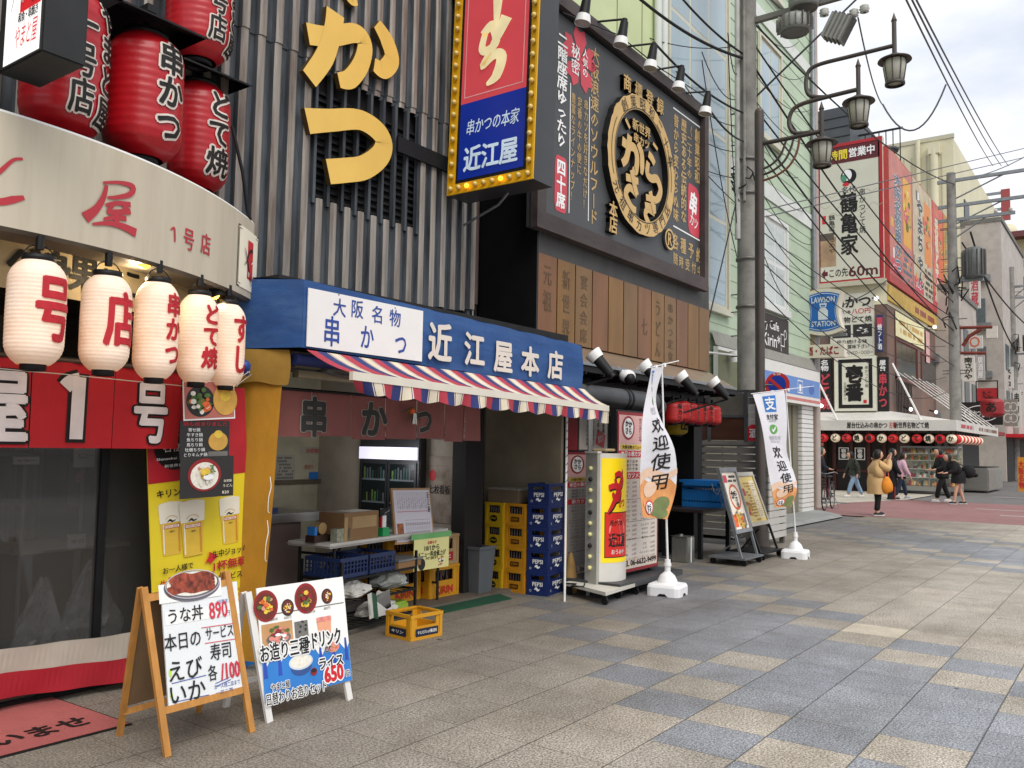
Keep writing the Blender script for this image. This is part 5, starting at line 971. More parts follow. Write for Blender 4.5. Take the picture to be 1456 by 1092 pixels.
# ---- bottle crates
def crate(name, label, m, logo, lx, ly, h, group, bottles=True, hole=.52):
    """bottle crate lx (front) by ly, open top, hand holes in the upper half of each side; front faces -y"""
    o = thing(name, label, 'crate', (0, 0, 0), 0, group); t = .014; mb = MB(); x0, x1, y0, y1 = -lx/2, lx/2, -ly/2, ly/2
    mb.box(x0, x1, y0, y1, 0, .02, m)
    def side(M, w):
        a = MB(M); hw = w/2; z1, z2 = h*hole, h*.86; ww = w*.31
        a.box(-hw, hw, -t, 0, .02, z1, m); a.box(-hw, -ww, -t, 0, z1, z2, m); a.box(ww, hw, -t, 0, z1, z2, m); a.box(-hw, hw, -t, 0, z2, h-.012, m); a.box(-hw-.006, hw+.006, -t, .008, h-.026, h, m)
        a.box(-hw, -hw+.028, 0, .006, .02, h-.026, m); a.box(hw-.028, hw, 0, .006, .02, h-.026, m); a.box(-hw, hw, 0, .007, .0, .03, m)
        return a
    Ms = [plane((0, y0, 0), (1, 0, 0), (0, 0, 1)), plane((0, y1, 0), (-1, 0, 0), (0, 0, 1)), plane((x0, 0, 0), (0, -1, 0), (0, 0, 1)), plane((x1, 0, 0), (0, 1, 0), (0, 0, 1))]
    for i, M in enumerate(Ms):
        R_ = M @ Matrix(((1, 0, 0, 0), (0, 0, 1, 0), (0, 1, 0, 0), (0, 0, 0, 1)))
        a = side(M @ Matrix(((1, 0, 0, 0), (0, 0, 1, 0), (0, 1, 0, 0), (0, 0, 0, 1))) if False else Matrix.Identity(4), lx if i < 2 else ly)
        # local (x, y=thickness outward, z) -> world
        b = len(mb.v); u = Vector(M.col[0][:3]); n = Vector(M.col[2][:3]); o_ = Vector(M.col[3][:3])
        vsx = [o_+u*v.x+n*v.y+Vector((0, 0, v.z)) for v in a.v]; mb.add(vsx, a.f, m)
    mb.build('crate_body', o)
    for M, w in ((Ms[0], lx), (Ms[2], ly)):
        a = MB(M)
        if logo: logo(a, w, h)
        if a.v: a.build('label', o)
    if bottles:
        for i in range(5):
            a = MB(); x = x0+.045+i*(lx-.09)/4; a.lathe([(0, .02), (.026, .02), (.026, h*.55), (.011, h*.8), (.012, h*.93), (0, h*.93)], mat('bottle_brown', '#2a160c', .15), (x, y0+.05, 0), 10); a.build('bottle', o)
            a = MB(); y = y0+.05+(i+.7)*(ly-.09)/5; a.lathe([(0, .02), (.026, .02), (.026, h*.55), (.011, h*.8), (.012, h*.93), (0, h*.93)], MATS['bottle_brown'], (x0+.05, y, 0), 10); a.build('bottle', o)
    return o
CY = mat('crate_yellow', '#c8a21c', .45, var=.1, stain='#8a6d18', stain_amt=.35); CY2 = mat('crate_orange_yellow', '#c98c1e', .45, var=.1, stain='#8d611c', stain_amt=.35); CBL = mat('crate_blue', '#16295f', .4, var=.1, stain='#0f1c44', stain_amt=.3); CKI = mat('crate_amber', '#cc921f', .45, var=.08, stain='#9a6a1c', stain_amt=.3)
def lg_round(a, w, h): a.disc(0, h*.27, .05, .036, CBLK, .008, 20); a.text('Suntory', 0, h*.27, .07, .03, CWHT, 0, .010) if False else a.stroke([(-.035, h*.25), (-.01, h*.3), (.01, h*.25), (.035, h*.3)], .009, CY, .010)
def lg_plate(a, w, h): a.rect(-.055, .055, h*.18, h*.38, mat('label_brown', '#3a1d10', .5), .008); a.text('KIRIN', 0, h*.28, .085, .025, CY2, .01, .010)
def lg_soda(a, w, h):
    a.text('PEPSI', .01, h*.5, w*.5, .042, CWHT, .03, .008); a.stroke([(-w*.1, h*.25), (-w*.02, h*.31), (w*.06, h*.23), (w*.16, h*.29)], [.008, .026, .022, .006], CWHT, .008); a.ring(-.32*w, h*.2, .012, .012, .003, CWHT, .008, 10)
def lg_lemon(a, w, h):
    if w > .3: a.rect(-w*.36, w*.36, h*.13, h*.44, mat('label_navy', '#1b2138', .5), .008); a.text('キリンビバレッジ株式会社', 0, h*.29, w*.62, h*.15, CWHT, .01, .010)
    else: a.rect(-w*.34, w*.34, h*.13, h*.44, MATS['label_navy'] if 'label_navy' in MATS else CBLK, .008); a.text('キリン', 0, h*.29, w*.5, h*.14, CWHT, .01, .010)
def lg_kirin(a, w, h): a.text('KIRIN', 0, h*.24, w*.55, h*.22, CRED, .03, .008); a.text('キリンビール', 0, h*.09, w*.4, h*.07, CRED, .01, .008)
def lg_asahi(a, w, h): a.rect(-w*.3, w*.3, h*.14, h*.42, mat('label_red', '#a3242a', .5), .008); a.text('アサヒ', 0, h*.28, w*.45, h*.16, CWHT, .02, .010)
tp_ = ('topmost', 'third up', 'second up', 'lowest')
A1 = crate('bottle_crate', '', CY, lg_round, .33, .24, .234, 'yellow crates stacked two columns wide')
A2 = crate('bottle_crate', '', CY2, lg_plate, .33, .27, .234, 'yellow crates stacked two columns wide')
for P_, x, y, lab in ((A1, 7.69, 5.695, 'bright yellow bottle crate with a round black mark, %s in its stack'), (A2, 7.72, 5.43, 'orange yellow bottle crate with a dark label, %s in its stack')):
    for i in range(4):
        c = P_ if i == 0 else copy_tree(P_)
        c.location = (x+.004*((i*7) % 3), y, .002+.2355*i); c.rotation_euler = (0, 0, R(-1.5+(i % 2)*1.2)); c['label'] = lab % ('lowest', 'second up', 'third up', 'topmost')[i]
B1 = crate('drink_crate', '', CBL, lg_soda, .46, .23, .231, 'blue drink crates in one stack', bottles=False, hole=.68)
for i in range(5): c = B1 if i == 0 else copy_tree(B1); c.location = (7.80, 5.19+.004*(i % 2), .002+.2325*i); c.rotation_euler = (0, 0, R(9+(i % 3)*.6)); c['label'] = 'blue drink crate with white lettering, %s in its stack' % ('lowest', 'second up', 'third up', 'fourth up', 'topmost')[i]
o = thing('storage_box', 'dull brown flat box resting on the yellow crates', 'box', (7.7, 5.58, .945)); mb = MB(); mb.box(7.55, 7.85, 5.4, 5.8, .945, 1.08, mat('box_taupe', '#6f614f', .7, var=.1)); mb.build('carton', o); mb = MB(); mb.box(7.54, 7.86, 5.39, 5.81, 1.08, 1.1, mat('lid_grey', '#85817a', .4)); mb.build('lid', o)
K1 = crate('beer_crate', '', CKI, lg_kirin, .45, .36, .31, 'beer crates behind the table'); K2 = crate('beer_crate', '', mat('crate_cream_red', '#a88b62', .5, var=.1), lg_asahi, .45, .36, .3, 'beer crates behind the table')
K1['label'] = 'amber beer crate with red letters on the floor behind the table legs'
c = copy_tree(K1); c.location = (6.72, 5.88, .037); c['label'] = 'amber beer crate with red letters lowest beside the grey bin'
K1.location = (6.25, 5.98, .037)
K2.location = (6.72, 5.89, .349); K2['label'] = 'cream beer crate with a red label on top of the amber crate'
c = copy_tree(K1); c.location = (6.24, 5.99, .349); c['label'] = 'amber beer crate on top of another behind the hanging notice'
E1 = crate('empty_crate', 'empty yellow bottle crate standing alone on the pavement', CKI, lg_lemon, .335, .30, .2, None, bottles=False); E1.location = (5.335, 4.835, .001); E1.rotation_euler = (0, 0, R(-6)); E1.name = 'bottle_crate'
o = thing('waste_bin', 'grey plastic bin between the beer crates and yellow crates', 'bin', (7.25, 5.78, .035)); mb = MB(); GB = mat('bin_grey', '#5a5f63', .5, var=.08)
c0 = Vector((7.2, 5.66, 0)); mb.add([(c0.x+sx*s, c0.y+sy*s, z) for s, z in ((.105, .004), (.135, .5)) for sx, sy in ((-1, -1), (1, -1), (1, 1), (-1, 1))], [(0, 1, 5, 4), (1, 2, 6, 5), (2, 3, 7, 6), (3, 0, 4, 7), (3, 2, 1, 0)], GB); mb.box(c0.x-.145, c0.x+.145, c0.y-.145, c0.y-.13, .48, .51, GB); mb.box(c0.x-.145, c0.x-.13, c0.y-.13, c0.y+.145, .48, .51, GB); mb.build('bin_body', o)
o = thing('green_mat', 'dark green rubber mat on the floor by the crates', 'mat', (6.9, 5.2, 0)); q = [at(x, y, z=.0) for x, y in ((632, 872), (727, 852), (690, 838), (600, 862))]; mb = MB(); MG = mat('mat_green', '#174a33', .9, var=.12, bump=.4, bscale=120)
mb.add([p+Vector((0, 0, .002)) for p in q]+[p+Vector((0, 0, .012)) for p in q], [(4, 5, 6, 7), (0, 1, 5, 4), (1, 2, 6, 5), (2, 3, 7, 6), (3, 0, 4, 7)], MG); mb.build('rubber', o)
for i, (a, b, r, lab) in enumerate((((7.35, 5.95, .04), (7.45, 6.5, 2.3), .03, 'grey pole leaning in the dark corner behind the crates, upright one'), ((7.72, 6.0, .04), (7.5, 6.6, 2.3), .028, 'grey pole leaning in the dark corner behind the crates, slanting one'))):
    o = thing('leaning_pole', lab, 'pole', a, 0, 'poles leaning behind the crates'); mb = MB(); mb.tube(a, b, r, mat('pole_slate', '#3b4046', .5)); mb.build('pole_body', o)
for i, (a, b, lab) in enumerate((((7.479, 4.75, .0), (7.479, 4.75, 2.03), 'thin white pole wrapped with cord under the awning end'), ((7.93, 4.75, .0), (7.70, 4.75, 2.0), 'flat silver bar leaning behind the yellow lamp sign'), ((7.99, 4.78, .0), (7.83, 4.76, 1.95), 'second silver bar leaning close to the first'))):
    o = thing('support_pole', lab, 'pole', a, 0, 'poles at the end of the awning'); mb = MB()
    if i: M = plane(a, (1, 0, 0), Vector(b)-Vector(a)); l = (Vector(b)-Vector(a)).length; mb.M = M; mb.box(-.022, .022, 0, l, -.008, .008, mat('bar_silver', '#9a9b9c', .4, .5))
    else:
        mb.tube(a, b, .012, WHITE)
        for j in range(9): z = 1.2+j*.085; mb.pipe([(a[0]-.014, a[1]-.004, z), (a[0]+.004, a[1]-.016, z+.02), (a[0]+.015, a[1]+.003, z+.035)], .004, BLK, 5)
    mb.build('pole_body', o)
# ---- lamp sign on castors
ls = thing('lamp_sign', 'yellow and red upright lamp sign on a white castor board', 'sign', (8.05, 4.66, 0))
q = [Vector((7.80, 4.95, .1)), Vector((7.52, 4.30, .1)), Vector((8.37, 4.36, .1)), Vector((8.56, 5.03, .1))]; mb = MB()
BW = mat('board_white', '#c9c5ba', .6, var=.06, stain='#8d8777', stain_amt=.4); mb.add([p for p in q]+[p+Vector((0, 0, .035)) for p in q], [(3, 2, 1, 0), (4, 5, 6, 7), (0, 1, 5, 4), (1, 2, 6, 5), (2, 3, 7, 6), (3, 0, 4, 7)], BW); mb.build('base_board', ls)
cc = sum(q, Vector())/4
for p in q:
    w_ = cc+(p-cc)*.88; mb = MB(); mb.tube((w_.x-.012, w_.y, .036), (w_.x+.012, w_.y, .036), .036, BLK, 14); mb.box(w_.x-.02, w_.x+.02, w_.y-.022, w_.y+.022, .06, .1, BLK); mb.build('castor', ls)
SIGNM = at_rot(7.91, 4.69, .135, R(-14)); Lw = .41
def face_pt(t, side): x = Lw*t; return Vector((.02+x, side*(.086+.075*math.sin(math.pi*t)), 0))
Hh = 1.36; WS = mat('sign_shell', '#d8d4cb', .4, var=.04, stain='#a7a294', stain_amt=.3); mb = MB(SIGNM); n = 16
pts = [face_pt(i/n, -1) for i in range(n+1)]+[face_pt(i/n, 1) for i in range(n, -1, -1)]; K = len(pts)
mb.add([(p.x, p.y, 0) for p in pts]+[(p.x, p.y, Hh) for p in pts], [(i, (i+1) % K, K+(i+1) % K, K+i) for i in range(K)]+[tuple(range(K))[::-1], tuple(range(K, 2*K))], WS); mb.box(-.02, .02, -.085, .085, 0, Hh, mat('sign_edge', '#a8a69d', .5, .2, var=.08)); mb.box(-.03, .03, -.095, .095, Hh, Hh+.02, WS); mb.build('shell', ls)
def lw(p): # print wrapped on the street face; u from 0 to 1 along it, v height
    u, v, nn_ = p; a, b = face_pt(max(0, min(1, u)), -1), face_pt(min(1, u+.02), -1); d = (b-a).normalized() if (b-a).length > 1e-6 else Vector((1, 0, 0)); nr = Vector((d.y, -d.x, 0)); return (a.x+nr.x*nn_, a.y+nr.y*nn_, v)
LY = mat('lamp_yellow', '#efd117', .4, var=.03, emit=.12); LR_ = mat('lamp_red', '#d0281f', .4, var=.08, emit=.08); LPK = mat('lamp_pink', '#e58d84', .4, var=.06, emit=.08)  # faint glow added to the print, the sign itself is unlit
mb = MB(SIGNM); mb.warp = lw; mb.rect(.03, .98, .22, 1.31, LY, .002, sub=.04); mb.rect(.11, .95, .27, .745, CBLK, .003, sub=.04); mb.rect(.125, .94, .28, .735, LR_, .004, sub=.04); mb.disc(.5, .55, .28, .12, LPK, .0055)
def ub(pts, ws, m, n): mb.stroke(pts, ws, m, n)
for m, n, dx, dy in ((CBLK, .005, .03, -.015), (CRED, .007, 0, 0)):
    for pts, ws in (([(.62, 1.2), (.58, 1.1), (.44, .94), (.3, .82), (.18, .74)], [.012, .05, .09, .07, .02]), ([(.36, 1.13), (.5, 1.15), (.62, 1.1), (.56, 1.02), (.42, 1.03), (.36, 1.1)], [.05, .06, .07, .06, .05, .05]), ([(.2, 1.0), (.36, 1.02), (.52, .98), (.5, .9), (.36, .88), (.3, .95)], [.06, .06, .08, .07, .06, .05])): ub([(a+dx, b+dy) for a, b in pts], ws, m, n+.0005*len(pts))
mb.text('かつ', .62, .84, .26, .11, CRED, .03, .006); mb.text('近江屋', .5, .45, .58, .15, CBLK, .03, .0065, sub=.05); mb.text('串かつの', .45, .63, .42, .07, CBLK, .01, .0065, sub=.05, shear=.2); mb.text('おうみや', .5, .33, .46, .055, CWHT, .01, .0065, sub=.05); mb.build('printed_face', ls)
for i in range(10): mb = MB(SIGNM); mb.ball((-.035, 0, 1.2-i*.115), .024, mat('bulb_cream', '#d6cf93', .3, var=.05) if i % 3 != 1 else DBLK, 10, 6); mb.build('bulb', ls)
mb = MB(); mb.pipe([(7.72, 4.66, .16), (7.6, 4.6, .15), (7.55, 4.72, .142), (7.75, 4.78, .14), (7.66, 4.9, .142)], .008, BLK, 6); mb.build('cable', ls)
o = thing('fabric_scrap', 'pale folded cloth resting on the yellow lamp sign', 'cloth', (8.1, 4.66, 1.515)); mb = MB(); mb.rbox(7.95, 8.3, 4.56, 4.72, 1.516, 1.545, mat('cloth_beige', '#b5a27f', .8), .01); mb.build('cloth_body', o)
# ================================================================ NEIGHBOUR: black skewer restaurant with the round emblem board
KX0, KX1, KY = 7.83, 12.57, 5.4
kb2 = thing('black_restaurant_building', 'black fronted restaurant block with bronze slat panels below a big emblem board', 'building', (10.2, 6.1, 0))
KBK = mat('black_cladding', '#161617', .5, .1, var=.25); FASG = mat('fascia_slate', '#4c4b49', .6, .2, var=.15, scale=3, stain='#2f2e2d', stain_amt=.6, sscale=3, stretch=(1, 1, .3))
mb = MB(); mb.box(KX0, KX1, KY+.06, 6.9, 2.3, 6.95, KBK); mb.box(KX0-.02, KX0+.01, 5.38, 6.2, 2.55, 6.95, KBK); mb.box(KX1-.3, KX1, 5.5, 6.9, 0, 2.3, KBK); mb.build('upper_wall', kb2)
mb = MB(); mb.box(KX0, KX1, KY-.01, KY+.06, 3.72, 4.1, FASG); mb.build('fascia_strip', kb2)
BRZ = [mat('bronze_panel_%s' % 'abc'[i], c, .38, .35, var=.14, scale=1.6, stretch=(2, 2, .5), stain=s_, stain_amt=.45, sscale=1.3) for i, (c, s_) in enumerate((('#7d5434', '#553b26'), ('#86602f', '#5f4526'), ('#7a5a34', '#594527')))]
INK = mat('faded_ink', '#5c4630', .6, var=.25, scale=14)
words = ['元祖', '新世界', '宴会会席', '', '', '', '七', 'うどん', '串かつ定食', '', '', '']
pw = (KX1-KX0)/12
for i in range(12):
    mb = MB(street(0, KY)); a, b = KX0+i*pw+.012, KX0+(i+1)*pw-.012; mb.box(a, b, 2.76, 3.72, -.02, .02, BRZ[i*7 % 3])
    if words[i]: n_ = len(words[i]); h_ = min(.86, .3*n_); mb.text(words[i], (a+b)/2, 3.64-h_/2-(.3 if i > 5 else 0)*(1 if n_ < 3 else 0), .2, min(h_, .86), INK, .015, .022, vert=True, fill=.8)
    mb.build('bronze_slat', kb2)
SMET = mat('canopy_brushed_metal', '#b9a48c', .32, .75, var=.12, scale=2.5, stretch=(.6, 1, 1)); mb = MB()
mb.add([(KX0-.2, KY, 2.75), (KX1+.05, KY, 2.75), (KX1+.05, 4.98, 2.5), (KX0-.2, 4.98, 2.5)], [(3, 2, 1, 0)], SMET); mb.box(KX0-.2, KX1+.05, 4.96, 4.985, 2.47, 2.505, GALV); mb.quad((KX0-.2, KY, 2.749), (KX0-.2, 4.98, 2.499), (KX1+.05, 4.98, 2.499), (KX1+.05, KY, 2.749), SMET); mb.box(KX0-.2, KX1+.05, 5.0, KY, 2.44, 2.47, KBK); mb.build('canopy', kb2)
mb = MB()
for i in range(5): mb.box(KX0, KX1+.4, 5.0+i*.09, 5.03+i*.09, 2.40, 2.44, BLK)
for i in range(13): x = KX0+i*.4; mb.box(x, x+.02, 4.985, 5.4, 2.37, 2.40, BLK)
mb.build('pipe_rack', kb2)
DOOR = mat('dark_shopfront', '#241c18', .5, var=.3); mb = MB(); mb.box(8.0, KX1, 5.9, 6.0, .035, 2.3, DOOR)
for x in (8.6, 9.6, 10.6, 11.5): mb.box(x, x+.07, 5.86, 5.9, .035, 2.3, WOODD)
mb.box(8.0, KX1, 5.86, 5.9, 2.0, 2.08, WOODD); mb.build('shopfront', kb2)
# ---- emblem board
eb = thing('emblem_board', 'large charcoal sign board with gold circle emblem and columns of gold lettering', 'sign', (10.2, 5.3, 4.05))
BD = mat('board_charcoal', '#454648', .5, var=.06, scale=2); FRW = mat('board_frame_wood', '#3b3231', .65, var=.3, scale=4, stretch=(.5, 1, 1), stain='#5d5350', stain_amt=.5, bump=.2)
Y5 = 5.33; ES = street(0, Y5); mb = MB(); mb.box(7.62, 12.19, Y5, KY, 3.96, 6.77, BD); mb.build('board', eb)
mb = MB(ES)
f0, f1, f2, f3 = 7.6, 12.21, 3.945, 6.78
for a, b, c, d in ((f0, f1, f2, f2+.19), (f0, f1, f3-.16, f3), (f0, f0+.17, f2+.19, f3-.16), (f1-.14, f1, f2+.19, f3-.16)): mb.box(a, b, c, d, 0, .09, FRW)
for a, b, c, d in ((f0+.17, f1-.14, f2+.19, f2+.215), (f0+.17, f1-.14, f3-.185, f3-.16)): mb.box(a, b, c, d, 0, .03, BLK)
mb.build('frame', eb)
def B_(px, py): return XZ(px, py, Y5)
GLD = mat('sign_gold', '#c7a468', .45, .1, var=.08, scale=6); GTX = mat('sign_gold_print', '#b99a66', .5, var=.05); SR = mat('sign_pink_red', '#c4424f', .5, var=.06)
def col(t, x, y0, y1, w, m, b=.015, dy=0):
    (u, v1), (_, v0) = B_(x, y0), B_(x, y1); mb.text(t, u, (v0+v1)/2, w, v1-v0, m, b, .004, vert=True, res=1)
mb = MB(ES)
col('二階座席ゆったり', 800, 48, 212, .22, CWHT, .03); col('大阪浪速のソウルフード', 846, 68, 322, .2, GTX, .02); col('串カツを好きなだけ！', 833, 142, 300, .1, GTX); col('定番の牛の便に', 824, 138, 250, .1, GTX); col('豊富なラインナップ！', 815, 132, 288, .1, GTX)
col('創業昭和', 991, 184, 262, .19, GTX, .03); col('（二十年の', 980, 178, 255, .17, GTX, .02); col('歴史ある伝統的な', 972, 170, 318, .19, GTX, .03); col('昔から変わらぬ味', 961, 163, 316, .17, GTX, .03)
for t, px, py in (('各', 960, 344), ('種', 971, 350), ('予', 982, 357), ('約', 993, 364)): u, v = B_(px, py); mb.text(t, u, v, .19, .24, GTX, .03, .004)
for t, px, py in (('随', 960, 368), ('時', 968, 373), ('受', 977, 377), ('付', 986, 381), ('中', 994, 386)): u, v = B_(px, py); mb.text(t, u, v, .15, .18, GTX, .02, .004)
for px, y0, y1 in ((811, 118, 304), (838, 138, 315)): (u, v1), (_, v0) = B_(px, y0), B_(px, y1); mb.rect(u-.008, u+.008, v0, v1, CWHT, .004)
for (a, b) in (((957, 153), (996, 182)), ((957, 321), (996, 343))): p, q = B_(*a), B_(*b); mb.stroke([p, q], .02, CWHT, .004)
mb.build('lettering', eb)
mb = MB(ES); (u, v) = B_(824, 85)
for i in range(5):
    a = math.pi/2+i*2*math.pi/5; c, s_ = math.cos(a), math.sin(a)
    mb.poly([(u+c*.0+s_*.0, v+s_*0, .004+.0004*i), (u+.30*math.cos(a-.52), v+.30*math.sin(a-.52), .004+.0004*i), (u+.40*math.cos(a-.25), v+.40*math.sin(a-.25), .004+.0004*i), (u+.34*c, v+.34*s_, .004+.0004*i), (u+.40*math.cos(a+.25), v+.40*math.sin(a+.25), .004+.0004*i), (u+.30*math.cos(a+.52), v+.30*math.sin(a+.52), .004+.0004*i)], SR)
mb.text('人気の', u+.12, v, .13, .36, CWHT, .01, .008, vert=True); mb.text('秘密', u-.1, v-.04, .2, .38, CWHT, .01, .008, vert=True); mb.build('flower_badge', eb)
mb = MB(ES); (u, v) = B_(797, 262); (_, v1), (_, v0) = B_(797, 222), B_(797, 302); rr = (v1-v0)/2
mb.poly([(u+.13*math.copysign(abs(math.cos(t))**.35, math.cos(t)), v+rr*math.copysign(abs(math.sin(t))**.35, math.sin(t)), .004) for t in [2*math.pi*i/40 for i in range(40)]], SR); mb.text('四十席', u, v, .19, rr*1.75, CWHT, .04, .006, vert=True); mb.build('red_badge', eb)
mb = MB(ES); (u, v) = B_(986, 300); mb.poly([(u+.2*math.copysign(abs(math.cos(t))**.35, math.cos(t)), v+.38*math.copysign(abs(math.sin(t))**.35, math.sin(t))-.25*.2*math.cos(t), .004) for t in [2*math.pi*i/40 for i in range(40)]], SR); mb.text('串', u-.02, v+.1, .28, .36, CWHT, .05, .006, rot=-.2); mb.text('カツ', u, v-.17, .3, .2, CWHT, .01, .006, rot=-.25); mb.build('red_badge', eb)
cu, cv = B_(906, 238); Rz = .93; Rx = .95
mb = MB(ES); k = 72; vs_ = []
rgx = random.Random(12)
for i in range(k):
    t = 2*math.pi*i/k; jr = 1+rgx.uniform(-.012, .012)
    for rr in (1.0*jr, .79): vs_ += [(cu+Rx*rr*math.cos(t), cv+Rz*rr*math.sin(t), .0), (cu+Rx*rr*math.cos(t), cv+Rz*rr*math.sin(t), .09)]
fs_ = []; 
for i in range(k): a, b = 4*i, 4*((i+1) % k); fs_ += [(a+1, b+1, b+3, a+3), (a, b, b+1, a+1), (b+2, a+2, a+3, b+3)]
K3 = len(fs_); mb.add(vs_, [f for i, f in enumerate(fs_) if i % 3 == 0], GLD); mb.add(vs_, [f for i, f in enumerate(fs_) if i % 3], BLK)
for i, ch in enumerate('創業昭和二十年'): t = R(128-18*i); mb.text(ch, cu+Rx*.895*math.cos(t), cv+Rz*.895*math.sin(t), .17, .17, CBLK, 0, .094, rot=t-math.pi/2)
for i, ch in enumerate('元祖串カツ専門店'): t = R(213+16.5*i); mb.text(ch, cu+Rx*.895*math.cos(t), cv+Rz*.895*math.sin(t), .17, .17, CBLK, 0, .094, rot=t+math.pi/2)
for a0, a1 in ((148, 202), (-10, 32)): mb.ring(cu, cv, Rx*.9, Rz*.9, .012, CBLK, .094, 24, R(a0), R(a1))
mb.ring(cu, cv, Rx*.815, Rz*.815, .012, CBLK, .094, 60); mb.build('emblem_ring', eb)
mb = MB(ES); SD = mat('letter_side_black', '#141210', .6)
mb.text('新世界', cu+.02, cv+.52, .52, .16, GLD, .03, .0, depth=.05, side=SD, dn=.0008); mb.text('串カツ', cu+.02, cv+.35, .46, .14, GLD, .03, .0, depth=.05, side=SD, dn=.0008); mb.stroke([(cu-.42, cv+.52), (cu-.3, cv+.43)], [.05, .05], GLD, 0, 3, .05, SD); mb.stroke([(cu+.36, cv+.43), (cu+.5, cv+.38)], [.05, .05], GLD, 0, 3, .05, SD)
sx, sz = .88, .93
def ks(pts, ws): mb.stroke([(cu+a*sx, cv+b*sz) for a, b in pts], ws, GLD, .001*len(mb.slots)+.0013*(len(mb.f) % 7), 6, .07, SD)
ks([(-.62, .2), (-.45, .18), (-.25, .2), (-.16, .08), (-.2, -.12), (-.3, -.1)], [.13, .12, .12, .12, .12, .05]); ks([(-.4, .34), (-.43, .15), (-.5, -.02), (-.62, -.12)], [.13, .12, .12, .1]); ks([(-.14, .3), (-.02, .18), (.0, .0), (-.02, -.12)], [.09, .12, .12, .06])
ks([(-.5, -.28), (-.3, -.26), (-.12, -.25)], [.1, .1, .09]); ks([(-.34, -.14), (-.24, -.34), (-.16, -.46)], [.1, .11, .1]); ks([(-.16, -.46), (-.38, -.4), (-.5, -.52), (-.34, -.66), (-.18, -.68)], [.09, .1, .11, .11, .08])
ks([(.2, .24), (.32, .2), (.4, .14)], [.1, .11, .1]); ks([(.2, .12), (.17, -.05), (.3, -.1), (.5, -.06), (.62, -.18), (.56, -.32), (.4, -.42)], [.1, .11, .11, .12, .12, .12, .07])
ks([(.12, -.42), (.3, -.4), (.44, -.38)], [.09, .09, .08]); ks([(.1, -.54), (.3, -.52), (.46, -.5)], [.09, .09, .08]); ks([(.26, -.3), (.34, -.46), (.42, -.6)], [.1, .1, .09]); ks([(.42, -.6), (.2, -.58), (.12, -.68), (.28, -.8), (.44, -.82)], [.08, .09, .1, .1, .07])
mb.build('emblem_letters', eb)
for ch, px, py in (('商', 886, 120), ('標', 902, 131), ('登', 918, 142), ('録', 933, 153), ('本', 866, 300), ('店', 866, 321)): u, v = B_(px, py); mb = MB(ES); mb.text(ch, u, v, .21, .23, GLD, .03, .0, depth=.06, side=SD, dn=.0008); mb.build('raised_letter', eb)
mb = MB(ES)
u, v = B_(948, 341); mb.ring(u, v, .15, .15, .03, GLD, .05); mb.disc(u, v, .15, .15, SD, .02); mb.text('R', u, v, .12, .17, GLD, .03, .05); mb.build('registered_mark', eb)
# ---- spot lamps over and under the board
def spot(c, d, lab, grp, arm_to, name='spot_lamp'):
    o = thing(name, lab, 'lamp', c, 0, grp); d = Vector(d).normalized(); c = Vector(c)
    mb = MB(); mb.tube(c-d*.26, c-d*.02, .05, BLK, 14, .066); mb.tube(c-d*.3, c-d*.26, .035, BLK, 10); mb.build('housing', o)
    mb = MB(); mb.tube(c-d*.05, c+d*.045, .078, WHITE, 18, .095, caps=False); mb.tube(c+d*.035, c+d*.04, .085, mat('lamp_lens', '#8f8d88', .3), 18, .088); mb.build('white_rim', o)
    mb = MB(); mb.pipe([c-d*.28, c-d*.31+Vector((0, .05, 0)), Vector(arm_to)], .014, BLK, 6); mb.build('arm', o)
NTH = ('first', 'second', 'third', 'fourth', 'fifth')
for i, (px, py) in enumerate(((829, 28), (883, 60), (925, 93), (965, 123), (1003, 158))):
    c = at(px, py, Y=5.02); spot(c, (-.1, .12, -1), '%s black spot lamp along the top of the emblem board, counted from the bulb sign' % NTH[i], 'spot lamps above the emblem board', (c.x-.28, 5.33, 6.74))
for i, (px, py) in enumerate(((846, 506), (917, 521), (969, 536), (1015, 544))):
    c = at(px, py, Y=4.72); spot(c, (-.25, .6, .75), '%s upturned spot lamp under the bronze panels, counted from the blue canopy' % NTH[i], 'upturned spot lamps on the canopy', (c.x-.25, 5.05, c.z-.42))
c = at(892, 535, Y=4.9); o = thing('security_camera', 'white dome camera below the metal canopy', 'camera', c); mb = MB(); mb.ball(c, .1, WHITE, 16, 10, (1, 1, .8)); mb.build('dome', o); mb = MB(); mb.ball(c+Vector((-.03, -.045, -.03)), .07, BLK, 14, 8); mb.build('lens', o); mb = MB(); mb.tube(c+Vector((0, .04, .03)), c+Vector((0, .14, .1)), .03, WHITE); mb.build('mount', o)
mb = MB(); mb.pipe([at(800, 18, Y=5.2), at(880, 50, Y=5.2), at(940, 98, Y=5.2), at(1006, 140, Y=5.2)], .008, BLK, 5); tag(mb.build('lamp_cable'), 'thin black cable running along the lamps above the emblem board', 'cable')
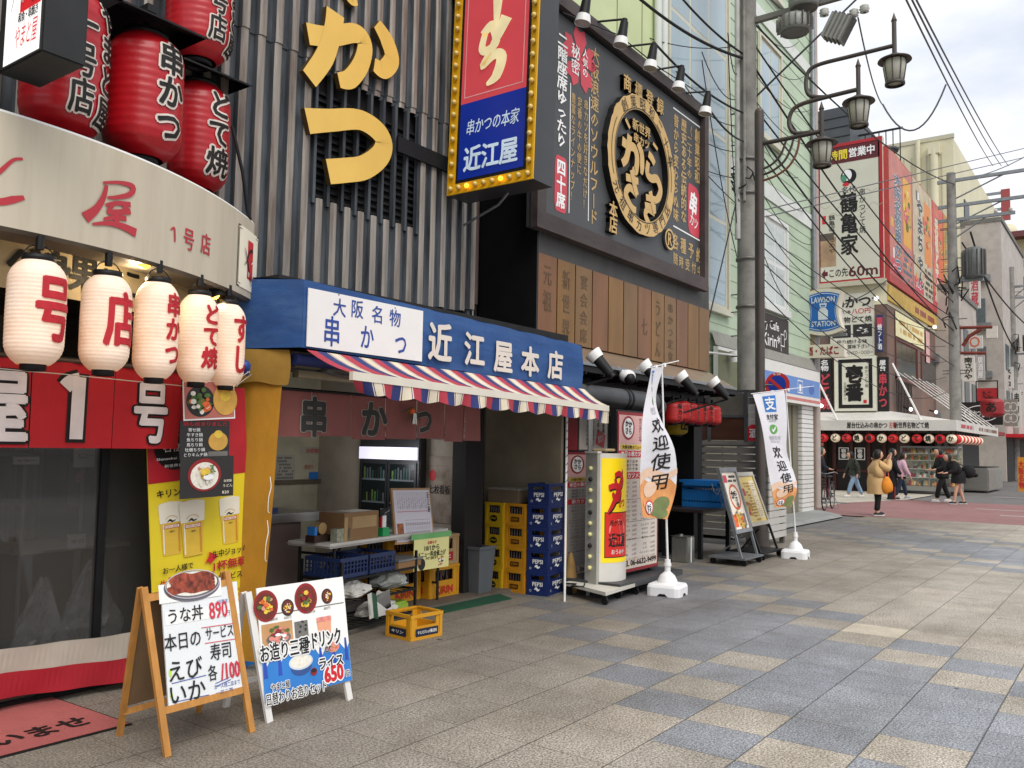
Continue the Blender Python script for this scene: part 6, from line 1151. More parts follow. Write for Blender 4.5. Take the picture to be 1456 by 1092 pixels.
# ---- red lanterns, yellow lantern
RP2 = mat('lantern_paper_orange_red', '#a8201f', .45, var=.08, scale=4, coat=.1)
src = None; k = 0
for i in range(9):
    x = 9.3+.36*i if i < 3 else 10.9+.27*(i-3)
    if i == 0: src = lantern('small_red_lantern', '', 'lantern', (x, 5.2, 2.055), .14, .29, RP2, [('串カツ', 0, 0, .1, .24)], LB, R(-100), 0, group='small red lanterns in a row under the canopy', ribs=8, hook=.03, bold=.02); l_ = src
    else: l_ = dup(src, (x, 5.2, 2.055+.012*((i*5) % 3)), R(-20+(i*37) % 50))
    l_['label'] = ('%s small red lantern from the end at the slatted fence' % ('sixth', 'fifth', 'fourth', 'third', 'second', 'first')[i-3]) if i >= 3 else ('%s small red lantern by the striped awning end' % NTH[i])
YP = mat('lantern_paper_yellow', '#a98d1c', .6, var=.1); lantern('yellow_lantern', 'dull yellow lantern hanging below the small red lanterns', 'lantern', at(962, 592+12, Y=5.6), .17, .3, YP, [('山', 0, 0, .16, .2)], LB, R(-110), 0, ribs=8, hook=.02, bold=.03)
# ---- flue pipes
RUB = mat('duct_grey', '#4a4b4d', .4, .4, var=.15)
for i, (a, b, r, lab) in enumerate((((7.55, 4.9, 2.13), (9.22, 4.62, 2.09), .115, 'thick grey flue pipe poking out beyond the blue canopy, near one'), ((7.6, 5.05, 2.08), (9.65, 4.78, 2.06), .1, 'thick grey flue pipe beside it ending at the white flag, far one'))):
    o = thing('flue_pipe', lab, 'pipe', a, 0, 'flue pipes over the lamp sign'); a, b = Vector(a), Vector(b); mb = MB(); mb.tube(a, b, r, RUB, 20, caps=False); mb.tube(a, b-(b-a)*.004, r*.88, DBLK, 20); mb.build('pipe_body', o); mb = MB()
    for t in (.62, .66, .86, .97): p = a.lerp(b, t); mb.tube(p, p+(b-a).normalized()*.03, r+.008, BLK, 20)
    mb.build('collar', o)
# ---- menu boards
PKB = mat('board_pink', '#d9a9a4', .6, var=.05); BRD = mat('board_red_dark', '#8c1f25', .5)
def menu_face(mb, x0, x1, z0, z1, paper, ink, red, full=True):
    W_, H_ = x1-x0, z1-z0; U = lambda f: x0+W_*f; V = lambda f: z0+H_*f
    mb.rect(x0, x1, z0, z1, red, .002); mb.rect(U(.03), U(.97), V(.02), V(.98), paper, .004)
    mb.rect(U(.03), U(.97), V(.8), V(.98), PKB, .005); mb.disc(U(.24), V(.9), W_*.15, H_*.075, red, .007); mb.disc(U(.24), V(.9), W_*.115, H_*.062, CWHT, .0085); mb.text('から', U(.28), V(.9), W_*.08, H_*.09, CBLK, .03, .010, vert=True); mb.text('かさ', U(.2), V(.905), W_*.08, H_*.09, CBLK, .03, .010, vert=True)
    for i, t in enumerate(('創業昭和二十年の', '歴史ある伝統的な', '昔から変わらぬ味')): mb.text(t, U(.75-.11*i), V(.89), W_*.07, H_*.15, ink, .0, .007, vert=True, res=1)
    mb.rect(U(.06), U(.6), V(.765), V(.795), EGG, .006); mb.text('大阪名物メニュー', U(.33), V(.78), W_*.46, H_*.022, ink, .01, .008)
    mb.rect(U(.03), U(.97), V(.715), V(.757), CRED, .006); mb.text('本日の串カツ盛り合わせ', U(.5), V(.736), W_*.86, H_*.036, CWHT, .03, .008, res=1)
    rg = random.Random(3); it = ('牛カツ', '豚カツ', 'エビ', 'イカ', 'ウインナー', 'チーズ', 'しいたけ', 'レンコン', '玉ねぎ', 'うずら', 'アスパラ', 'なす', '紅しょうが', 'キス', 'たこ', '鶏肉', 'じゃがいも', 'ハムカツ', 'ししとう', 'ホタテ')
    for i in range(3): y = V(.69-.024*i); mb.text('串盛り%s本' % '五七十'[i], U(.3), y, W_*.36, H_*.02, ink, 0, .006, res=1); mb.text('%d円' % (500+i*200), U(.7), y, W_*.18, H_*.02, CRED, 0, .006, res=1)
    mb.rect(U(.03), U(.97), V(.58), V(.622), CRED, .006); mb.text('串カツメニュー', U(.45), V(.601), W_*.66, H_*.038, CWHT, .02, .008)
    for c in (0, 1):
        for i in range(17):
            y = V(.555-.0275*i-(.012 if i > 3 else 0)-(.012 if i > 8 else 0)-(.012 if i > 12 else 0)); t = it[(i+c*9) % len(it)]
            mb.text(t, U(.2+.46*c), y, W_*.052*len(t), H_*.017, ink, 0, .006, res=1); mb.text('%d円' % rg.choice((100, 110, 150, 200)), U(.4+.46*c), y, W_*.1, H_*.017, mat('ink_grey_red', '#8e5f5c', .7), 0, .006, res=1)
    for f in (.45, .31, .2): mb.rect(U(.08), U(.92), V(f-.0), V(f+.002), ink, .005)
    mb.rect(U(.035), U(.965), V(.025), V(.085), mat('board_tel', '#d3c1b4', .6), .006); mb.text('TEL 06-6632-9499', U(.52), V(.055), W_*.84, H_*.034, ink, .04, .008)
mbd = thing('menu_board', 'tall pink bordered menu board with a phone number behind the yellow lamp sign', 'menu board', (8.65, 4.65, .15)); MP = mat('menu_paper', '#d2c8bd', .6, var=.03); x0_, x1_ = 8.16, 9.17
mb = MB(); mb.box(x0_, x1_, 4.555, 4.62, .2, 1.97, BLK); mb.build('backing', mbd); mb = MB(street(0, 4.55)); menu_face(mb, x0_+.02, x1_-.02, .21, 1.95, MP, CBLK, BRD); mb.build('printed_face', mbd)
mb = MB(); mb.box(7.9, 9.4, 4.35, 5.05, .1, .16, mat('trolley_grey', '#3d3e40', .5, var=.1)); mb.build('base_plate', mbd)
for x in (8.0, 9.3):
    for y in (4.43, 4.97): mb = MB(); mb.tube((x-.015, y, .05), (x+.015, y, .05), .05, BLK, 14); mb.build('castor', mbd)
mb = MB()
for x in (8.2, 9.13): mb.box(x-.02, x+.02, 4.625, 4.665, .16, 1.9, BLK)
mb.build('post', mbd)
MPG = mat('menu_paper_shaded', '#a7a19a', .6, var=.05)  # greyer copy of the menu paper, shade mixed into its colour
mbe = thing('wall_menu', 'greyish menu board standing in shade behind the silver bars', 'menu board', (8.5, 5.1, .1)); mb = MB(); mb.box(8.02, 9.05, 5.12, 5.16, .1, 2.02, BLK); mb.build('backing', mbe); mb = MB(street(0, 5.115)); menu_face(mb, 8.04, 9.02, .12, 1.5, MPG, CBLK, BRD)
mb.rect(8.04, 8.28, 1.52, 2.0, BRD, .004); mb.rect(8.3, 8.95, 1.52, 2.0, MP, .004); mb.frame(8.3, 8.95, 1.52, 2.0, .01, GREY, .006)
for i, t in enumerate(('創業昭和', '二十年の', '歴史ある伝統的な', '昔から変わらぬ味')): h_ = .4 if len(t) > 4 else .25; mb.text(t, 8.85-.12*i, 1.97-h_/2, .06, h_, CBLK, .02, .007, vert=True, res=1)
mb.poly([(8.66, 1.6, .007), (8.86, 1.55, .007), (8.9, 1.7, .007), (8.72, 1.77, .007)], CRED); mb.text('串カツ', 8.78, 1.66, .13, .1, CWHT, .02, .009, rot=.3); mb.build('printed_face', mbe)
o = thing('leaning_broom', 'bundle of straw and a dark board leaning at the wall behind the lamp sign', 'broom', (7.95, 5.0, 0)); mb = MB(); mb.tube((8.0, 5.06, 0), (8.04, 5.1, 1.1), .012, WOODL); mb.lathe([(.07, .0), (.085, .05), (.05, .3), (.015, .42)], mat('straw', '#9a7a48', .9, var=.3), (7.99, 5.0, .002), 12); mb.build('broom_body', o)
# ---- the two flags
def flag(name, lab, base, pole_top, left, right, Y, cross, hw, seed, amp=.05):
    o = thing(name, lab, 'flag', (base[0], base[1], 0), 0, 'white welcome flags on weighted stands')
    bx, by = base; mb = MB(at_rot(bx, by, 0, R(8)))
    pr = []
    n = 40
    vs_ = []
    for (k, z) in ((1, 0), (1.0, .09), (.93, .115), (.55, .13), (.5, .16), (.4, .2), (.2, .235), (.13, .25)):
        for i in range(n):
            t = 2*math.pi*i/n; c, s_ = math.cos(t), math.sin(t); q = .185*hw/(abs(c)**7+abs(s_)**7)**(1/7) if k > .8 else .2*hw
            zz = z
            if z == 0: zz = .0 if abs(math.sin(2*t)) > .55 else .028
            vs_.append((q*k*c, q*k*s_, zz))
    mb.add(vs_, [(j*n+i, j*n+(i+1) % n, (j+1)*n+(i+1) % n, (j+1)*n+i) for j in range(7) for i in range(n)]+[tuple(range(7*n, 8*n))], mat('weight_white', '#e4e4e4', .4, var=.03), False); mb.build('water_base', o)
    mb = MB(); mb.tube((bx, by, .24), (bx, by, .37), .032, MATS['weight_white'], 16); mb.tube((bx, by, .3), (bx, by, .33), .04, MATS['weight_white'], 16); mb.build('socket', o)
    mb = MB(); pt = at(*pole_top, Y=Y); mb.tube((bx, by, .36), pt, .0125, MATS['weight_white'], 10, .010); mb.build('pole', o)
    mb = MB(); a, b = at(*cross[0], Y=Y), at(*cross[1], Y=Y); mb.tube(a, b, .006, MATS['weight_white'], 6)
    for t in (.3, .55): p = a.lerp(b, t); mb.box(p.x-.02, p.x+.02, p.y-.012, p.y+.012, p.z-.03, p.z+.012, CWHT)
    mb.build('crossbar', o)
    lp = [at(*p, Y=Y) for p in left]; rp = [at(*p, Y=Y) for p in right]
    def along(P_, v):
        k = v*(len(P_)-1); i = min(int(k), len(P_)-2); f = k-i; p0, p1, p2, p3 = P_[max(i-1, 0)], P_[i], P_[i+1], P_[min(i+2, len(P_)-1)]
        return .5*((2*p1)+(p2-p0)*f+(2*p0-5*p1+4*p2-p3)*f*f+(3*p1-p0-3*p2+p3)*f**3)
    def wp(p):
        u, v, nn_ = p; q = along(lp, min(1, max(0, 1-v))).lerp(along(rp, min(1, max(0, 1-v))), u); d = amp*math.sin(u*5.2+v*7+seed)+amp*.5*math.sin(v*11+seed*2)
        return (q.x, q.y-.02-d-nn_*1.6, q.z)
    FC = mat('flag_white', '#dcdadf', .8, var=.03); FO = mat('flag_orange', '#d9985f', .8, var=.22, scale=6, stain='#c97a3c', stain_amt=.6, sscale=4); FGN = mat('flag_green', '#6f7a4b', .8, var=.2, scale=9); FP = mat('flag_peach', '#e3c2a8', .8, var=.08)
    mb = MB(); mb.warp = wp; mb.rect(0, 1, 0, 1, FC, 0, sub=.045); cl = mb.build('cloth', o)
    mb = MB(); mb.warp = wp; q, fs_ = subdiv([(0, 0, .002), (1, 0, .002), (1, .2, .002), (.75, .26, .002), (.4, .235, .002), (.12, .28, .002), (0, .26, .002)], [(0, 1, 2, 3, 4, 5, 6)], .05); mb.add(q, fs_, FO)
    q, fs_ = subdiv([(0, .24, .0032), (.3, .28, .0032), (.6, .225, .0032), (1., .27, .0032), (1, .30, .0032), (.7, .28, .0032), (.3, .33, .0032), (0, .31, .0032)], [(0, 1, 6, 7), (1, 2, 5, 6), (2, 3, 4, 5)], .05); mb.add(q, fs_, FP)
    for a, b, r, m in ((.35, .2, .2, FP), (.25, .12, .17, FO), (.62, .07, .2, FGN), (.72, .1, .2, FGN), (.8, .04, .16, FGN)):
        q, fs_ = subdiv([(a+r*math.cos(t), b+r*.24*math.sin(t), .0045+.0005*a) for t in [2*math.pi*i/18 for i in range(18)]], [tuple(range(18))], .06); mb.add(q, fs_, m)
    for r, m, n_ in ((.2, CRED, .0065), (.165, CWHT, .0075)):
        q, fs_ = subdiv([(.34+r*math.cos(t), .085+r*.25*math.sin(t), n_) for t in [2*math.pi*i/24 for i in range(24)]], [tuple(range(24))], .06); mb.add(q, fs_, m)
    mb.text('から', .34, .095, .24, .04, CBLK, .02, .0085, sub=.05); mb.text('さき', .34, .068, .24, .032, CBLK, .02, .0085, sub=.05); mb.build('food_print', cl)
    mb = MB(); mb.warp = wp; GK = mat('flag_grey_print', '#9a9a9f', .8)
    for i, ch in enumerate('欢迎使用'): mb.text(ch, .5+.025*i, .58-.115*i, .46, .1, BR, .02, .003, sub=.05)
    BLQ = mat('flag_blue', '#2e76c4', .7); mb.rect(.3, .68, .862, .965, BLQ, .002, sub=.05); mb.text('支', .49, .912, .33, .085, CWHT, .03, .004, sub=.05); mb.text('支付宝', .5, .832, .42, .035, BR, .02, .003, sub=.05); mb.text('ALIPAY', .5, .806, .3, .014, GK, 0, .003, sub=.05)
    q, fs_ = subdiv([(.5+.17*math.cos(t), .75+.033*math.sin(t), .003) for t in [2*math.pi*i/20 for i in range(20)]], [tuple(range(20))], .06); mb.add(q, fs_, mat('flag_bubble_green', '#5f9f4c', .7)); mb.stroke([(.42, .75), (.48, .738), (.6, .765)], [.014, .016, .014], CWHT, .005)
    mb.text('微信支付', .5, .69, .56, .034, GK, .0, .003, sub=.05); mb.text('WeChat Pay', .5, .662, .46, .02, GK, 0, .003, sub=.05); mb.build('lettering', cl)
    return o
flag('banner_flag', 'white welcome flag on a pole beside the yellow lamp sign', (8.582, 4.148), (941, 518), [(918, 524), (917, 560), (913, 605), (911, 650), (907, 700), (905, 735)], [(937, 522), (935, 560), (940, 596), (955, 640), (957, 690), (944, 738)], 4.148, ((918, 524), (965, 513)), 1., 1.2, .035)
flag('banner_flag', 'white welcome flag on a pole beside the yellow menu stands', (12.781, 4.134), (1117, 553), [(1069, 561), (1077, 600), (1086, 640), (1093, 675), (1097, 705), (1100, 722)], [(1112, 555), (1115, 600), (1118, 640), (1128, 670), (1130, 695), (1122, 720)], 4.134, ((1068, 560), (1157, 549)), 1., 2.6, .018)
# ---- slatted fence with window panels
sf = thing('slatted_fence', 'weathered grey slatted timber fence with brown window panels above', 'fence', (13.95, 5.7, 0))
SLT = mat('fence_slat', '#6b6762', .75, var=.22, scale=3, stretch=(.4, .4, 3), stain='#3a3a36', stain_amt=.8, sscale=3, bump=.2); SLW = mat('fence_slat_pale', '#bdbab4', .7, var=.08, scale=3, stain='#8d8a83', stain_amt=.5)
FX = 13.9; mb = MB(); z = .12
while z < 1.62: mb.box(FX-.02, FX, 4.93, 6.75, z, z+.098, SLT); z += .115
mb.build('slats', sf); mb = MB(); z = .12
while z < 1.62: mb.box(FX, 14.72, 4.91, 4.93, z, z+.098, SLW); z += .115
mb.build('slats', sf)
for (x, y) in ((FX+.0, 4.94), (FX+.0, 6.7), (14.64, 4.94)): mb = MB(); mb.box(x+.005, x+.075, y, y+.07, 0, 1.68 if x < 14 else 1.64, mat('fence_post', '#57544f', .8, var=.15)); mb.build('post', sf)
mb = MB(); mb.box(FX-.03, FX+.03, 4.91, 6.76, 1.64, 1.69, SLT); mb.box(FX-.03, FX, 4.9, 5.3, .0, .12, MATS['fence_post']); mb.build('rail', sf)
PNL = mat('window_brown', '#43291f', .35, var=.25, scale=3, stretch=(1, .6, 2)); WFR = mat('window_frame_grey', '#4c4d4f', .5, .3); PN2 = mat('window_upper', '#5a5650', .35, var=.15)
GF_ = gable(FX, 0); mb = MB(GF_); ub = [-6.5, -5.95, -5.3]
for i in range(2):
    mb.box(ub[i]+.03, ub[i+1]-.03, 1.72, 2.1, -.01, 0, PNL); mb.box(ub[i]+.03, ub[i+1]-.03, 2.14, 2.5, -.01, 0, PN2)
mb.build('window_panels', sf); mb = MB(GF_)
for u in ub: mb.box(u-.03, u+.03, 1.69, 2.56, -.03, .02, WFR)
for v in (2.1, 2.52): mb.box(-6.5, -5.27, v, v+.04, -.025, .015, WFR)
mb.build('window_frame', sf)
mb = MB(GF_)
for i in range(7): mb.box(-5.26, -4.95, 1.69+i*.125, 1.69+i*.125+.118, -.02, 0, SLW if i < 5 else SLT)
mb.build('white_boards', sf)
o = thing('round_sign', 'small half hidden red and white liquor sign on the pale boards', 'sign', (13.89, 5.1, 1.9)); mb = MB(GF_); u, v = YZ(1071, 618, FX); mb.disc(u, v, .13, .17, CRED, .006); mb.rect(u-.13, u+.13, v-.2, v-.12, CWHT, .008); mb.text('酒', u, v+.02, .13, .16, CWHT, .03, .009); mb.build('sign_disc', o)
# ---- table, tub and can by the fence
o = thing('dark_table', 'dark topped table standing against the slatted fence', 'table', (12.3, 5.5, 0)); DT = mat('table_dark', '#2c2320', .45, var=.15); mb = MB(); mb.rbox(11.5, 12.75, 5.02, 5.75, .655, .70, DT, .008); mb.build('table_top', o)
for x, y in ((11.6, 5.1), (12.62, 5.1), (11.6, 5.66), (12.62, 5.66)): mb = MB(); mb.box(x-.03, x+.03, y-.03, y+.03, 0, .655, BLK); mb.build('leg', o)
o = thing('plastic_tub', 'bright blue plastic crate standing on the dark table', 'crate', (12.3, 5.33, .70)); TB_ = mat('tub_blue', '#1f6fb4', .45, var=.08, stain='#185692', stain_amt=.3); basket(o, Matrix.Identity(4), 12.06, 12.5, 4.98, 5.6, .703, .36, TB_, 14, 3)
mb = MB(); mb.box(12.03, 12.53, 4.95, 5.63, 1.063, 1.1, TB_); mb.box(12.0, 12.03, 5.03, 5.55, 1.02, 1.07, TB_); mb.box(12.065, 12.075, 5.0, 5.58, .80, .96, TB_); mb.build('rim', o); mb = MB(); mb.pipe([(12.0, 5.1, 1.06), (11.98, 5.06, .95), (11.99, 5.0, .9), (12.0, 4.96, 1.0)], .008, GALV, 6); mb.build('handle', o)
o = thing('oil_can', 'tall square silver can on the ground by the dark table', 'can', (11.25, 5.2, 0)); CANM = mat('tin_silver', '#a9a9a4', .3, .8, var=.1, scale=5, stain='#7d7468', stain_amt=.4); mb = MB(); mb.rbox(11.08, 11.32, 5.06, 5.3, .0, .35, CANM, .012); mb.build('can_body', o); mb = MB(); mb.frame(11.07, 11.33, 5.05, 5.31, .02, CANM, .355); mb.box(11.19, 11.205, 5.052, 5.06, .0, .35, WHITE); mb.tube((11.26, 5.24, .35), (11.26, 5.24, .37), .03, CANM); mb.build('lid_rim', o)
o = thing('stool', 'black stool in the shade beside the dark table', 'stool', (11.3, 5.7, 0)); mb = MB(); mb.lathe([(0, .42), (.17, .42), (.17, .46), (0, .47)], BLK, (10.9, 5.6, 0), 20); mb.build('seat', o)
for i in range(4): a = math.pi/4+i*math.pi/2; mb = MB(); mb.tube((10.9+.11*math.cos(a), 5.6+.11*math.sin(a), .42), (10.9+.17*math.cos(a), 5.6+.17*math.sin(a), .0), .012, BLK); mb.build('leg', o)
# ---- wheeled menu stands
def stand(x0, x1, Y0, ztop, zbot, m, lab, face, lean_=15.7):
    o = thing('menu_stand', lab, 'menu stand', ((x0+x1)/2, Y0+.1, 0)); a = R(lean_); up = Vector((0, math.sin(a), math.cos(a))); M = plane((x0, Y0, .10), (x1-x0, .02, 0), up); W_ = x1-x0; H0, H1 = (zbot-.1)/math.cos(a), (ztop-.1)/math.cos(a)
    for u in (.015, W_-.015): mb = MB(M); mb.box(u-.015, u+.015, 0, H0, -.015, .015, m); mb.build('leg', o)
    mb = MB(M); mb.box(0, W_, H0, H1, -.02, .01, m); mb.frame(-.0, W_, H0, H1, .05, m, .018)
    for a_, b_, c_, d_ in ((0, .05, H0, H1), (W_-.05, W_, H0, H1), (.05, W_-.05, H0, H0+.05), (.05, W_-.05, H1-.06, H1)): mb.box(a_, b_, c_, d_, .01, .028, m)
    mb.build('frame', o); mb = MB(M); face(mb, .055, W_-.055, H0+.055, H1-.065); mb.build('poster', o)
    mb = MB(); mb.box(x0-.02, x1+.02, Y0-.06, Y0+.46, .085, .11, mat('stand_plate', '#6f7173', .5, .3) if m is not BLK else BLK); mb.build('base_plate', o)
    mb = MB(M); mb.tube((W_/2, H0*.9, -.03), (W_/2, .12, -.42), .012, m); mb.build('brace', o)
    for x in (x0+.05, x1-.05):
        for y in (Y0-.02, Y0+.42): mb = MB(); mb.tube((x-.014, y, .042), (x+.014, y, .042), .042, BLK, 14); mb.build('castor', o)
    return o
def face1(mb, a, b, c, d):
    PY = mat('poster_cream', '#e9dfcf', .35, var=.03); mb.rect(a, b, c, d, PY, .012); w_, h_ = b-a, d-c; mb.rect(a+.02, a+w_*.3, d-h_*.18, d-h_*.05, SR, .014); mb.bars(a+w_*.35, b-.03, d-h_*.19, d-h_*.04, DGR, 2, .014, 2)
    mb.ring(a+w_*.55, c+h_*.56, w_*.36, h_*.23, .035, mat('ring_orange', '#c9603c', .5), .014); mb.text('か', a+w_*.42, c+h_*.6, w_*.3, h_*.16, CBLK, .04, .016); mb.text('らさき', a+w_*.6, c+h_*.52, w_*.24, h_*.3, CBLK, .03, .016, vert=True)
    for k, m in enumerate((ORG, TAN, GREY)): mb.rect(a+.03+k*w_*.3, a+w_*.3+k*w_*.3, c+h_*.04, c+h_*.26, m, .014)
    blobs(mb, a+w_*.5, c+h_*.15, w_*.34, (ORG, TAN, EGG, GREY), .0145, 30, 4, .1, .2)
def face2(mb, a, b, c, d):
    PY = mat('poster_yellow', '#e3c765', .35, var=.1, scale=5); mb.rect(a, b, c, d, PY, .012); w_, h_ = b-a, d-c; mb.rect(a+w_*.12, a+w_*.26, d-h_*.42, d-h_*.26, SR, .014); mb.bars(a+w_*.3, a+w_*.62, c+h_*.1, d-h_*.12, mat('ink_ochre', '#b58c3a', .6), 12, .014, 3); mb.rect(a+w_*.66, b-.04, c+h_*.08, d-h_*.1, CREAM, .014); mb.bars(a+w_*.68, b-.05, c+h_*.1, d-h_*.14, mat('ink_ochre_pale', '#c9b48a', .6), 16, .016, 5)
    blobs(mb, a+w_*.2, c+h_*.3, w_*.18, (ORG, TAN, SR, EGG), .016, 18, 6); mb.rect(a+w_*.4, a+w_*.66, c+.02, c+h_*.07, MATS['ink_ochre'], .014)
stand(11.27, 11.93, 4.37, 1.30, .42, GALV, 'silver wheeled menu stand with a narrow cream poster', face1)
stand(12.08, 12.88, 4.41, 1.22, .46, BLK, 'black legged wheeled menu stand with a yellow poster', face2, 20)
for o in list(COL.objects):
    if o.name.startswith('frame') and o.parent and o.parent.name.startswith('menu_stand') and 'black' in (o.parent.get('label') or ''): o.data.materials[0] = mat('frame_cream_metal', '#b9b2a4', .4, .3)
# ================================================================ GREEN CLAPBOARD BUILDING with the convenience store
gb = thing('green_building', 'pale green clapboard building with tall windows beyond the emblem board', 'building', (16, 7.0, 0))
GC = mat('clapboard_green', '#b3c4ab', .7, var=.05, scale=2, stain='#9cae94', stain_amt=.35, sscale=1.2); GYL = mat('wall_lime', '#c4cfa0', .75, var=.05, scale=1.5); GWH = mat('trim_white', '#d5d9d3', .6, var=.04, stain='#b3b6ad', stain_amt=.3); OLV = mat('band_olive', '#6d6f56', .7, var=.1)
GX0, GX1, GY = 13.9, 23.05, 6.95
mb = MB(); z = 3.45
while z < 17: mb.quad((GX0, GY-.012, z), (GX1, GY-.012, z), (GX1, GY, z+.34), (GX0, GY, z+.34), GC); mb.quad((GX0, GY, z), (GX1, GY, z), (GX1, GY-.012, z), (GX0, GY-.012, z), GC); z += .34
mb.box(GX0, GX1, GY+.005, 14, 2.7, 17, GC); mb.box(GX0, GX1, 7.3, 14, 0, 2.7, OLV); mb.quad((GX1, GY-.018, 3.45), (GX1+.01, GY-.018, 3.45), (GX1+.01, GY-.018, 17), (GX1, GY-.018, 17), GWH); mb.build('clapboard_wall', gb)
for a, b in ((7.45, 7.83), (11.6, 11.92)): mb = MB(); mb.box(17.3, GX1+.02, GY-.04, GY-.02, a, b, GWH); mb.build('white_band', gb)
mb = MB(); mb.box(9.0, 13.9, 6.98, 12, 6.9, 17, GYL)
for x in (10.2, 11.3, 12.4, 13.3): mb.box(x, x+.02, 6.975, 6.98, 6.9, 17, OLV)
mb.build('lime_wall', gb)
mb = MB(); mb.tube((13.75, 6.88, 6.9), (13.75, 6.88, 17), .07, GWH); mb.tube((13.98, 6.88, 5), (13.98, 6.88, 17), .08, GWH); mb.build('white_pipe', gb)
WG = mat('window_sky_glass', '#8fa3ab', .06, .0, var=.25, scale=.6, stretch=(1, 1, .4), spec=.9); WG2 = mat('window_pale_glass', '#b9c3bd', .1, var=.15, scale=.8, spec=.8)
def window(x0, x1, z0, z1, cols_, rows_, parent, Y, gl, fr, fw=.07, M=None, sill=True):
    M = M or street(0, Y); mb = MB(M); mb.box(x0, x1, z0, z1, -.02, .012, fr); w_ = mb.build('window', parent)
    mb = MB(M); cw = (x1-x0-fw)/cols_; rh = (z1-z0-fw)/rows_
    for i in range(cols_):
        for j in range(rows_): mb.rect(x0+fw+i*cw, x0+i*cw+cw, z0+fw+j*rh, z0+j*rh+rh, gl, .015)
    mb.build('pane', w_)
    mb = MB(M); mb.box(x0-fw, x0, z0-fw, z1+fw, 0, .06, fr); mb.box(x1, x1+fw, z0-fw, z1+fw, 0, .06, fr); mb.box(x0, x1, z1, z1+fw, 0, .06, fr); mb.box(x0-fw*(1.5 if sill else 1), x1+fw*(1.5 if sill else 1), z0-fw*1.6, z0, 0, .1 if sill else .06, fr); mb.build('frame', w_)
WFW = mat('window_frame_white', '#d8dad6', .5, var=.03); WFC = mat('window_frame_cream', '#c9c7b4', .5, var=.04)
window(14.25, 17.05, 4.45, 17, 3, 7, gb, GY-.03, WG, WFC, .08)
window(19.25, 20.75, 4.95, 7.0, 2, 2, gb, GY-.03, WG2, WFW, .1); window(19.0, 20.4, 8.9, 11.2, 2, 2, gb, GY-.03, WG, WFC, .08); window(19.0, 20.4, 12.6, 15, 2, 2, gb, GY-.03, WG, WFC, .08)
mb = MB(); mb.tube((22.9, 6.86, 3.4), (22.9, 6.86, 17), .06, GALV); mb.tube((23.12, 6.9, .1), (23.12, 6.9, 17), .1, mat('pipe_pinkish', '#a89c94', .5, var=.1)); mb.build('downpipe', gb)
# cafe sign
cs = thing('cafe_sign', 'dark brown cafe sign with chalk style white lettering and a cup', 'sign', (20.1, 6.9, 3.85)); mb = MB(street(0, 6.92)); mb.box(18.2, 20.86, 3.86, 4.72, 0, .04, mat('sign_brown_dark', '#3d3835', .7, var=.1)); mb.build('board', cs)
mb = MB(street(0, 6.88)); mb.text('Bakery Cafe', 19.3, 4.45, 1.7, .26, CWHT, .02, .004); mb.text('Kirin*', 19.65, 4.13, 1.15, .3, CWHT, .02, .004); mb.frame(20.28, 20.55, 4.05, 4.35, .025, CWHT, .004); mb.ring(20.6, 4.35, .1, .12, .025, CWHT, .004, 20); mb.stroke([(20.3, 4.02), (20.32, 3.93)], .025, CWHT, .004); mb.build('lettering', cs)
# convenience store front
cv = thing('store_fascia', 'blue and white convenience store sign band with a red stripe', 'sign', (20.6, 6.8, 2.7)); mb = MB(street(0, 6.85)); SBL = mat('store_blue', '#5b83c4', .45, var=.06, stain='#7d9bcf', stain_amt=.3)
mb.box(16.2, 22.95, 2.72, 3.62, 0, .1, mat('store_white', '#dcdad4', .5, var=.03)); mb.rect(18.6, 22.9, 2.93, 3.36, SBL, .104); mb.rect(18.6, 22.9, 2.79, 2.86, mat('store_red', '#c9766f', .5), .104); mb.rect(16.2, 18.5, 2.75, 3.55, OLV, .104)
mb.frame(21.1, 21.5, 2.98, 3.3, .025, CWHT, .107); mb.rect(21.22, 21.38, 3.03, 3.2, CWHT, .107); mb.disc(22.2, 3.12, .22, .13, mat('store_blue_dark', '#3d65aa', .5), .107); mb.stroke([(20.1, 3.0), (20.3, 3.2), (20.2, 3.3)], .04, CWHT, .107)
mb.build('fascia', cv); mb = MB(); mb.quad((16.2, 6.8, 3.65), (22.95, 6.8, 3.65), (22.95, 6.9, 3.95), (16.2, 6.9, 3.95), mat('flashing_grey', '#8d8c83', .6)); mb.build('flashing', cv)
mb = MB(); mb.box(16.2, 21.9, 7.0, 7.05, 0, 2.72, mat('shutter_taupe', '#77705f', .6, var=.08, scale=1)); 
for i in range(5): mb.box(17+i*1.1, 17.06+i*1.1, 6.97, 7.0, 0, 2.72, OLV)
mb.build('shutter', gb)
TILE = mat('tile_white', '#d7d6d1', .3, var=.05); GRT = mat('tile_grout', '#8b8983', .8); mb = MB(); mb.box(21.95, 22.85, 6.92, 7.5, 0, 2.72, GRT); z = .03
while z < 2.68: mb.box(21.94, 22.86, 6.905, 6.92, z, z+.1, TILE); mb.box(21.93, 21.95, 6.92, 7.4, z, z+.1, TILE); z += .118
mb.build('tiled_pillar', gb)
mb = MB(); mb.box(22.9, 23.06, 6.9, 7.1, 0, 3.4, mat('post_brown', '#7c6a5b', .6, var=.15)); mb.build('corner_post', gb)
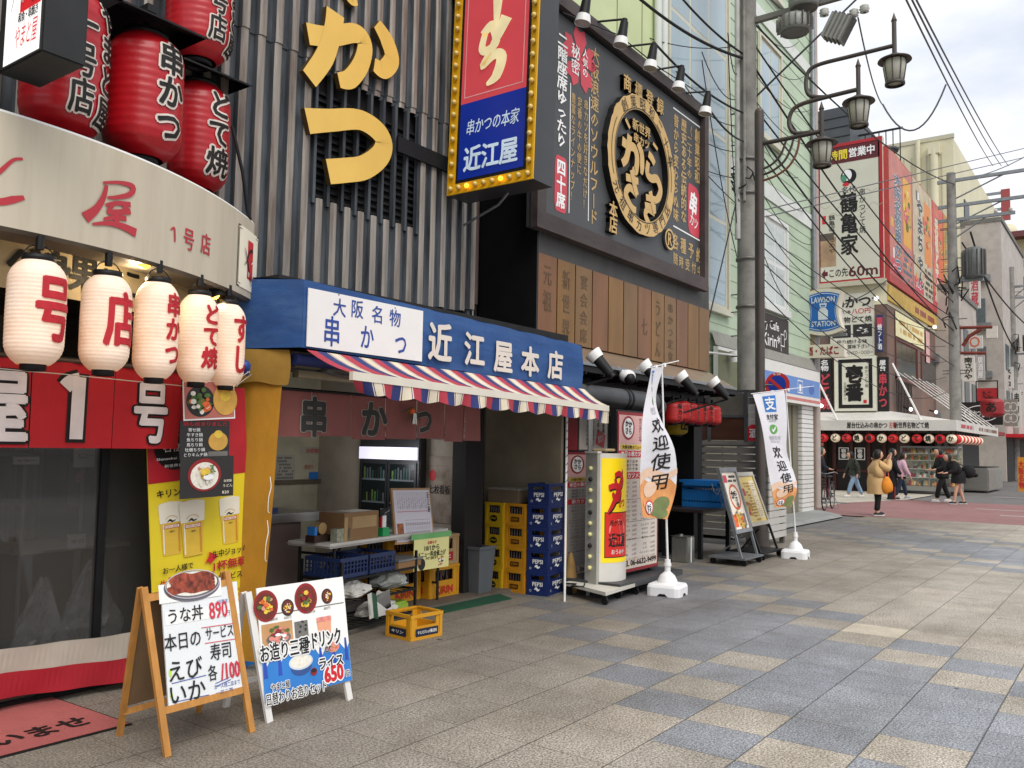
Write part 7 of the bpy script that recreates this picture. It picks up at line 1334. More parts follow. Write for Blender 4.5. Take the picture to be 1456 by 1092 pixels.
# projecting store sign
lw_ = thing('store_sign', 'blue and cream milk churn sign projecting from the green building', 'sign', (22.8, 6.6, 4.7)); GM8 = gable(22.72, 0); SCR = mat('sign_cream', '#d6cfbc', .45, var=.03); SLB = mat('sign_blue', '#1f63ae', .45, var=.04); SLW = mat('sign_pale', '#cfd6da', .4)
(u0, v1), (u1, v0) = YZ(1146, 417, 22.7), YZ(1195, 470, 22.7); uc, vc = (u0+u1)/2, (v0+v1)/2; W_, H_ = (u1-u0), (v1-v0)
def badge(k, n, m, dep=0):
    pts = []
    for i in range(13): t = i/12; pts.append((uc+k*W_*(.5-t), vc+k*H_*(.43+.09*math.sin(math.pi*t))))
    for i in range(1, 12): t = i/12; pts.append((uc-k*W_*(.5-.11*math.sin(math.pi*t)), vc+k*H_*(.43-.86*t)))
    for i in range(13): t = i/12; pts.append((uc-k*W_*(.5-t), vc+k*H_*(-.43-.09*math.sin(math.pi*t))))
    for i in range(1, 12): t = i/12; pts.append((uc+k*W_*(.5-.11*math.sin(math.pi*t)), vc+k*H_*(-.43+.86*t)))
    if dep:
        K = len(pts); mb.add([(a, b, n-dep) for a, b in pts]+[(a, b, n) for a, b in pts], [((i+1) % K, i, K+i, K+(i+1) % K) for i in range(K)]+[tuple(range(K))], m)
    mb.poly([(a, b, n) for a, b in pts][::-1], m)
mb = MB(GM8); badge(1.13, 0, SCR, .3); mb.build('case', lw_); mb = MB(GM8); badge(.96, .006, SLB); badge(.9, .009, SLW); badge(.87, .012, SLB)
mb.text('LAWSON', uc, vc+H_*.3, W_*.68, H_*.14, SLW, .03, .016); mb.text('STATION', uc, vc-H_*.3, W_*.7, H_*.13, SLW, .03, .016)
mb.poly([(uc+a*W_, vc+b*H_, .016) for a, b in ((-.14, -.2), (.14, -.2), (.145, .02), (.07, .1), (-.07, .1), (-.145, .02))], SLW); mb.poly([(uc+a*W_, vc+b*H_, .016) for a, b in ((-.09, .11), (.09, .11), (.11, .21), (-.11, .21))], SLW); mb.poly([(uc+a*W_, vc+b*H_, .018) for a, b in ((-.06, .13), (.06, .13), (.07, .17), (-.07, .17))], SLB); mb.build('face', lw_)
mb = MB(GM8); (a, d), (b, c) = YZ(1146, 491, 22.7), YZ(1194, 487, 22.7); c = d-.4; mb.box(a, b+.1, d-.34, d, -.28, 0, SCR); mb.build('lower_case', lw_); mb = MB(GM8); mb.text('酒・たばこ', (a+b)/2, d-.17, (b-a)*.98, .24, BRD, .04, .005); mb.build('lower_lettering', lw_)
mb = MB(); mb.box(22.85, 22.95, 6.05, 6.95, 4.55, 4.62, GALV); mb.box(22.8, 23.0, 6.85, 6.95, 4.3, 5.8, mat('bracket_rust', '#9a8468', .7, var=.2)); mb.build('bracket', lw_)
o = thing('wall_spotlight', 'small white wall lamp on a thin arm under the clapboards', 'lamp', (17, 6.9, 3.7)); c = at(1044, 505, Y=6.6); mb = MB(); mb.tube(c+Vector((-.02, 0, .09)), c+Vector((.02, 0, -.13)), .09, WHITE, 14, .11); mb.build('housing', o); mb = MB(); mb.tube(c, at(1006, 501, Y=6.6), .02, WHITE, 6); mb.build('arm', o)
# ================================================================ STREET POLES
up = thing('utility_pole', 'concrete utility pole with transformers standing beside the grey lamp post', 'utility pole', (15.5, 5.88, 0)); UX, UY = 15.5, 5.88
mb = MB(); mb.tube((UX, UY, 0), (UX, UY, 12.5), .20, CONC, 24, .165); mb.build('shaft', up)
mb = MB(); mb.tube((UX-.17, UY+.12, 5.5), (UX-.17, UY+.12, 12.5), .055, mat('conduit_pale', '#b4b3ae', .5), 10); mb.tube((UX-.2, UY-.02, 6.2), (UX-.2, UY-.02, 12), .03, CONC, 8); mb.build('conduit', up)
PM = mat('pole_hardware', '#6f6c68', .5, .5, var=.15); TRM = mat('transformer_grey', '#8a8b86', .5, .1, var=.06)
mb = MB(); a = at(1072, 30, X=UX); b = at(1236, 16, X=UX); mb.box(UX-.05, UX+.05, b.y, a.y, a.z-.05, a.z+.05, PM); mb.tube((UX, UY, a.z+.9), (UX, a.y-.6, a.z+.02), .03, PM, 8); mb.build('crossarm', up)
for px, py0, py1, r in ((1143, -60, 12, .27), (1130, 24, 46, .28)):
    t = at(px, py0, X=UX-.1); q = at(px, py1, X=UX-.1); mb = MB(); h_ = t.z-q.z; mb.lathe([(0, 0), (r*.9, 0), (r, .05), (r, h_-.05), (r*.85, h_), (0, h_)], TRM, (q.x, q.y, q.z), 24); mb.lathe([(r*.75, -.012), (r*.9, -.012), (r*.9, .0)], PM, (q.x, q.y, q.z), 24); mb.lathe([(0, -.006), (r*.8, -.006)], PM, (q.x, q.y, q.z), 24)
    for i in range(16): t_ = 2*math.pi*i/16; mb.box(-.006, .006, -.006, .05, 0, h_*.8, PM, M=at_rot(q.x+(r+.0)*math.cos(t_), q.y+(r)*math.sin(t_), q.z+h_*.1, t_-math.pi/2)) if py0 > 0 else None
    mb.build('transformer', up)
c = at(1192, 40, X=UX-.1); mb = MB(); mb.box(c.x-.12, c.x+.12, c.y-.2, c.y+.2, c.z-.22, c.z+.22, TRM, M=Matrix.Translation(c) @ Matrix.Rotation(.5, 4, 'X') @ Matrix.Translation(-c))
for i in range(5): mb.box(c.x-.13, c.x+.13, c.y-.2+.08*i, c.y-.17+.08*i, c.z-.24, c.z+.24, PM, M=Matrix.Translation(c) @ Matrix.Rotation(.5, 4, 'X') @ Matrix.Translation(-c))
mb.build('switch_box', up)
for px, py in ((1172, 18), (1214, 19), (1229, 13)): c = at(px, py, X=UX-.1); mb = MB(); mb.lathe([(.03, -.06), (.08, -.05), (.05, -.02), (.09, 0), (.05, .03), (.08, .05), (.02, .09)], mat('insulator', '#c9c7c0', .3), c, 14); mb.build('insulator', up)
mb = MB()
for z in (6.35, 7.0, 5.1, 4.2): mb.lathe([(.2, 0), (.215, 0), (.215, .05), (.2, .05)], PM, (UX, UY, z), 20)
rg = random.Random(4)
for i in range(14): z = rg.uniform(3.2, 9); s_ = rg.choice((-1, 1)); mb.tube((UX+.02, UY+s_*.17, z), (UX+.02, UY+s_*.33, z), .012, PM, 6)
for i in range(16): a = rg.uniform(0, 6.28); z = 6.65+rg.uniform(-.25, .25); mb.pipe([(UX+.2*math.cos(a), UY+.2*math.sin(a), z), (UX+.3*math.cos(a+.3), UY+.3*math.sin(a+.3), z+rg.uniform(-.15, .15)), (UX+.22*math.cos(a+.7), UY+.22*math.sin(a+.7), z+rg.uniform(-.3, .1))], .014, BLK, 5)
mb.build('band_clamp', up)
sl = thing('street_lamp', 'dark grey lamp post with three lantern heads on curved arms', 'street lamp', (13.75, 5.0, 0)); LX = 13.75; LM = mat('lamp_post_grey', '#4d4845', .5, .35, var=.12, stain='#6b4a3c', stain_amt=.3); LGL = mat('lamp_glass', '#b3b1a2', .35, var=.08)
yb_ = at(1080, 300, X=LX).y; ztop = at(1080, 160, X=LX).z; mb = MB(); mb.tube((LX, yb_, 0), (LX, yb_, ztop), .078, LM, 16); mb.ball((LX, yb_, ztop), .08, LM, 14, 6); mb.tube((LX, yb_, 0), (LX, yb_, .25), .13, LM, 16); mb.build('post', sl)
def Lp(px, py): p = at(px, py, X=LX); return (LX, p.y, p.z)
mb = MB(); mb.pipe([Lp(1080, 205), Lp(1120, 197), Lp(1166, 187)], .038, LM); mb.build('arm', sl)
mb = MB(); mb.pipe([Lp(1153, 188), Lp(1130, 189), Lp(1122, 176), Lp(1126, 158), Lp(1140, 148), Lp(1175, 138), Lp(1220, 127)], .036, LM, fine=6); mb.build('arm', sl)
mb = MB(); mb.pipe([Lp(1174, 138), Lp(1152, 136), Lp(1146, 122), Lp(1149, 103), Lp(1164, 92), Lp(1210, 80), Lp(1270, 65)], .034, LM, fine=6); mb.build('arm', sl)
RS = mat('lamp_scroll_rust', '#7d5345', .5, .3)
for k in range(3): pts = [Lp(1081, 258-k*8), Lp(1103-k*3, 250-k*8), Lp(1122-k*6, 236-k*8), Lp(1133-k*8, 216-k*7), Lp(1137-k*9, 195+k*2)]; mb = MB(); mb.pipe(pts, .02, RS if k == 0 else LM, fine=5); mb.build('scroll', sl)
for (px, y0, y1, y2, y3) in ((1168, 145, 200, 208, 238), (1220, 84, 141, 149, 181), (1271, 19, 82, 90, 122)):
    t, h0, b1, b2 = [Vector(Lp(px, y)) for y in (y0, y1, y2, y3)]; h0.y = b1.y = b2.y = t.y
    mb = MB(); mb.tube((LX, t.y, h0.z), (LX, t.y, t.z-.12), .034, LM, 12); mb.lathe([(.034, -.13), (.045, -.12), (.03, -.08), (.0, .02)], LM, (LX, t.y, t.z), 12); mb.build('spike', sl)
    mb = MB(); mb.lathe([(.03, .06), (.07, .05), (.12, .02), (.235, -.035), (.245, -.055), (.23, -.055), (.1, -.03), (0, -.03)], LM, (LX, t.y, h0.z), 28); mb.build('lamp_hat', sl)
    g0, g1 = h0.z-.055, b2.z; mb = MB(); mb.lathe([(.155, g0), (.16, g0-.08), (.12, g1+.04), (.0, g1+.04)], LGL, (LX, t.y, 0), 24); mb.build('lamp_shade', sl)
    mb = MB()
    for i in range(8): a = 2*math.pi*i/8; c, s_ = math.cos(a), math.sin(a); mb.pipe([(LX+.16*c, t.y+.16*s_, g0), (LX+.166*c, t.y+.166*s_, g0-.08), (LX+.125*c, t.y+.125*s_, g1+.03)], .008, LM, 5)
    mb.lathe([(.12, g1), (.145, g1+.01), (.145, g1+.045), (.12, g1+.04)], LM, (LX, t.y, 0), 24); mb.build('cage', sl)
o = thing('no_parking_sign', 'round red and blue no parking sign behind the second flag', 'road sign', at(1105, 600, X=13.8)); c = at(1105, 547, X=13.78); GS = gable(13.78, 0); mb = MB(GS); u, v = -c.y, c.z; mb.disc(u, v, .2, .2, mat('sign_red', '#c2352e', .4), .0); mb.disc(u, v, .2, .2, GALV, -.012); mb.disc(u, v, .148, .148, mat('sign_traffic_blue', '#1d3c9e', .4), .003); a = .7; mb.stroke([(u-.13, v+.11), (u+.12, v-.12)], .05, MATS['sign_red'], .006); mb.text('8-20', u, v+.172, .12, .035, CWHT, .02, .005); mb.build('disc', o); mb = MB(); mb.tube((13.8, c.y, c.z), (13.76, yb_, c.z), .015, GALV, 6); mb.build('bracket', o)
# ================================================================ CORNER BUILDING across the side street
cb_ = thing('corner_building', 'corner restaurant building with big billboards and a long white canopy', 'building', (37, 8.2, 0)); CX = 37.0; CYY = 8.2; GF7 = gable(CX, 0); SF8 = street(0, CYY)
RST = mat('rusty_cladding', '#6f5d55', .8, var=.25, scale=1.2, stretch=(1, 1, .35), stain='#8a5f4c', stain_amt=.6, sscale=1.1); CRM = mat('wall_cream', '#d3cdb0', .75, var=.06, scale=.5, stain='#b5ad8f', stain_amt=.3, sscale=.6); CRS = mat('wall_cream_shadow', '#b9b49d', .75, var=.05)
mb = MB(); mb.box(CX, 52, CYY, 16, 0, 7.6, RST); mb.box(CX-.02, 52, CYY-.02, 16, 7.6, 8.5, CRM); mb.box(CX+.3, 52, CYY+.3, 16, 8.5, 14.0, CRM); mb.build('wall', cb_)
# red framed billboard facing the street end
b1 = thing('tall_billboard', 'tall billboard in a red frame with brush lettering and an arrow', 'billboard', (CX, 9.6, 8.5)); (a, d), (b, c) = YZ(1160, 212, CX-.1), YZ(1257, 398, CX-.1); GB_ = gable(CX-.1, 0); FR = mat('billboard_red', '#a8242c', .5, var=.05); mb = MB(GB_); mb.box(a, b, c, d+.05, -.3, 0, mat('billboard_case', '#c9c2ad', .7)); mb.frame(a, b, c, d+.05, .16, FR, .01); mb.build('frame', b1)
W_, H_ = b-a, d-c; BPP = mat('billboard_paper', '#c9c8b6', .6, var=.06, scale=.9); U = lambda f: a+W_*f; V = lambda f: c+H_*f; BMN = mat('billboard_maroon', '#5a1c22', .5); mb = MB(GB_); mb.rect(U(.05), U(.95), V(.025), V(.86), BPP, .01); mb.rect(U(.04), U(.96), V(.865), V(.985), BMN, .01)
mb.text('24時間', U(.27), V(.925), W_*.42, H_*.07, mat('billboard_yellow', '#e3cf3a', .5), .03, .016); mb.text('営業中', U(.7), V(.925), W_*.4, H_*.07, CWHT, .03, .016)
mb.disc(U(.5), V(.76), W_*.12, W_*.12, BLK, .014); mb.disc(U(.48), V(.77), W_*.07, W_*.09, CWHT, .018, 16); mb.disc(U(.43), V(.75), W_*.045, W_*.06, mat('billboard_green', '#4f8f72', .5), .022, 12); mb.disc(U(.46), V(.705), W_*.05, W_*.03, CRED, .025, 12)
mb.text('名代', U(.5), V(.665), W_*.22, H_*.045, BR, .02, .014); mb.text('鶴亀家', U(.5), V(.42), W_*.27, H_*.45, BR, .035, .014, vert=True); mb.text('串かつどて焼', U(.7), V(.5), W_*.1, H_*.32, BR, .01, .014, vert=True); mb.text('鶴亀家つるのや', U(.24), V(.36), W_*.1, H_*.28, BR, .01, .014, vert=True)
mb.rect(U(.06), U(.3), V(.13), V(.34), mat('billboard_tan', '#a58a6b', .7, var=.2, scale=3), .013); mb.rect(U(.06), U(.27), V(.32), V(.37), mat('billboard_roof', '#5d5348', .7), .017); mb.rect(U(.09), U(.15), V(.44), V(.5), CRED, .014)
for i in range(9): x, y = U(.1+.1*i), V(.55+.08*math.sin(i*2.)); mb.stroke([(x-.3, y), (x-.1, y+.14), (x+.1, y), (x+.3, y+.1)], .02, mat('billboard_line', '#a9a690', .7), .013)
mb.poly([(U(.07), V(.08), .014), (U(.13), V(.045), .014), (U(.13), V(.065), .014), (U(.17), V(.065), .014), (U(.17), V(.095), .014), (U(.13), V(.095), .014), (U(.13), V(.115), .014)][::-1], BMN); mb.text('この先', U(.33), V(.08), W_*.3, H_*.065, BR, .02, .014); mb.text('60m', U(.7), V(.08), W_*.42, H_*.07, BMN, .03, .014); mb.build('face', b1)
# painted billboards along the flank
PAN = [('#c47f73', '#5e6f7d', '大阪名物串かつ', '#d9a13c'), ('#c5b79c', '#3b3a38', 'やまちゃん', '#d7853f'), ('#c75f57', '#d7c7a0', '元祖どて焼', '#d46a35'), ('#c79247', '#7d8a4a', '串かつ百円', '#c44f42')]
xs = [37.05, 41.6, 46.2, 49.2, 51.2]; zt_ = 14.2
for i in range(4):
    o = thing('flank_billboard', ('pink and blue grey painted billboard nearest the red framed one', 'pale billboard with dark brush lettering, second along the flank', 'red and cream painted billboard, third along the flank', 'ochre painted billboard at the far end of the flank')[i], 'billboard', (xs[i], 8.1, 8.5), 0, 'painted billboards on the flank'); mb = MB(street(0, 8.08)); x0, x1 = xs[i]+.06, xs[i+1]-.06; c0, c1, t, c2 = PAN[i]; rg = random.Random(i+4); Pm = mat('flank_print_%s' % 'abcd'[i], c0, .7, var=.18, scale=1.2, stain=c1, stain_amt=.3, sscale=1.1)
    mb.box(x0-.05, x1+.05, 8.55, zt_, -.2, 0, mat('billboard_trim', '#b0433f', .6)); mb.rect(x0, x1, 8.9, zt_-.05, Pm, .008); w_ = x1-x0
    mb.text(t, x0+w_*.35, 11.3, w_*.3, 4.2, P(c1), .05, .014, vert=True, out=CWHT, outb=.04); mb.rect(x0+w_*.58, x0+w_*.93, 10.6, 13.6, P(c2), .012); blobs(mb, x0+w_*.75, 12.2, w_*.2, (TAN, SR, EGG, PINK, GRN), .016, 22, i); mb.rect(x0+.1, x0+w_*.5, 8.95, 9.6, SR, .012); mb.text('メニュー', x0+w_*.27, 9.27, w_*.34, .4, CWHT, .02, .016)
    mb.bars(x0+w_*.55, x1-.1, 9.0, 10.4, P(c1), 5, .014, i)
    for j in range(12): x, z = x0+rg.random()*w_*.8, 9.2+rg.random()*4.3; mb.rect(x, x+rg.uniform(.15, .5), z, z+rg.uniform(.1, .45), (SR, P(c2), GTX, CWHT, GREY)[j % 5], .010+.0003*j)
    mb.build('panel_face', o)
mb = MB(street(0, 8.1)); mb.box(37, 51.5, 7.75, 8.4, -.1, 0, mat('ochre_band', '#c2a04f', .7, var=.15)); mb.bars(42, 51, 7.85, 8.3, BWR, 1, .006, 3); mb.build('ochre_fascia', cb_)
# first floor signs on the end wall
def flat(name, lab, px0, py0, px1, py1, X, m, draw, cat='sign', dep=.15, grp=None):
    (a, d), (b, c) = YZ(px0, py0, X), YZ(px1, py1, X); o = thing(name, lab, cat, (X, -(a+b)/2, c), 0, grp); mb = MB(gable(X, 0)); mb.box(a, b, c, d, -dep, 0, m); draw(mb, a, b, c, d); mb.build('board', o); return o
def d1(mb, a, b, c, d):
    W_, H_ = b-a, d-c; U = lambda f: a+W_*f; V = lambda f: c+H_*f
    mb.text('串かつ', U(.5), V(.86), W_*.92, H_*.2, BR, .03, .01); mb.text('すべて1本', U(.3), V(.71), W_*.36, H_*.06, BR, .01, .01); mb.text('八〇円', U(.72), V(.71), W_*.44, H_*.09, CRED, .02, .01); mb.text('名物どて焼', U(.56), V(.58), W_*.8, H_*.1, BR, .02, .01)
    for k in (0, 1):
        mb.rect(U(.05+.48*k), U(.48+.48*k), V(.3), V(.5), DGR, .008); blobs(mb, U(.26+.48*k), V(.4), W_*.16, (GREY, CWHT, CBLK, GREY), .010, 20, 3+k, .12, .3, .6)
    mb.text('守り続ける味', U(.5), V(.23), W_*.7, H_*.07, BR, .01, .01); mb.text('是非御賞味下さい', U(.5), V(.15), W_*.8, H_*.07, BR, .01, .01); mb.text('電（〇六）六六三〇・〇〇〇一', U(.5), V(.05), W_*.94, H_*.06, BR, .01, .01)
flat('white_signboard', 'white painted sign board with black brush words and two photos', 1180, 420, 1243, 505, CX-.12, mat('board_white_old', '#d5d3c4', .6, var=.05, stain='#b3ab8d', stain_amt=.4), d1)
def d2(mb, a, b, c, d):
    W_, H_ = b-a, d-c; mb.frame(a+W_*.1, b-W_*.08, c+H_*.05, d-H_*.05, W_*.09, BR, .008); mb.text('壱番', (a+b)/2-.02, (c+d)/2, W_*.42, H_*.66, BR, .06, .01, vert=True); mb.text('串かつどて焼', b-W_*.22, c+H_*.62, W_*.08, H_*.4, BR, 0, .01, vert=True); mb.text('元祖串かつ', a+W_*.26, c+H_*.36, W_*.07, H_*.34, BR, 0, .01, vert=True); mb.rect(b-W_*.3, b-W_*.22, c+H_*.14, c+H_*.2, CRED, .01)
flat('framed_signboard', 'cream light box with two huge black brush characters in a black border', 1186, 508, 1246, 584, CX-.3, mat('lightbox_cream', '#d3d1bf', .45, var=.03, emit=.04), d2, dep=.3)
BKB = mat('sign_black', '#201e1e', .6, var=.15)
flat('black_signboard', 'narrow black sign with red kana to the left of the cream light box', 1163, 508, 1183, 590, CX-.12, BKB, lambda mb, a, b, c, d: (mb.text('名物', (a+b)/2, c+(d-c)*.85, (b-a)*.6, (d-c)*.2, CWHT, .03, .01, vert=True), mb.text('どて焼', (a+b)/2, c+(d-c)*.4, (b-a)*.75, (d-c)*.62, SR, .05, .01, vert=True)))
flat('black_signboard', 'narrow black sign with red kana to the right of the cream light box', 1247, 508, 1264, 588, CX-.12, BKB, lambda mb, a, b, c, d: (mb.text('屋台', (a+b)/2, c+(d-c)*.85, (b-a)*.6, (d-c)*.2, CWHT, .03, .01, vert=True), mb.text('串かつ', (a+b)/2, c+(d-c)*.4, (b-a)*.75, (d-c)*.62, SR, .05, .01, vert=True)))
flat('blue_strip_sign', 'narrow navy vertical sign with white letters beside the white sign board', 1246, 448, 1256, 500, CX-.3, mat('strip_navy', '#2b3463', .5), lambda mb, a, b, c, d: (mb.text('焼フト酒', (a+b)/2, c+(d-c)*.4, (b-a)*.7, (d-c)*.7, CWHT, .03, .01, vert=True), mb.rect(a+.02, b-.02, d-.5, d-.1, SR, .01)), dep=.1)
mb = MB(GF7); mb.box(-11.2, -8.18, 8.42, 8.62, -.02, .35, CRS); mb.build('ledge', cb_)
# windows along the flank
(xw0, zw1), (xw1, zw0) = XZ(1272, 480, CYY), XZ(1312, 530, CYY)
window(38.4, 42.6, 4.75, 6.3, 4, 1, cb_, CYY, mat('glass_dark', '#23282b', .15, var=.3, spec=.8), mat('frame_rust', '#6d4038', .6), .08, sill=False); window(43.6, 47.6, 4.75, 6.2, 4, 1, cb_, CYY, MATS['glass_dark'], MATS['frame_rust'], .08, sill=False)
mb = MB(SF8); mb.rect(38.3, 44.2, 6.45, 7.5, mat('lit_cream_panel', '#d9d0a2', .5, var=.1, emit=.12), .05); mb.bars(38.8, 43.8, 6.6, 7.3, TAN, 2, .056, 8); mb.rect(44.6, 45.5, 5.9, 7.4, PKB, .05); mb.build('panel_sign', cb_)
mb = MB()
for i in range(11): x = 38.1+i*.28; mb.box(x, x+.03, CYY-.12, CYY-.09, 3.1, 4.55, BLK)
for z in (3.1, 3.6, 4.1, 4.55): mb.box(38.0, 41.2, CYY-.12, CYY-.09, z, z+.03, BLK)
mb.build('window_lattice', cb_)
for i in range(2):
    c = at((1295, 1331)[i], (582, 586)[i], Y=7.9); o = thing('flood_lamp', ('white flood lamp lit on the rusty wall by the lattice', 'white flood lamp lit on the rusty wall further along')[i], 'lamp', c, 0, 'flood lamps above the canopy'); mb = MB(); mb.ball(c, .11, mat('flood_lit', '#ffffff', .3, emit=1.4), 12, 8, (1.3, .6, .8)); mb.build('lens', o); mb = MB(); mb.tube(c, (c.x, CYY, c.z+.1), .04, BLK, 6); mb.build('arm', o)
c = at(1166, 577, X=36.6); o = thing('flood_lamp', 'white flood lamp lit at the near edge of the corner building', 'lamp', c); mb = MB(); mb.ball(c, .11, MATS['flood_lit'], 12, 8, (.7, 1.3, .8)); mb.build('lens', o); mb = MB(); mb.tube(c, (CX, c.y, c.z+.1), .03, BLK, 6); mb.build('arm', o)
for i, (px, py, q) in enumerate(((1246, 424, 'by the white sign board'), (1329, 465, 'by the lit cream panel'))):
    c = at(px, py, X=36.7) if i == 0 else at(px, py, Y=7.8); o = thing('flood_lamp', 'white flood lamp lit high up %s' % q, 'lamp', c); mb = MB(); mb.ball(c, .09, MATS['flood_lit'], 10, 7); mb.build('lens', o); mb = MB(); mb.tube(c, c+Vector((.35, .35, .1)), .03, BLK, 6); mb.build('arm', o)
# canopy
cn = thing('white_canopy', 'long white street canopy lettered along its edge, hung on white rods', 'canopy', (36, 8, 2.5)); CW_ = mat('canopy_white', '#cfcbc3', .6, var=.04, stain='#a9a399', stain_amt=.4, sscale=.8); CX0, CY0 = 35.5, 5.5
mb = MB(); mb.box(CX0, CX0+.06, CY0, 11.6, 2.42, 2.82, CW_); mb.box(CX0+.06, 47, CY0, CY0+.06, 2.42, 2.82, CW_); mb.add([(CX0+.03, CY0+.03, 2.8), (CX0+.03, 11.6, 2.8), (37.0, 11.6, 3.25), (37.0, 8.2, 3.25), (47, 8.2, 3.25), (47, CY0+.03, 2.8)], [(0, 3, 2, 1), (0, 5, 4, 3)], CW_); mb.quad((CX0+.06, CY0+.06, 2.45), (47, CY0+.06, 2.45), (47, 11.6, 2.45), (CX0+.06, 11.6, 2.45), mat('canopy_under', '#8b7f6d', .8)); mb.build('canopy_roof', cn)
mb = MB(gable(CX0, 0)); a, b = YZ(1204, 605, CX0)[0], YZ(1262, 606, CX0)[0]; mb.text('屋台仕込みの串かつ', (a+b)/2, 2.62, b-a, .25, BR, .03, .006); mb.text('名物', b+.18, 2.62, .26, .26, CRED, .01, .006); a, b = YZ(1271, 606, CX0)[0], YZ(1321, 608, CX0)[0]; mb.text('新世界名物どて焼', (a+b)/2, 2.62, b-a, .25, BR, .03, .006); mb.M = street(0, CY0); mb.bars(36.3, 40, 2.5, 2.75, SR, 1, .006, 2); mb.bars(41, 46.5, 2.5, 2.75, mat('ink_brown', '#8a6a5c', .6), 1, .006, 4); mb.build('lettering', cn)
RODW = mat('rod_white', '#dddbd6', .5)
for (x0, y0, x1, y1) in ((1156, 527, 1191, 598), (1269, 517, 1312, 602)): mb = MB(); a = at(x0, y0, X=36.98); b = at(x1, y1, X=35.6); mb.tube(a, b, .04, RODW, 8); mb.build('stay_rod', cn)
for i in range(6): x = 38.4+i*1.55; mb = MB(); mb.tube((x, CYY, 5.0), (x+.6, CY0+.1, 2.84), .022, RODW, 8); mb.build('stay_rod', cn)
RL_R = mat('round_lantern_red', '#c0252a', .5, var=.06, emit=.12); RL_W = mat('round_lantern_white', '#e3d3b8', .5, var=.05, emit=.12)
def rl(x, y, i, lab):
    m = RL_R if i % 2 == 0 else RL_W; o = thing('round_lantern', lab, 'lantern', (x, y, 2.12), 0, 'round lanterns strung under the white canopy')
    mb = MB(); mb.ball((x, y, 2.12), .19, m, 16, 10, (1, 1, .92)); mb.build('paper_shade', o); mb = MB(); mb.tube((x, y, 2.29), (x, y, 2.42), .04, BLK, 8); mb.build('top_ring', o)
    mb = MB(); t = '串かつどて焼'[i % 6]; mb.M = gable(x-.185, 0); mb.text(t, -y, 2.12, .2, .24, CBLK if i % 2 else BWL, .05, .01); mb.build('lettering', o)
k = 0
for px in (1152, 1171, 1188, 1204, 1220, 1237, 1254, 1270, 1286, 1304, 1321, 1337, 1353):
    y = at(px, 622, X=35.7).y; rl(35.7, y, k+1, '%s round lantern, number %d along the canopy front from the green building' % ('white' if k % 2 == 0 else 'red', k+1)); k += 1
for i in range(14): x = 36.2+i*.42; rl(x, 5.62, i, ('red' if i % 2 == 0 else 'white')+' round lantern in the tight row receding along the canopy side'); 
# ground floor: doors, showcase, steel counter
DW = mat('door_wood_red', '#4a211c', .5, var=.2); mb = MB(); mb.box(CX-.02, CX, 7.9, 12, 0, 3.2, mat('front_dark', '#1e1917', .6, var=.2))
for y in (8.35, 8.95, 9.62, 10.3, 10.75): mb.box(CX-.1, CX-.02, y-.07, y+.07, 0, 2.9, DW)
mb.box(CX-.1, CX-.02, 8.4, 10.7, .75, .85, DW); mb.box(CX-.1, CX-.02, 8.4, 10.7, 2.2, 2.3, DW); mb.build('door', cb_)
for i, y in enumerate((9.92, 9.28)):
    o = thing('door_poster', ('small white framed door sign nearer the green building', 'small white framed door sign nearer the glass showcase')[i], 'sign', (CX-.12, y, 1.2)); mb = MB(gable(CX-.105, 0)); mb.rect(-y-.2, -y+.2, 1.25, 1.75, CWHT, .0); mb.rect(-y-.165, -y+.165, 1.285, 1.715, BKB, .004); mb.text('壱番', -y, 1.5, .2, .38, CWHT, .06, .008, vert=True); mb.build('sheet', o)
o = thing('storefront_rack', 'tall rack of small colourful goods at the edge of the corner shop', 'rack', (36.5, 11.0, 0)); mb = MB(); mb.box(36.5, 36.9, 10.6, 11.4, 0, 2.1, mat('rack_brown', '#4c3a31', .7)); mb.M = gable(36.49, 0); rg = random.Random(6)
for i in range(60): u, v = -11.35+rg.random()*.65, .2+rg.random()*1.8; mb.rect(u, u+.1, v, v+.12, (CREAM, ORG, TAN, SR, PINK)[i % 5], .004+.0002*i)
mb.build('goods', o)
sc_ = thing('food_showcase', 'lit glass showcase full of sample dishes under the white canopy', 'showcase', (36.9, 6.7, 0)); ya, yb2_ = at(1364, 690, X=36.4).y, at(1281, 690, X=36.4).y; mb = MB(); mb.box(36.4, 37.2, ya, yb2_, .12, .3, STEEL); mb.box(36.4, 37.2, ya, yb2_, 1.78, 1.84, GALV); mb.box(37.15, 37.2, ya, yb2_, .3, 1.78, mat('showcase_back', '#a39c88', .6, var=.4, scale=9))
for y in (ya, (ya+yb2_)/2-.02, yb2_-.05): mb.box(36.4, 36.45, y, y+.05, .3, 1.78, GALV)
for y in (ya+.1, yb2_-.2): mb.box(36.5, 37.1, y, y+.1, 0, .12, BLK)
mb.build('case', sc_); mb = MB()
for z in (.62, .95, 1.28, 1.55): mb.box(36.46, 37.14, ya+.05, yb2_-.05, z, z+.015, mat('shelf_glow', '#c3cbc4', .3, emit=.16))  # shelf boards glow by themselves to brighten the showcase
mb.build('shelf', sc_); DSH = [TAN, EGG, GRN, ORG, CREAM, BWR, BWL, WOODL, KR, mat('dish_white', '#d6d3c6', .4), mat('dish_grey', '#94958c', .4)]; mb = MB(); rg = random.Random(2)
for z in (.3, .635, .965, 1.295, 1.565):
    for i in range(21):
        for x in (36.52, 36.78): y = ya+.12+i*(yb2_-ya-.2)/20.5; s_ = rg.uniform(.05, .1); m = DSH[rg.randrange(11)]; mb.lathe([(0, z+.002), (s_*.6, z+.002), (s_, z+.05), (s_*.9, z+.055), (s_*.5, z+rg.uniform(.07, .24)), (0, z+.1)], m, (x+rg.uniform(-.03, .03), y, 0), 9)
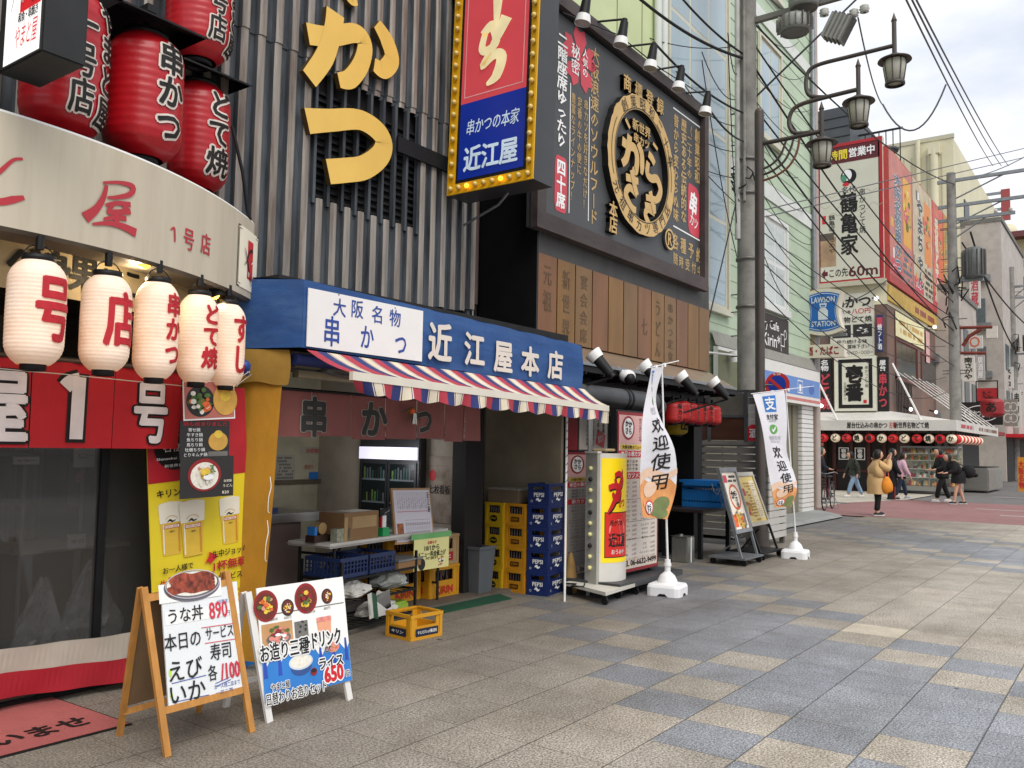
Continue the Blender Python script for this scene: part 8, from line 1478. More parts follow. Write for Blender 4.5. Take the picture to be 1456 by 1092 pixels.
mb.build('sample_dishes', sc_)['kind'] = 'stuff'; mb = MB(); mb.quad((36.395, ya+.05, .3), (36.395, yb2_-.05, .3), (36.395, yb2_-.05, 1.78), (36.395, ya+.05, 1.78), mat('showcase_glass', (.6, .65, .62), .03, var=0, alpha=.1, spec=.6)); mb.build('glass_front', sc_)
st = thing('steel_counter', 'long stainless steel food counter at the far end of the canopy', 'counter', (41, 5.9, 0)); mb = MB(); mb.rbox(40.4, 44.8, 5.1, 6.1, .05, 1.0, mat('steel_brushed', '#a5a39c', .35, .75, var=.08, scale=1.5, stretch=(1, 1, 4)), .05); mb.build('body', st); mb = MB(); mb.box(40.5, 44.6, 5.2, 6.0, 1.0, 1.03, DBLK); mb.build('top', st)
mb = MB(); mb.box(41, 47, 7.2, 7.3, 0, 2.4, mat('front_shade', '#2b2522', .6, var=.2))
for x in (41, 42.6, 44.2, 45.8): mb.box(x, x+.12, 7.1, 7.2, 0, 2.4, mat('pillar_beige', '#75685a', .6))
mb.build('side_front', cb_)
# dark roof terrace and cream block behind the billboards
rt = thing('roof_structure', 'dark grey rooftop block with a railed terrace above the billboards', 'building', (40, 11, 14)); RDK = mat('roof_dark', '#4a4e52', .6, .2, var=.12, scale=1.5); mb = MB(); mb.box(39.5, 48, 10.2, 15, 13.5, 17.2, RDK)
for i in range(7): mb.box(39.48, 39.5, 10.2, 15, 14+i*.45, 14.04+i*.45, BLK)
mb.build('wall', rt); mb = MB()
for y in [8.4+i*.3 for i in range(7)]: mb.box(41, 41.04, y, y+.04, 14.1, 16.2, BLK)
mb.box(40.98, 41.06, 8.3, 10.3, 16.2, 16.28, BLK); mb.build('railing', rt); mb = MB(); mb.lathe([(0, 0), (.5, .05), (.55, .16), (.1, .18), (0, .4)], RDK, (40.5, 8.9, 15.0), 18); mb.tube((40.5, 9.4, 15.8), (40.5, 8.9, 15.2), .05, BLK); mb.build('roof_fan', rt)
cbk = thing('cream_building', 'cream ribbed building with small dark windows behind the corner restaurant', 'building', (56, 9.5, 0)); mb = MB(); Xc = 56.0; ya_, yb3 = at(1356, 250, X=Xc).y, at(1262, 250, X=Xc).y+3; zt = at(1352, 196, X=Xc).z; mb.box(Xc, 82, ya_, yb3, 0, zt, CRM)
y = ya_+.6
while y < yb3: mb.box(Xc-.04, Xc, y, y+.05, 0, zt-.8, CRS); y += .42
mb.box(Xc-.06, Xc+.2, ya_-.05, yb3, zt, zt+.25, CRS); mb.build('wall', cbk); mb = MB(); mb.tube((Xc-.25, ya_+1.0, 6), (Xc-.25, ya_+1.0, zt-.6), .22, CRM, 12); mb.box(Xc-.45, Xc, ya_+.7, ya_+1.3, zt-.9, zt-.3, CRM); mb.tube((Xc-.2, ya_+1.9, zt-2.6), (Xc-.2, ya_+1.9, zt+.1), .14, CRM, 10); mb.build('downpipe', cbk)
for i in range(2):
    for j in range(4): x = 59.5+i*6; z = zt-5.2-j*3.4; w_ = MB(street(0, ya_)); w_.box(x, x+1.8, z, z+2.3, -.3, .06, mat('window_shade', '#3a4246', .4)); w_.box(x-.1, x+1.9, z-.5, z-.4, .0, .7, mat('hood_brown', '#5a4a45', .6)); w_.build('window', cbk)
tower = thing('water_tower', 'cream round topped roof tower with a red frame sign beyond the cream building', 'tower', (90, 12, 16)); mb = MB(); q = at(1410, 380, X=95); mb.lathe([(1.9, 0), (2.1, 3), (2.1, 7), (1.9, 7.6), (0, 7.7)], CRM, (95, at(1412, 300, X=95).y, at(1412, 325, X=95).z-7.6), 24); mb.build('tank', tower); mb = MB(); c = at(1430, 275, X=94)
for z in (0, -1.6): mb.box(93.9, 94.1, c.y, c.y+5.5, c.z+z, c.z+z+.25, GALV)
mb.box(93.8, 94.2, c.y-.35, c.y+.4, c.z-2.6, c.z+.4, mat('frame_sign_red', '#9c4a46', .6)); mb.build('sign_frame', tower)
ap = thing('apartment_block', 'cream apartment block with glass balconies at the far right', 'building', (85, 6, 0)); Xa = 85.0; y0_, y1_ = at(1475, 400, X=Xa).y, at(1392, 400, X=Xa).y; zt = at(1430, 338, X=Xa).z; ACR = mat('apartment_cream', '#cfbf98', .7, var=.05); mb = MB(); mb.box(Xa+1.4, 110, y0_-12, y1_, 0, zt, ACR); mb.box(Xa, 110, y0_-12, y1_+.3, zt, zt+.5, mat('roof_maroon', '#6b3a3a', .6)); mb.build('wall', ap)
BGL = mat('balcony_glass', '#8fa6a6', .2, var=.1)
for j in range(6):
    z = zt-3.1-j*3.0; mb = MB(); mb.box(Xa, Xa+1.4, y0_-12, y1_, z-.5, z, ACR); mb.box(Xa, Xa+.1, y0_-12, y1_, z, z+.35, ACR); bl = mb.build('balcony', ap); mb = MB(); mb.box(Xa+.02, Xa+.08, y0_-12, y1_-1.2, z+.35, z+1.25, BGL); mb.build('glass_front', bl)
    for i in range(3): y = y1_-3.2-i*3.4; w_ = MB(); w_.box(Xa+1.36, Xa+1.42, y, y+2, z+.1, z+2.1, mat('window_dim', '#5d666a', .3, var=.15)); w_.build('window', ap)
# further fronts along the side street
for i, (x0, x1, y, h_, c, lab) in enumerate(((47.2, 55, 7.4, 9.8, '#b3a9a0', 'narrow grey pink house front beyond the canopy with stacked signs'), (58, 70, 6.4, 15.5, '#b5ada6', 'tall grey shop house beyond the utility pole'), (72, 84, 5.9, 13, '#b9ad98', 'low tan shop house far down the side street'))):
    o = thing('shop_house', lab, 'building', (x0, y, 0), 0, 'shop houses down the side street'); mb = MB(); m = mat('shophouse_%s' % 'abc'[i], c, .75, var=.08, scale=.6, stain='#7d766c', stain_amt=.35); mb.box(x0, x1, y, 15, 0, h_, m); mb.box(x0-.05, x1, y-.08, 15, h_, h_+.25, GREY); mb.build('wall', o)
    for j in range(2):
        for k in range(3): w_ = MB(street(0, y)); xx = x0+.8+k*2.4; w_.box(xx, xx+1.4, 3.9+j*2.8, 5.4+j*2.8, -.2, .05, mat('window_dim', '#5d666a', .3)); w_.build('window', o)
    for j in range(int(h_/3)-1):
        for k in range(3): w_ = MB(gable(x0, 0)); yy = -y-.9-k*2.2-1.3; z = 3.6+j*2.9; w_.box(yy, yy+1.3, z, z+1.5, -.2, .05, MATS['window_dim']); w_.box(yy-.1, yy+1.4, z-.12, z, 0, .14, GREY); w_.box(yy+.62, yy+.67, z, z+1.5, .05, .08, GALV); w_.build('window', o)
        b2 = MB(); b2.box(x0-.35, x0, y+.6, y+1.5, 3.2+j*2.9, 3.6+j*2.9, GALV); b2.build('air_conditioner', o)
    mb = MB(street(0, y)); mb.box(x0+.3, x1-.3, .02, 2.6, -.1, .04, BKB); mb.build('shopfront', o)
    mb = MB(); mb.box(x0, x1, y-1.3, y, 2.6, 2.8, (BRD, CRED, BRD)[i]); mb.build('awning', o)
def vsign(name, lab, px0, py0, px1, py1, X, m, t, tm, vert=True, grp='shop signs down the side street'): flat(name, lab, px0, py0, px1, py1, X, m, (lambda mb, a, b, c, d: mb.text(t, (a+b)/2, (c+d)/2, (b-a)*.72, (d-c)*.86, tm, .03, .01, vert=vert)) if t else (lambda mb, a, b, c, d: None), 'sign', .25, grp)
SW = mat('sign_white_aged', '#cfccc4', .6, var=.05); vsign('hanging_sign', 'white vertical sign with black kana past the concrete pole', 1368, 506, 1386, 542, 46, SW, '南さがや', BR); vsign('hanging_sign', 'pale blank sign box on a rusty frame', 1402, 464, 1418, 480, 46, SW, '', BR); vsign('hanging_sign', 'tall white sign with faded red characters beside the transformer', 1378, 392, 1394, 438, 56, SW, '酒蔵', SR); vsign('hanging_sign', 'grey vertical sign beside the white kana sign', 1388, 505, 1400, 540, 48, mat('sign_grey', '#a5a29c', .6), '居酒屋', CWHT)
vsign('hanging_sign', 'white sign with brush letters at the far right of the street', 1424, 522, 1441, 552, 60, SW, '水タコ', BR); vsign('hanging_sign', 'pale grey tall sign low at the far right', 1440, 555, 1452, 608, 58, SW, '串カツ', BR); vsign('hanging_sign', 'blank pale panel with an orange emblem above the white kana sign', 1375, 478, 1397, 495, 52, SW, '〇', ORG); vsign('hanging_sign', 'white rectangular sign board high by the far pole', 1428, 482, 1450, 500, 62, SW, '大衆酒場', BR, False)
flat('black_price_sign', 'black sign with a white oval and the price eighty yen', 1366, 572, 1426, 604, 48, BKB, lambda mb, a, b, c, d: (mb.ring((a+b)/2, (c+d)/2, (b-a)*.42, (d-c)*.36, .04, CWHT, .01), mb.text('串かつ', a+(b-a)*.34, (c+d)/2, (b-a)*.3, (d-c)*.3, CWHT, .02, .01), mb.text('80円', a+(b-a)*.66, (c+d)/2, (b-a)*.3, (d-c)*.4, CWHT, .02, .01)), dep=.2)
flat('red_lantern_sign', 'dark framed red sign panel with black kana above the price sign', 1389, 552, 1418, 570, 46, mat('panel_red', '#a8252b', .5, var=.1), lambda mb, a, b, c, d: (mb.frame(a-.05, b+.05, c-.05, d+.35, .05, BLK, .01), mb.text('たこ', (a+b)/2, (c+d)/2, (b-a)*.5, (d-c)*.6, BWL, .03, .012)), dep=.2)
c = at(1411, 580, X=45.5); lantern('huge_lantern', 'huge dark red lantern lying below the red panel by the price sign', 'lantern', c, .5, .85, mat('lantern_dark_red', '#8f2226', .5, var=.1), [('あ', 0, 0, .5, .5)], LB, R(180), 0, ribs=10, hook=.05)
flat('yellow_strip_banner', 'yellow and red vertical banner at the right photo edge', 1447, 650, 1458, 700, 44, mat('banner_orange', '#d98d2a', .6), lambda mb, a, b, c, d: mb.text('大阪名物', (a+b)/2, (c+d)/2, (b-a)*.8, (d-c)*.8, CRED, .04, .01, vert=True), 'banner', .03)
o = thing('round_fascia', 'grey sign with pale rings at the far end of the side street', 'sign', at(1438, 575, X=54)); mb = MB(gable(54, 0)); (a, d), (b, c) = YZ(1427, 568, 54), YZ(1447, 606, 54); mb.box(a, b, c, d, -.2, 0, mat('fascia_taupe', '#8b847a', .6))
for k in range(4): mb.ring(a+(b-a)*(.28+.44*(k % 2)), c+(d-c)*(.3+.42*(k//2)), .2, .26, .05, SW, .01, 16)
mb.build('board', o)
# ---- second utility pole, third pole
def pole(name, lab, x, y, h, r, arms, tr=None):
    o = thing(name, lab, 'utility pole', (x, y, 0)); mb = MB(); mb.tube((x, y, 0), (x, y, h), r, CONC, 16, r*.72); mb.build('shaft', o); rg = random.Random(int(x))
    for z, l0, l1 in arms: mb = MB(); mb.box(x-.06, x+.06, y-l1, y+l0, z-.06, z+.06, GALV); mb.tube((x, y, z-.8), (x, y-l1*.55, z-.03), .03, GALV, 6); [mb.lathe([(.03, 0), (.09, .02), (.05, .06), (.09, .09), (.02, .16)], MATS['insulator'], (x, y-l1+.15+k*.5, z+.06), 8) for k in range(2)]; mb.build('crossarm', o)
    if tr: mb = MB(); mb.lathe([(0, 0), (.33, 0), (.36, .06), (.36, 1.1), (.25, 1.2), (0, 1.2)], mat('transformer_dark', '#5f6261', .5, .2), (x-.1, y-tr[1], tr[0]), 20); [mb.box(-.012, .012, 0, .07, .1, 1.1, PM, M=at_rot(x-.1+.36*math.cos(2*math.pi*i/14), y-tr[1]+.36*math.sin(2*math.pi*i/14), tr[0], 2*math.pi*i/14-math.pi/2)) for i in range(14)]; mb.box(x-.1, x+.1, y-tr[1]-.3, y, tr[0]-.1, tr[0], GALV); mb.build('transformer', o)
    mb = MB()
    for i in range(10): z = 4+rg.random()*(h-5); mb.tube((x-.05, y-r-.25, z), (x-.05, y+r+.2, z), .02, PM, 5)
    for i in range(14): a = rg.uniform(0, 6.28); z = h*.62+rg.uniform(-1., 1.); mb.pipe([(x+r*math.cos(a), y+r*math.sin(a), z), (x+.55*math.cos(a+.4), y+.55*math.sin(a+.4), z+rg.uniform(-.3, .4)), (x+.3*math.cos(a+1), y+.3*math.sin(a+1), z-.5)], .03, BLK, 5)
    mb.build('step_bolt', o); return o
p2 = at(1357, 500, X=37.6); pole('utility_pole', 'concrete utility pole with a dark transformer beyond the corner canopy', 37.6, p2.y, at(1355, 246, X=37.6).z, .23, [(at(1355, y, X=37.6).z, .5, l) for y, l in ((257, 3.4), (293, 3.3), (313, 2.2))], (at(1386, 396, X=37.6).z, p2.y-at(1386, 396, X=37.6).y))
p3 = at(1439, 480, X=62); pole('utility_pole', 'further utility pole in front of the apartment block', 62, p3.y, at(1438, 380, X=62).z, .28, [(at(1438, y, X=62).z, 1.2, 1.6) for y in (408, 424)], (at(1452, 502, X=62).z, 1.0))
rf = thing('rust_frame', 'rusty red steel frame bracketed beside the far concrete pole', 'frame', at(1362, 470, X=42)); mb = MB(); RSTM = mat('rust_steel', '#7a3a30', .7, .2, var=.2); A_, B2, C_, D_ = [at(*p, X=42) for p in ((1363, 466), (1411, 465), (1363, 560), (1402, 502))]
for a, b in ((A_, B2), (A_, C_), (at(1363, 502, X=42), D_)): mb.tube(a, b, .07, RSTM, 6)
mb.pipe([at(1369, 492, X=42), at(1378, 478, X=42), at(1395, 468, X=42)], .08, RSTM, 6); mb.build('frame_bars', rf)
# ================================================================ WIRES
WIRE = mat('cable_black', '#1c1c1e', .6, var=.1); WGR = mat('cable_grey', '#5c5d60', .6, var=.1)
def wire(a, b, sag, r, m, lab):
    pts = [Vector(a).lerp(Vector(b), i/14)-Vector((0, 0, sag*4*(i/14)*(1-i/14))) for i in range(15)]; mb = MB(); mb.pipe(pts, r, m, 5); o = mb.build('overhead_cable'); tag(o, lab, 'cable', 'overhead cables across the street')
cab = 'black overhead cable running from the concrete pole towards the upper %s'
UP = lambda z, s=0: (UX-.18, UY+s, z)
for i, (a, b, sag, r) in enumerate(((at(955, -20, X=13), UP(at(1062, 82, X=UX).z), .1, .02), (at(900, -10, X=12.4), UP(at(1062, 88, X=UX).z), .15, .028), (at(930, 60, X=12.2), UP(at(1062, 165, X=UX).z), .15, .02), (at(1005, 150, X=12.4), UP(at(1062, 205, X=UX).z), .1, .018))): wire(a, b, sag, r, WIRE, 'black cable strung from the concrete pole over the emblem board and its lamps')
zq = lambda y: at(1068, y, X=UX).z
for i, (y0, px, py, X2, sag, r) in enumerate(((88, 1470, 700, 37.6, 0, 0), (92, 1356, 470, 37.5, .5, .022), (150, 1356, 452, 37.5, .5, .018), (178, 1356, 492, 37.5, .6, .022), (60, 1356, 430, 37.5, .4, .018), (205, 1356, 520, 37.5, .5, .016), (30, 1357, 262, 37.5, .5, .02))):
    if r: wire((UX+.1, UY-.1, zq(y0)), at(px, py, X=X2), sag, r, WIRE, 'black cable slanting down from the near concrete pole to the far one')
wire(at(1083, 460, Y=6.8), at(1262, 398, X=36.8), .3, .02, WIRE, 'thin black cable rising past the store sign to the billboard corner')
for y0, y1 in ((262, 225), (272, 238)): wire(at(1080, y0+38, X=15.2), at(1460, y1-15, X=30), .0, .012, WGR, 'thin grey wire crossing in front of the tall billboard')
for k, (x0, x1) in enumerate(((1283, 1412), (1291, 1424), (1297, 1434))): wire(at(x0, -12, d=14), at(x1, 236, d=48), .2, .018, WGR, 'grey wire crossing the open sky towards the far pole')
wire(at(1392, 250, X=37.6), at(1470, 215, X=40), .1, .02, WGR, 'grey wire leaving the far pole crossarm to the right'); wire(at(1380, 330, X=37.6), at(1445, 500, X=62), .6, .04, WIRE, 'dark cable slanting from the far pole to the last pole'); wire(at(1368, 345, X=37.6), at(1470, 470, X=60), .4, .035, WIRE, 'second dark cable slanting from the far pole to the right edge')
wire(at(1062, 150, X=UX), at(1227, -10, X=17), .0, .02, WIRE, 'thin cable rising from the concrete pole across the lamp arms'); wire(at(1220, 25, X=UX), at(1256, 150, X=24), .3, .015, WGR, 'thin grey wire dropping behind the lamp heads'); wire(at(1255, 148, X=30), at(1345, 120, X=30), 1.2, .03, WGR, 'loop of grey cable slung above the dark roof block')
for i in range(9): y0 = 60+i*38; wire((UX, UY+.2, zq(y0)), at(850+37*(i*5 % 6), 20+i*27 % 150, X=12.6), .25, .009, WIRE, 'thin black service wire between the concrete pole and the emblem board'); wire((UX+.1, UY-.15, zq(y0-30)), at(1135+9*(i % 4), 60+i*48, Y=6.9), .3, .009, WIRE, 'thin black service wire from the concrete pole to the green building')
for i in range(5): wire(at(1085, 330+i*22, X=16), at(1345, 470+i*22, X=37), .5+.1*i, .011, WIRE, 'thin cable looping low in front of the corner building')
wire(at(1046, 290, Y=5.9), at(1002, 480, Y=5.4), .0, .012, WIRE, 'thin wire from the concrete pole down to the bronze panels')
# ================================================================ PEOPLE AND BICYCLE
def skin(vs, es, rs, sub=1):
    me = bpy.data.meshes.new("s"); me.from_pydata(vs, es, []); o = bpy.data.objects.new("s", me); COL.objects.link(o)
    m = o.modifiers.new("k", 'SKIN'); m.use_smooth_shade = True
    for i, d in enumerate(me.skin_vertices[0].data): r = rs[i]; d.radius = r if isinstance(r, tuple) else (r, r); d.use_root = (i == 0)
    s_ = o.modifiers.new("u", 'SUBSURF'); s_.levels = s_.render_levels = sub
    e = bpy.data.meshes.new_from_object(o.evaluated_get(bpy.context.evaluated_depsgraph_get())); r = [v.co.copy() for v in e.vertices], [tuple(p.vertices) for p in e.polygons]
    bpy.data.objects.remove(o); bpy.data.meshes.remove(me); bpy.data.meshes.remove(e); return r
SKN = mat('skin', '#c99a7f', .55, var=.08); HAIR = mat('hair_black', '#15110f', .5, var=.2); HGR = mat('hair_grey', '#4d4a47', .6, var=.2); LIP = mat('lip', '#9a4f4a', .5); SHW = mat('shoe_white', '#d5d3d0', .6); SHB = mat('shoe_black', '#18181a', .6)
def person(lab, base, face, H, top, leg, shoe, hair, stride=.12, hem=.47, arms='down', bow=0., bulk=1., legskin=False, hairlen=.05, long_=False):
    o = thing('person', lab, 'person', base, face); M = at_rot(base[0], base[1], base[2], face); V3 = Vector; h = H
    pel = V3((0, 0, .52*h)); che = V3((.02*h+bow*.12*h, 0, .70*h)); nk = V3((.01*h+bow*.2*h, 0, .825*h-bow*.02*h)); hd = V3((.035*h+bow*.3*h, 0, .925*h-bow*.05*h)); J = {}
    for s in (-1, 1):
        st = stride*h*s
        J['hip', s] = V3((0, s*.05*h, .5*h)); J['kn', s] = V3((st*.55+.02*h, s*.052*h, .275*h)); J['an', s] = V3((st, s*.05*h, .05*h)); J['sh', s] = V3((nk.x-.01*h, s*.1*h, .795*h-bow*.02*h))
        if arms == 'phone': J['el', s] = V3((.13*h, s*.13*h, .70*h)); J['wr', s] = V3((.19*h, s*.04*h, .87*h)); d = V3((.02*h, -s*.01*h, .05*h))
        elif arms == 'carry': J['el', s] = V3((nk.x+.02*h, s*.13*h, .63*h)); J['wr', s] = V3((nk.x+.14*h, s*.09*h, .6*h)); d = V3((.05*h, 0, -.01*h))
        else: J['el', s] = V3((nk.x-.03*h-.05*h*s, s*.135*h, .635*h)); J['wr', s] = V3((nk.x+.03*h-.09*h*s, s*.135*h, .49*h)); d = V3((.012*h, 0, -.05*h))
        J['pa', s] = J['wr', s]+d*.7; J['d', s] = d
    vs, es, rs = [pel, che, nk, hd-V3((0, 0, .03*h))], [(0, 1), (1, 2), (2, 3)], [(.075*h, .055*h), (.08*h, .058*h), .032*h, .04*h]
    def add(p, par, r): vs.append(p); rs.append(r); es.append((par, len(vs)-1)); return len(vs)-1
    for s in (-1, 1):
        a = add(J['hip', s], 0, .05*h); b = add(J['kn', s], a, .036*h); c = add(J['an', s], b, .024*h); add(J['an', s]+V3((.07*h, 0, -.025*h)), c, .02*h)
        a = add(J['sh', s], 1, .036*h); b = add(J['el', s], a, .026*h); c = add(J['wr', s], b, .017*h); p = add(J['pa', s], c, .019*h); q = J['pa', s]; d = J['d', s].normalized(); sd = V3((0, 1, 0)) if abs(d.y) < .8 else V3((1, 0, 0))
        for k in range(4): f = add(q+sd*(.012*h*(k-1.5))+d*(.022*h), p, .0058*h); add(q+sd*(.013*h*(k-1.5))+d*((.048, .054, .05, .04)[k]*h)+V3((.004*h, 0, 0)), f, .005*h)
        f = add(q+V3((.012*h, -s*.012*h, 0))+d*.008*h, p, .006*h); add(q+V3((.022*h, -s*.012*h, 0))+d*.026*h, f, .005*h)
    mb = MB(M); v, f = skin(vs, es, rs); mb.add(v, f, SKN, True)
    mb.ball(hd, .066*h, SKN, 16, 12, (1.0, .82, 1.18)); mb.ball(hd+V3((.064*h, 0, -.008*h)), .012*h, SKN, 8, 6, (1, .8, 1.4))
    for s in (-1, 1): mb.ball(hd+V3((.056*h, s*.022*h, .006*h)), .008*h, BLK, 8, 6); mb.ball(hd+V3((0, s*.056*h, -.006*h)), .013*h, SKN, 8, 6, (.7, .5, 1.3))
    mb.ball(hd+V3((.056*h, 0, -.036*h)), .012*h, LIP, 8, 6, (.5, 1.2, .4)); mb.build('body', o)
    mb = MB(M); n, k = 18, 9; vv = []
    for j in range(k+1):
        a = math.pi*j/k*.62
        for i in range(n): t = 2*math.pi*i/n; fr = max(0, math.cos(t)); aa = min(a, .85 if fr > .35 else a); r = .070*h*(1+.05*math.sin(5*t+j)); vv.append(hd+V3((r*1.03*math.sin(aa)*math.cos(t)-.008*h, r*.9*math.sin(aa)*math.sin(t), r*1.15*math.cos(aa)+.006*h-(hairlen*h*max(0, a-1.4)/.55 if fr < .4 else 0))))
    mb.add(vv, [(j*n+i, j*n+(i+1) % n, (j+1)*n+(i+1) % n, (j+1)*n+i) for j in range(k) for i in range(n)], hair, True)
    mb.ball(hd+V3((-.022*h, 0, .0)), .066*h, hair, 12, 8, (.9, .95, 1.1))
    if long_: mb.pipe([hd+V3((-.05*h, 0, .0)), hd+V3((-.085*h, 0, -.05*h)), hd+V3((-.08*h, .01*h, -.14*h))], [.02*h, .028*h, .01*h], hair, 8)
    mb.build('hair', o)
    b_ = bulk; mb = MB(M); vs2, es2, rs2 = [pel+V3((0, 0, .0)), che, nk-V3((0, 0, .015*h))], [(0, 1), (1, 2)], [(.122*h*b_, .108*h*b_), (.118*h*b_, .1*h*b_), .05*h]
    for s in (-1, 1): i0 = len(vs2); vs2 += [J['sh', s], J['el', s], J['wr', s]-J['d', s]*.15]; rs2 += [.055*h*b_, .044*h*b_, .034*h]; es2 += [(1, i0), (i0, i0+1), (i0+1, i0+2)]
    v, f = skin(vs2, es2, rs2); mb.add(v, f, top, True); prf = []
    rg_ = random.Random(int(base[0]*10)); n = 24; vv = []
    for j in range(7):
        t = j/6; z = .64*h+(hem*h-.64*h)*t
        for i in range(n): a = 2*math.pi*i/n; q = (.078+.022*min(1, t*2.5)+.006*t)*h*b_*(1+.05*t*math.sin(6*a+1)+.03*math.sin(3*a+t*3)); vv.append((q*1.02*math.cos(a)+.01*h*t, q*.98*math.sin(a), z))
    mb.add(vv, [((j+1)*n+i, (j+1)*n+(i+1) % n, j*n+(i+1) % n, j*n+i) for j in range(6) for i in range(n)], top, True); mb.build('coat', o)
    if not legskin:
        mb = MB(M); vs3, es3, rs3 = [pel-V3((0, 0, .01*h))], [], [(.085*h, .065*h)]
        for s in (-1, 1): i0 = len(vs3); vs3 += [J['hip', s], J['kn', s], J['an', s]+V3((0, 0, .015*h))]; rs3 += [.062*h, .05*h, .042*h]; es3 += [(0, i0), (i0, i0+1), (i0+1, i0+2)]
        v, f = skin(vs3, es3, rs3); mb.add(v, f, leg, True); mb.build('trousers', o)
    for s in (-1, 1):
        a = J['an', s]; mb = MB(M); mb.ball((a.x+.03*h, a.y, .028*h), .028*h, shoe, 14, 8, (2.7, 1.15, 1.0)); mb.rbox(a.x-.05*h, a.x+.108*h, a.y-.032*h, a.y+.032*h, .002, .014*h, SHW, .006); mb.build('shoe', o)
    return o, M, J, hd
TANC = mat('coat_camel', '#c3a070', .85, var=.08, scale=6, bump=.15); CAMO = mat('jacket_camo', '#2f322a', .85, var=.35, scale=12); DNV = mat('jacket_dark_navy', '#1d212b', .8, var=.2); PNK = mat('hoodie_pink', '#c8a2b0', .85, var=.08); BKC = mat('coat_black', '#151517', .85, var=.2); JNL = mat('jeans_light', '#7f97b0', .85, var=.12, scale=8); JND = mat('jeans_navy', '#20283d', .85, var=.15); TRB = mat('trousers_black', '#141416', .85, var=.2)
RIGHT, LEFT = R(-54), R(126)
g = lambda x, y: at(x, y, z=0)
b = g(1247, 733); o, M, J, hd = person('woman in a long camel coat raising a phone in both hands at face height', (b.x, b.y, 0), RIGHT, 1.62, TANC, TRB, SHB, HAIR, .03, .33, 'phone', 0, 1.42, False, .02)
def held(name, lab, cat, build): t = thing(name, lab, cat, (0, 0, 0)); build(t); return t
q = M @ ((J['pa', 1]+J['pa', -1])/2+Vector((.03, 0, .03))); t = thing('phone', 'small pale phone held up by the woman in the camel coat', 'phone', q); mb = MB(at_rot(q.x, q.y, q.z, RIGHT)); mb.rbox(-.005, .005, -.04, .04, -.075, .075, mat('phone_pale', '#c9b9b5', .3), .004); mb.build('phone_body', t)
q = M @ Vector((.16, -.22, .98)); t = thing('tote_bag', 'bright orange tote bag hanging at the side of the camel coat', 'bag', q-Vector((0, 0, .6))); mb = MB(at_rot(q.x, q.y, q.z, RIGHT)); ORB = mat('bag_orange', '#d9861f', .6, var=.2, scale=5); v, f = skin([Vector((0, 0, 0)), Vector((.0, 0, -.2)), Vector((.03, 0, -.42))], [(0, 1), (1, 2)], [(.05, .03), (.17, .07), (.13, .06)]); mb.add(v, f, ORB, True); mb.build('bag_body', t); mb = MB(at_rot(q.x, q.y, q.z, RIGHT)); mb.pipe([(-.05, 0, -.02), (-.02, .02, .2), (.02, .03, .26), (.05, 0, -.02)], .012, mat('strap_pink', '#c45a4a', .6), 6); mb.build('strap', t)
q = M @ Vector((.25, -.1, .62)); t = thing('folder_bag', 'flat black and red bag hanging below the orange tote', 'bag', q-Vector((0, 0, .2))); mb = MB(at_rot(q.x, q.y, q.z, RIGHT)); mb.box(-.02, .16, -.02, .02, -.22, .1, BKC); mb.box(.14, .165, -.022, .022, -.22, .1, BRD); mb.build('bag_body', t)
b = g(1216, 707); o, M, J, hd = person('person in a dark camouflage jacket and light jeans walking past the doors', (b.x, b.y, 0), LEFT, 1.6, CAMO, JNL, SHW, HAIR, .17, .47, 'down', .25, 1.15)
b = g(1164, 712); o, M, J, hd = person('grey haired man in a dark jacket standing by the tiled pillar', (b.x, b.y, 0), RIGHT, 1.7, DNV, TRB, SHB, HGR, .05, .45, 'carry', .1, 1.1, False, .0)
b = g(1281, 709); o, M, J, hd = person('person in a pink hoodie and dark jeans walking towards the glass showcase', (b.x, b.y, 0), RIGHT, 1.58, PNK, JND, mat('shoe_grey', '#8f9398', .6), HAIR, .14, .48, 'down', .1, 1.1, False, .03, True)
b = g(1268, 711); o, M, J, hd = person('dark haired person in black behind the woman in the camel coat', (b.x, b.y, 0), RIGHT, 1.7, BKC, TRB, SHB, HAIR, .08, .46, 'down', .0, 1.0, False, .06)
b = g(1341, 714); o, M, J, hd = person('person in a black jacket with a red scarf, walking before the showcase', (b.x, b.y, 0), LEFT, 1.75, BKC, TRB, SHW, HAIR, .14, .46, 'carry', .15, 1.1, False, .02)
mb = MB(M); mb.pipe([Vector((.05+.085*math.cos(t), .085*math.sin(t), 1.46+.02*math.sin(2*t))) for t in [2*math.pi*i/12 for i in range(12)]], .05, mat('scarf_red', '#a8202c', .85, var=.1), 8, closed=True); mb.build('scarf', o)
b = g(1364, 717); o, M, J, hd = person('person with bare legs in a black fur collared coat, head bowed', (b.x, b.y, 0), LEFT, 1.62, BKC, None, SHB, HAIR, .12, .40, 'carry', .6, 1.25, True, .05)
mb = MB(M); mb.pipe([Vector((.14+.1*math.cos(t), .11*math.sin(t), 1.32+.03*math.cos(t))) for t in [2*math.pi*i/12 for i in range(12)]], .05, mat('fur_tan', '#8f7d5d', .95, var=.3, scale=40), 8, closed=True); mb.build('fur_collar', o)
q = M @ Vector((-.28, 0, 1.0)); t = thing('backpack', 'big rounded black backpack carried by the person with bare legs', 'backpack', q-Vector((0, 0, .3))); mb = MB(at_rot(q.x, q.y, q.z, LEFT)); v, f = skin([Vector((.05, 0, .24)), Vector((-.04, 0, .05)), Vector((-.03, 0, -.22))], [(0, 1), (1, 2)], [(.14, .16), (.25, .24), (.2, .22)]); mb.add(v, f, BKC, True); v, f = skin([Vector((-.22, 0, .0)), Vector((-.22, 0, -.18))], [(0, 1)], [(.1, .17), (.1, .17)]); mb.add(v, f, BKC, True); mb.build('bag_body', t); mb = MB(at_rot(q.x, q.y, q.z, LEFT))
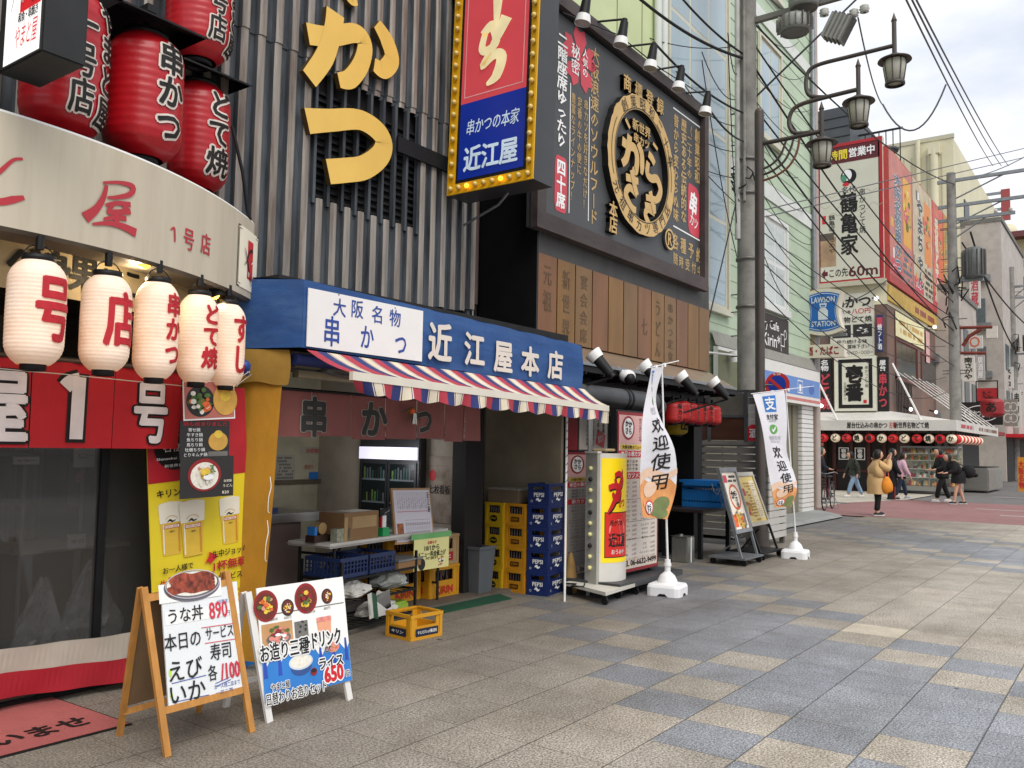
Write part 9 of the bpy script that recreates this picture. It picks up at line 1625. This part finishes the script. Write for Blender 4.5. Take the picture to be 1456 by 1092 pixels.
mb.pipe([(.2, .12, .2), (.4, .13, .28), (.42, .13, .05), (.25, .12, -.15)], .02, BKC, 6); mb.build('strap', t)
# ---- bicycle
A_, B2 = g(1172, 727), g(1214, 712); A_ = Vector((23.6, 6.95, 0)); ang = math.atan2(.25, 1.); bk_ = thing('bicycle', 'dark red city bicycle parked on its stand by the tiled pillar', 'bicycle', (A_.x, A_.y, 0), 0); fw = g(1172, 726); rw_ = Vector((fw.x+2.2, fw.y-.15, 0)); rw_ = g(1208, 716); d_ = (rw_-fw); d_ = d_.normalized()*1.12; ax = math.atan2(d_.y, d_.x); BM = at_rot(fw.x, fw.y, 0, ax)
BRE = mat('bicycle_red', '#5a1a1f', .35, .3, var=.1, coat=.4); RUBB = mat('tyre_black', '#161616', .8)
for x, nm in ((0, 0), (1.12, 1)):
    Wm = BM @ Matrix.Translation((x, 0, .335)) @ Matrix.Rotation(math.pi/2, 4, 'X'); mb = MB(Wm); n = 36; mb.pipe([(.325*math.cos(2*math.pi*i/n), .325*math.sin(2*math.pi*i/n), 0) for i in range(n)], .018, RUBB, 8, closed=True); w_ = mb.build('wheel', bk_); mb = MB(Wm); mb.pipe([(.3*math.cos(2*math.pi*i/n), .3*math.sin(2*math.pi*i/n), 0) for i in range(n)], .009, GALV, 6, closed=True)
    for i in range(18): t = 2*math.pi*i/18; mb.tube((.02*math.cos(t+1), .02*math.sin(t+1), .02*(-1)**i), (.3*math.cos(t), .3*math.sin(t), 0), .0018, GALV, 4)
    mb.tube((0, 0, -.05), (0, 0, .05), .02, GALV, 8); mb.build('rim', w_)
fv = lambda x, z, y=0: Vector((x, y, z)); mb = MB(BM)
for a, b, r in ((fv(0, .335), fv(.17, .8), .014), (fv(.17, .8), fv(.2, .95), .016), (fv(.19, .78), fv(.55, .3), .018), (fv(.2, .68), fv(.62, .42), .014), (fv(.55, .3), fv(.72, .82), .016), (fv(.55, .3), fv(1.12, .335), .011), (fv(.68, .66), fv(1.12, .335), .010)): mb.tube(a, b, r, BRE, 8)
mb.build('frame', bk_); mb = MB(BM); mb.pipe([fv(.4, .98, -.27), fv(.28, 1.02, -.22), fv(.2, .97, -.05), fv(.2, .97, .05), fv(.28, 1.02, .22), fv(.4, .98, .27)], .012, GALV, 8); mb.build('handlebar', bk_)
mb = MB(BM); v, f = skin([fv(.6, .87), fv(.72, .88), fv(.86, .89)], [(0, 1), (1, 2)], [(.03, .025), (.06, .03), (.1, .035)]); mb.add(v, f, SHB, True); mb.build('saddle', bk_)
mb = MB(BM); mb.pipe([(1.12+.36*math.cos(t), 0, .335+.36*math.sin(t)) for t in [R(20+i*13) for i in range(13)]], .02, mat('mudguard', '#5f6266', .4, .4), 6); mb.box(.85, 1.3, -.06, .06, .72, .735, BLK); mb.build('mudguard', bk_)
mb = MB(BM); mb.tube(fv(.55, .3, -.06), fv(.55, .3, .06), .04, GALV, 12); mb.tube(fv(.55, .3, .07), fv(.62, .16, .08), .01, GALV, 6); mb.box(.58, .68, .08, .16, .15, .17, BLK); mb.tube(fv(.55, .3, -.07), fv(.48, .44, -.08), .01, GALV, 6); mb.box(.43, .53, -.16, -.08, .43, .45, BLK); mb.build('pedal_crank', bk_)
mb = MB(BM); mb.pipe([fv(1.12, .33, -.06), fv(1.2, .01, -.16), fv(1.2, .01, .16), fv(1.12, .33, .06)], .009, GALV, 6); mb.build('kickstand', bk_)
mb = MB(BM); z = .72
for k in range(4): mb.pipe([fv(-.22+.02*k*0, .62+.08*k, -.15), fv(.1, .62+.08*k, -.15), fv(.1, .62+.08*k, .15), fv(-.22, .62+.08*k, .15), fv(-.22, .62+.08*k, -.15)], .006, BLK, 4)
for i in range(6): y = -.15+.06*i; mb.pipe([fv(.1, .86, y), fv(.1, .62, y), fv(-.22, .62, y), fv(-.22, .86, y)], .004, BLK, 4)
mb.build('basket', bk_)
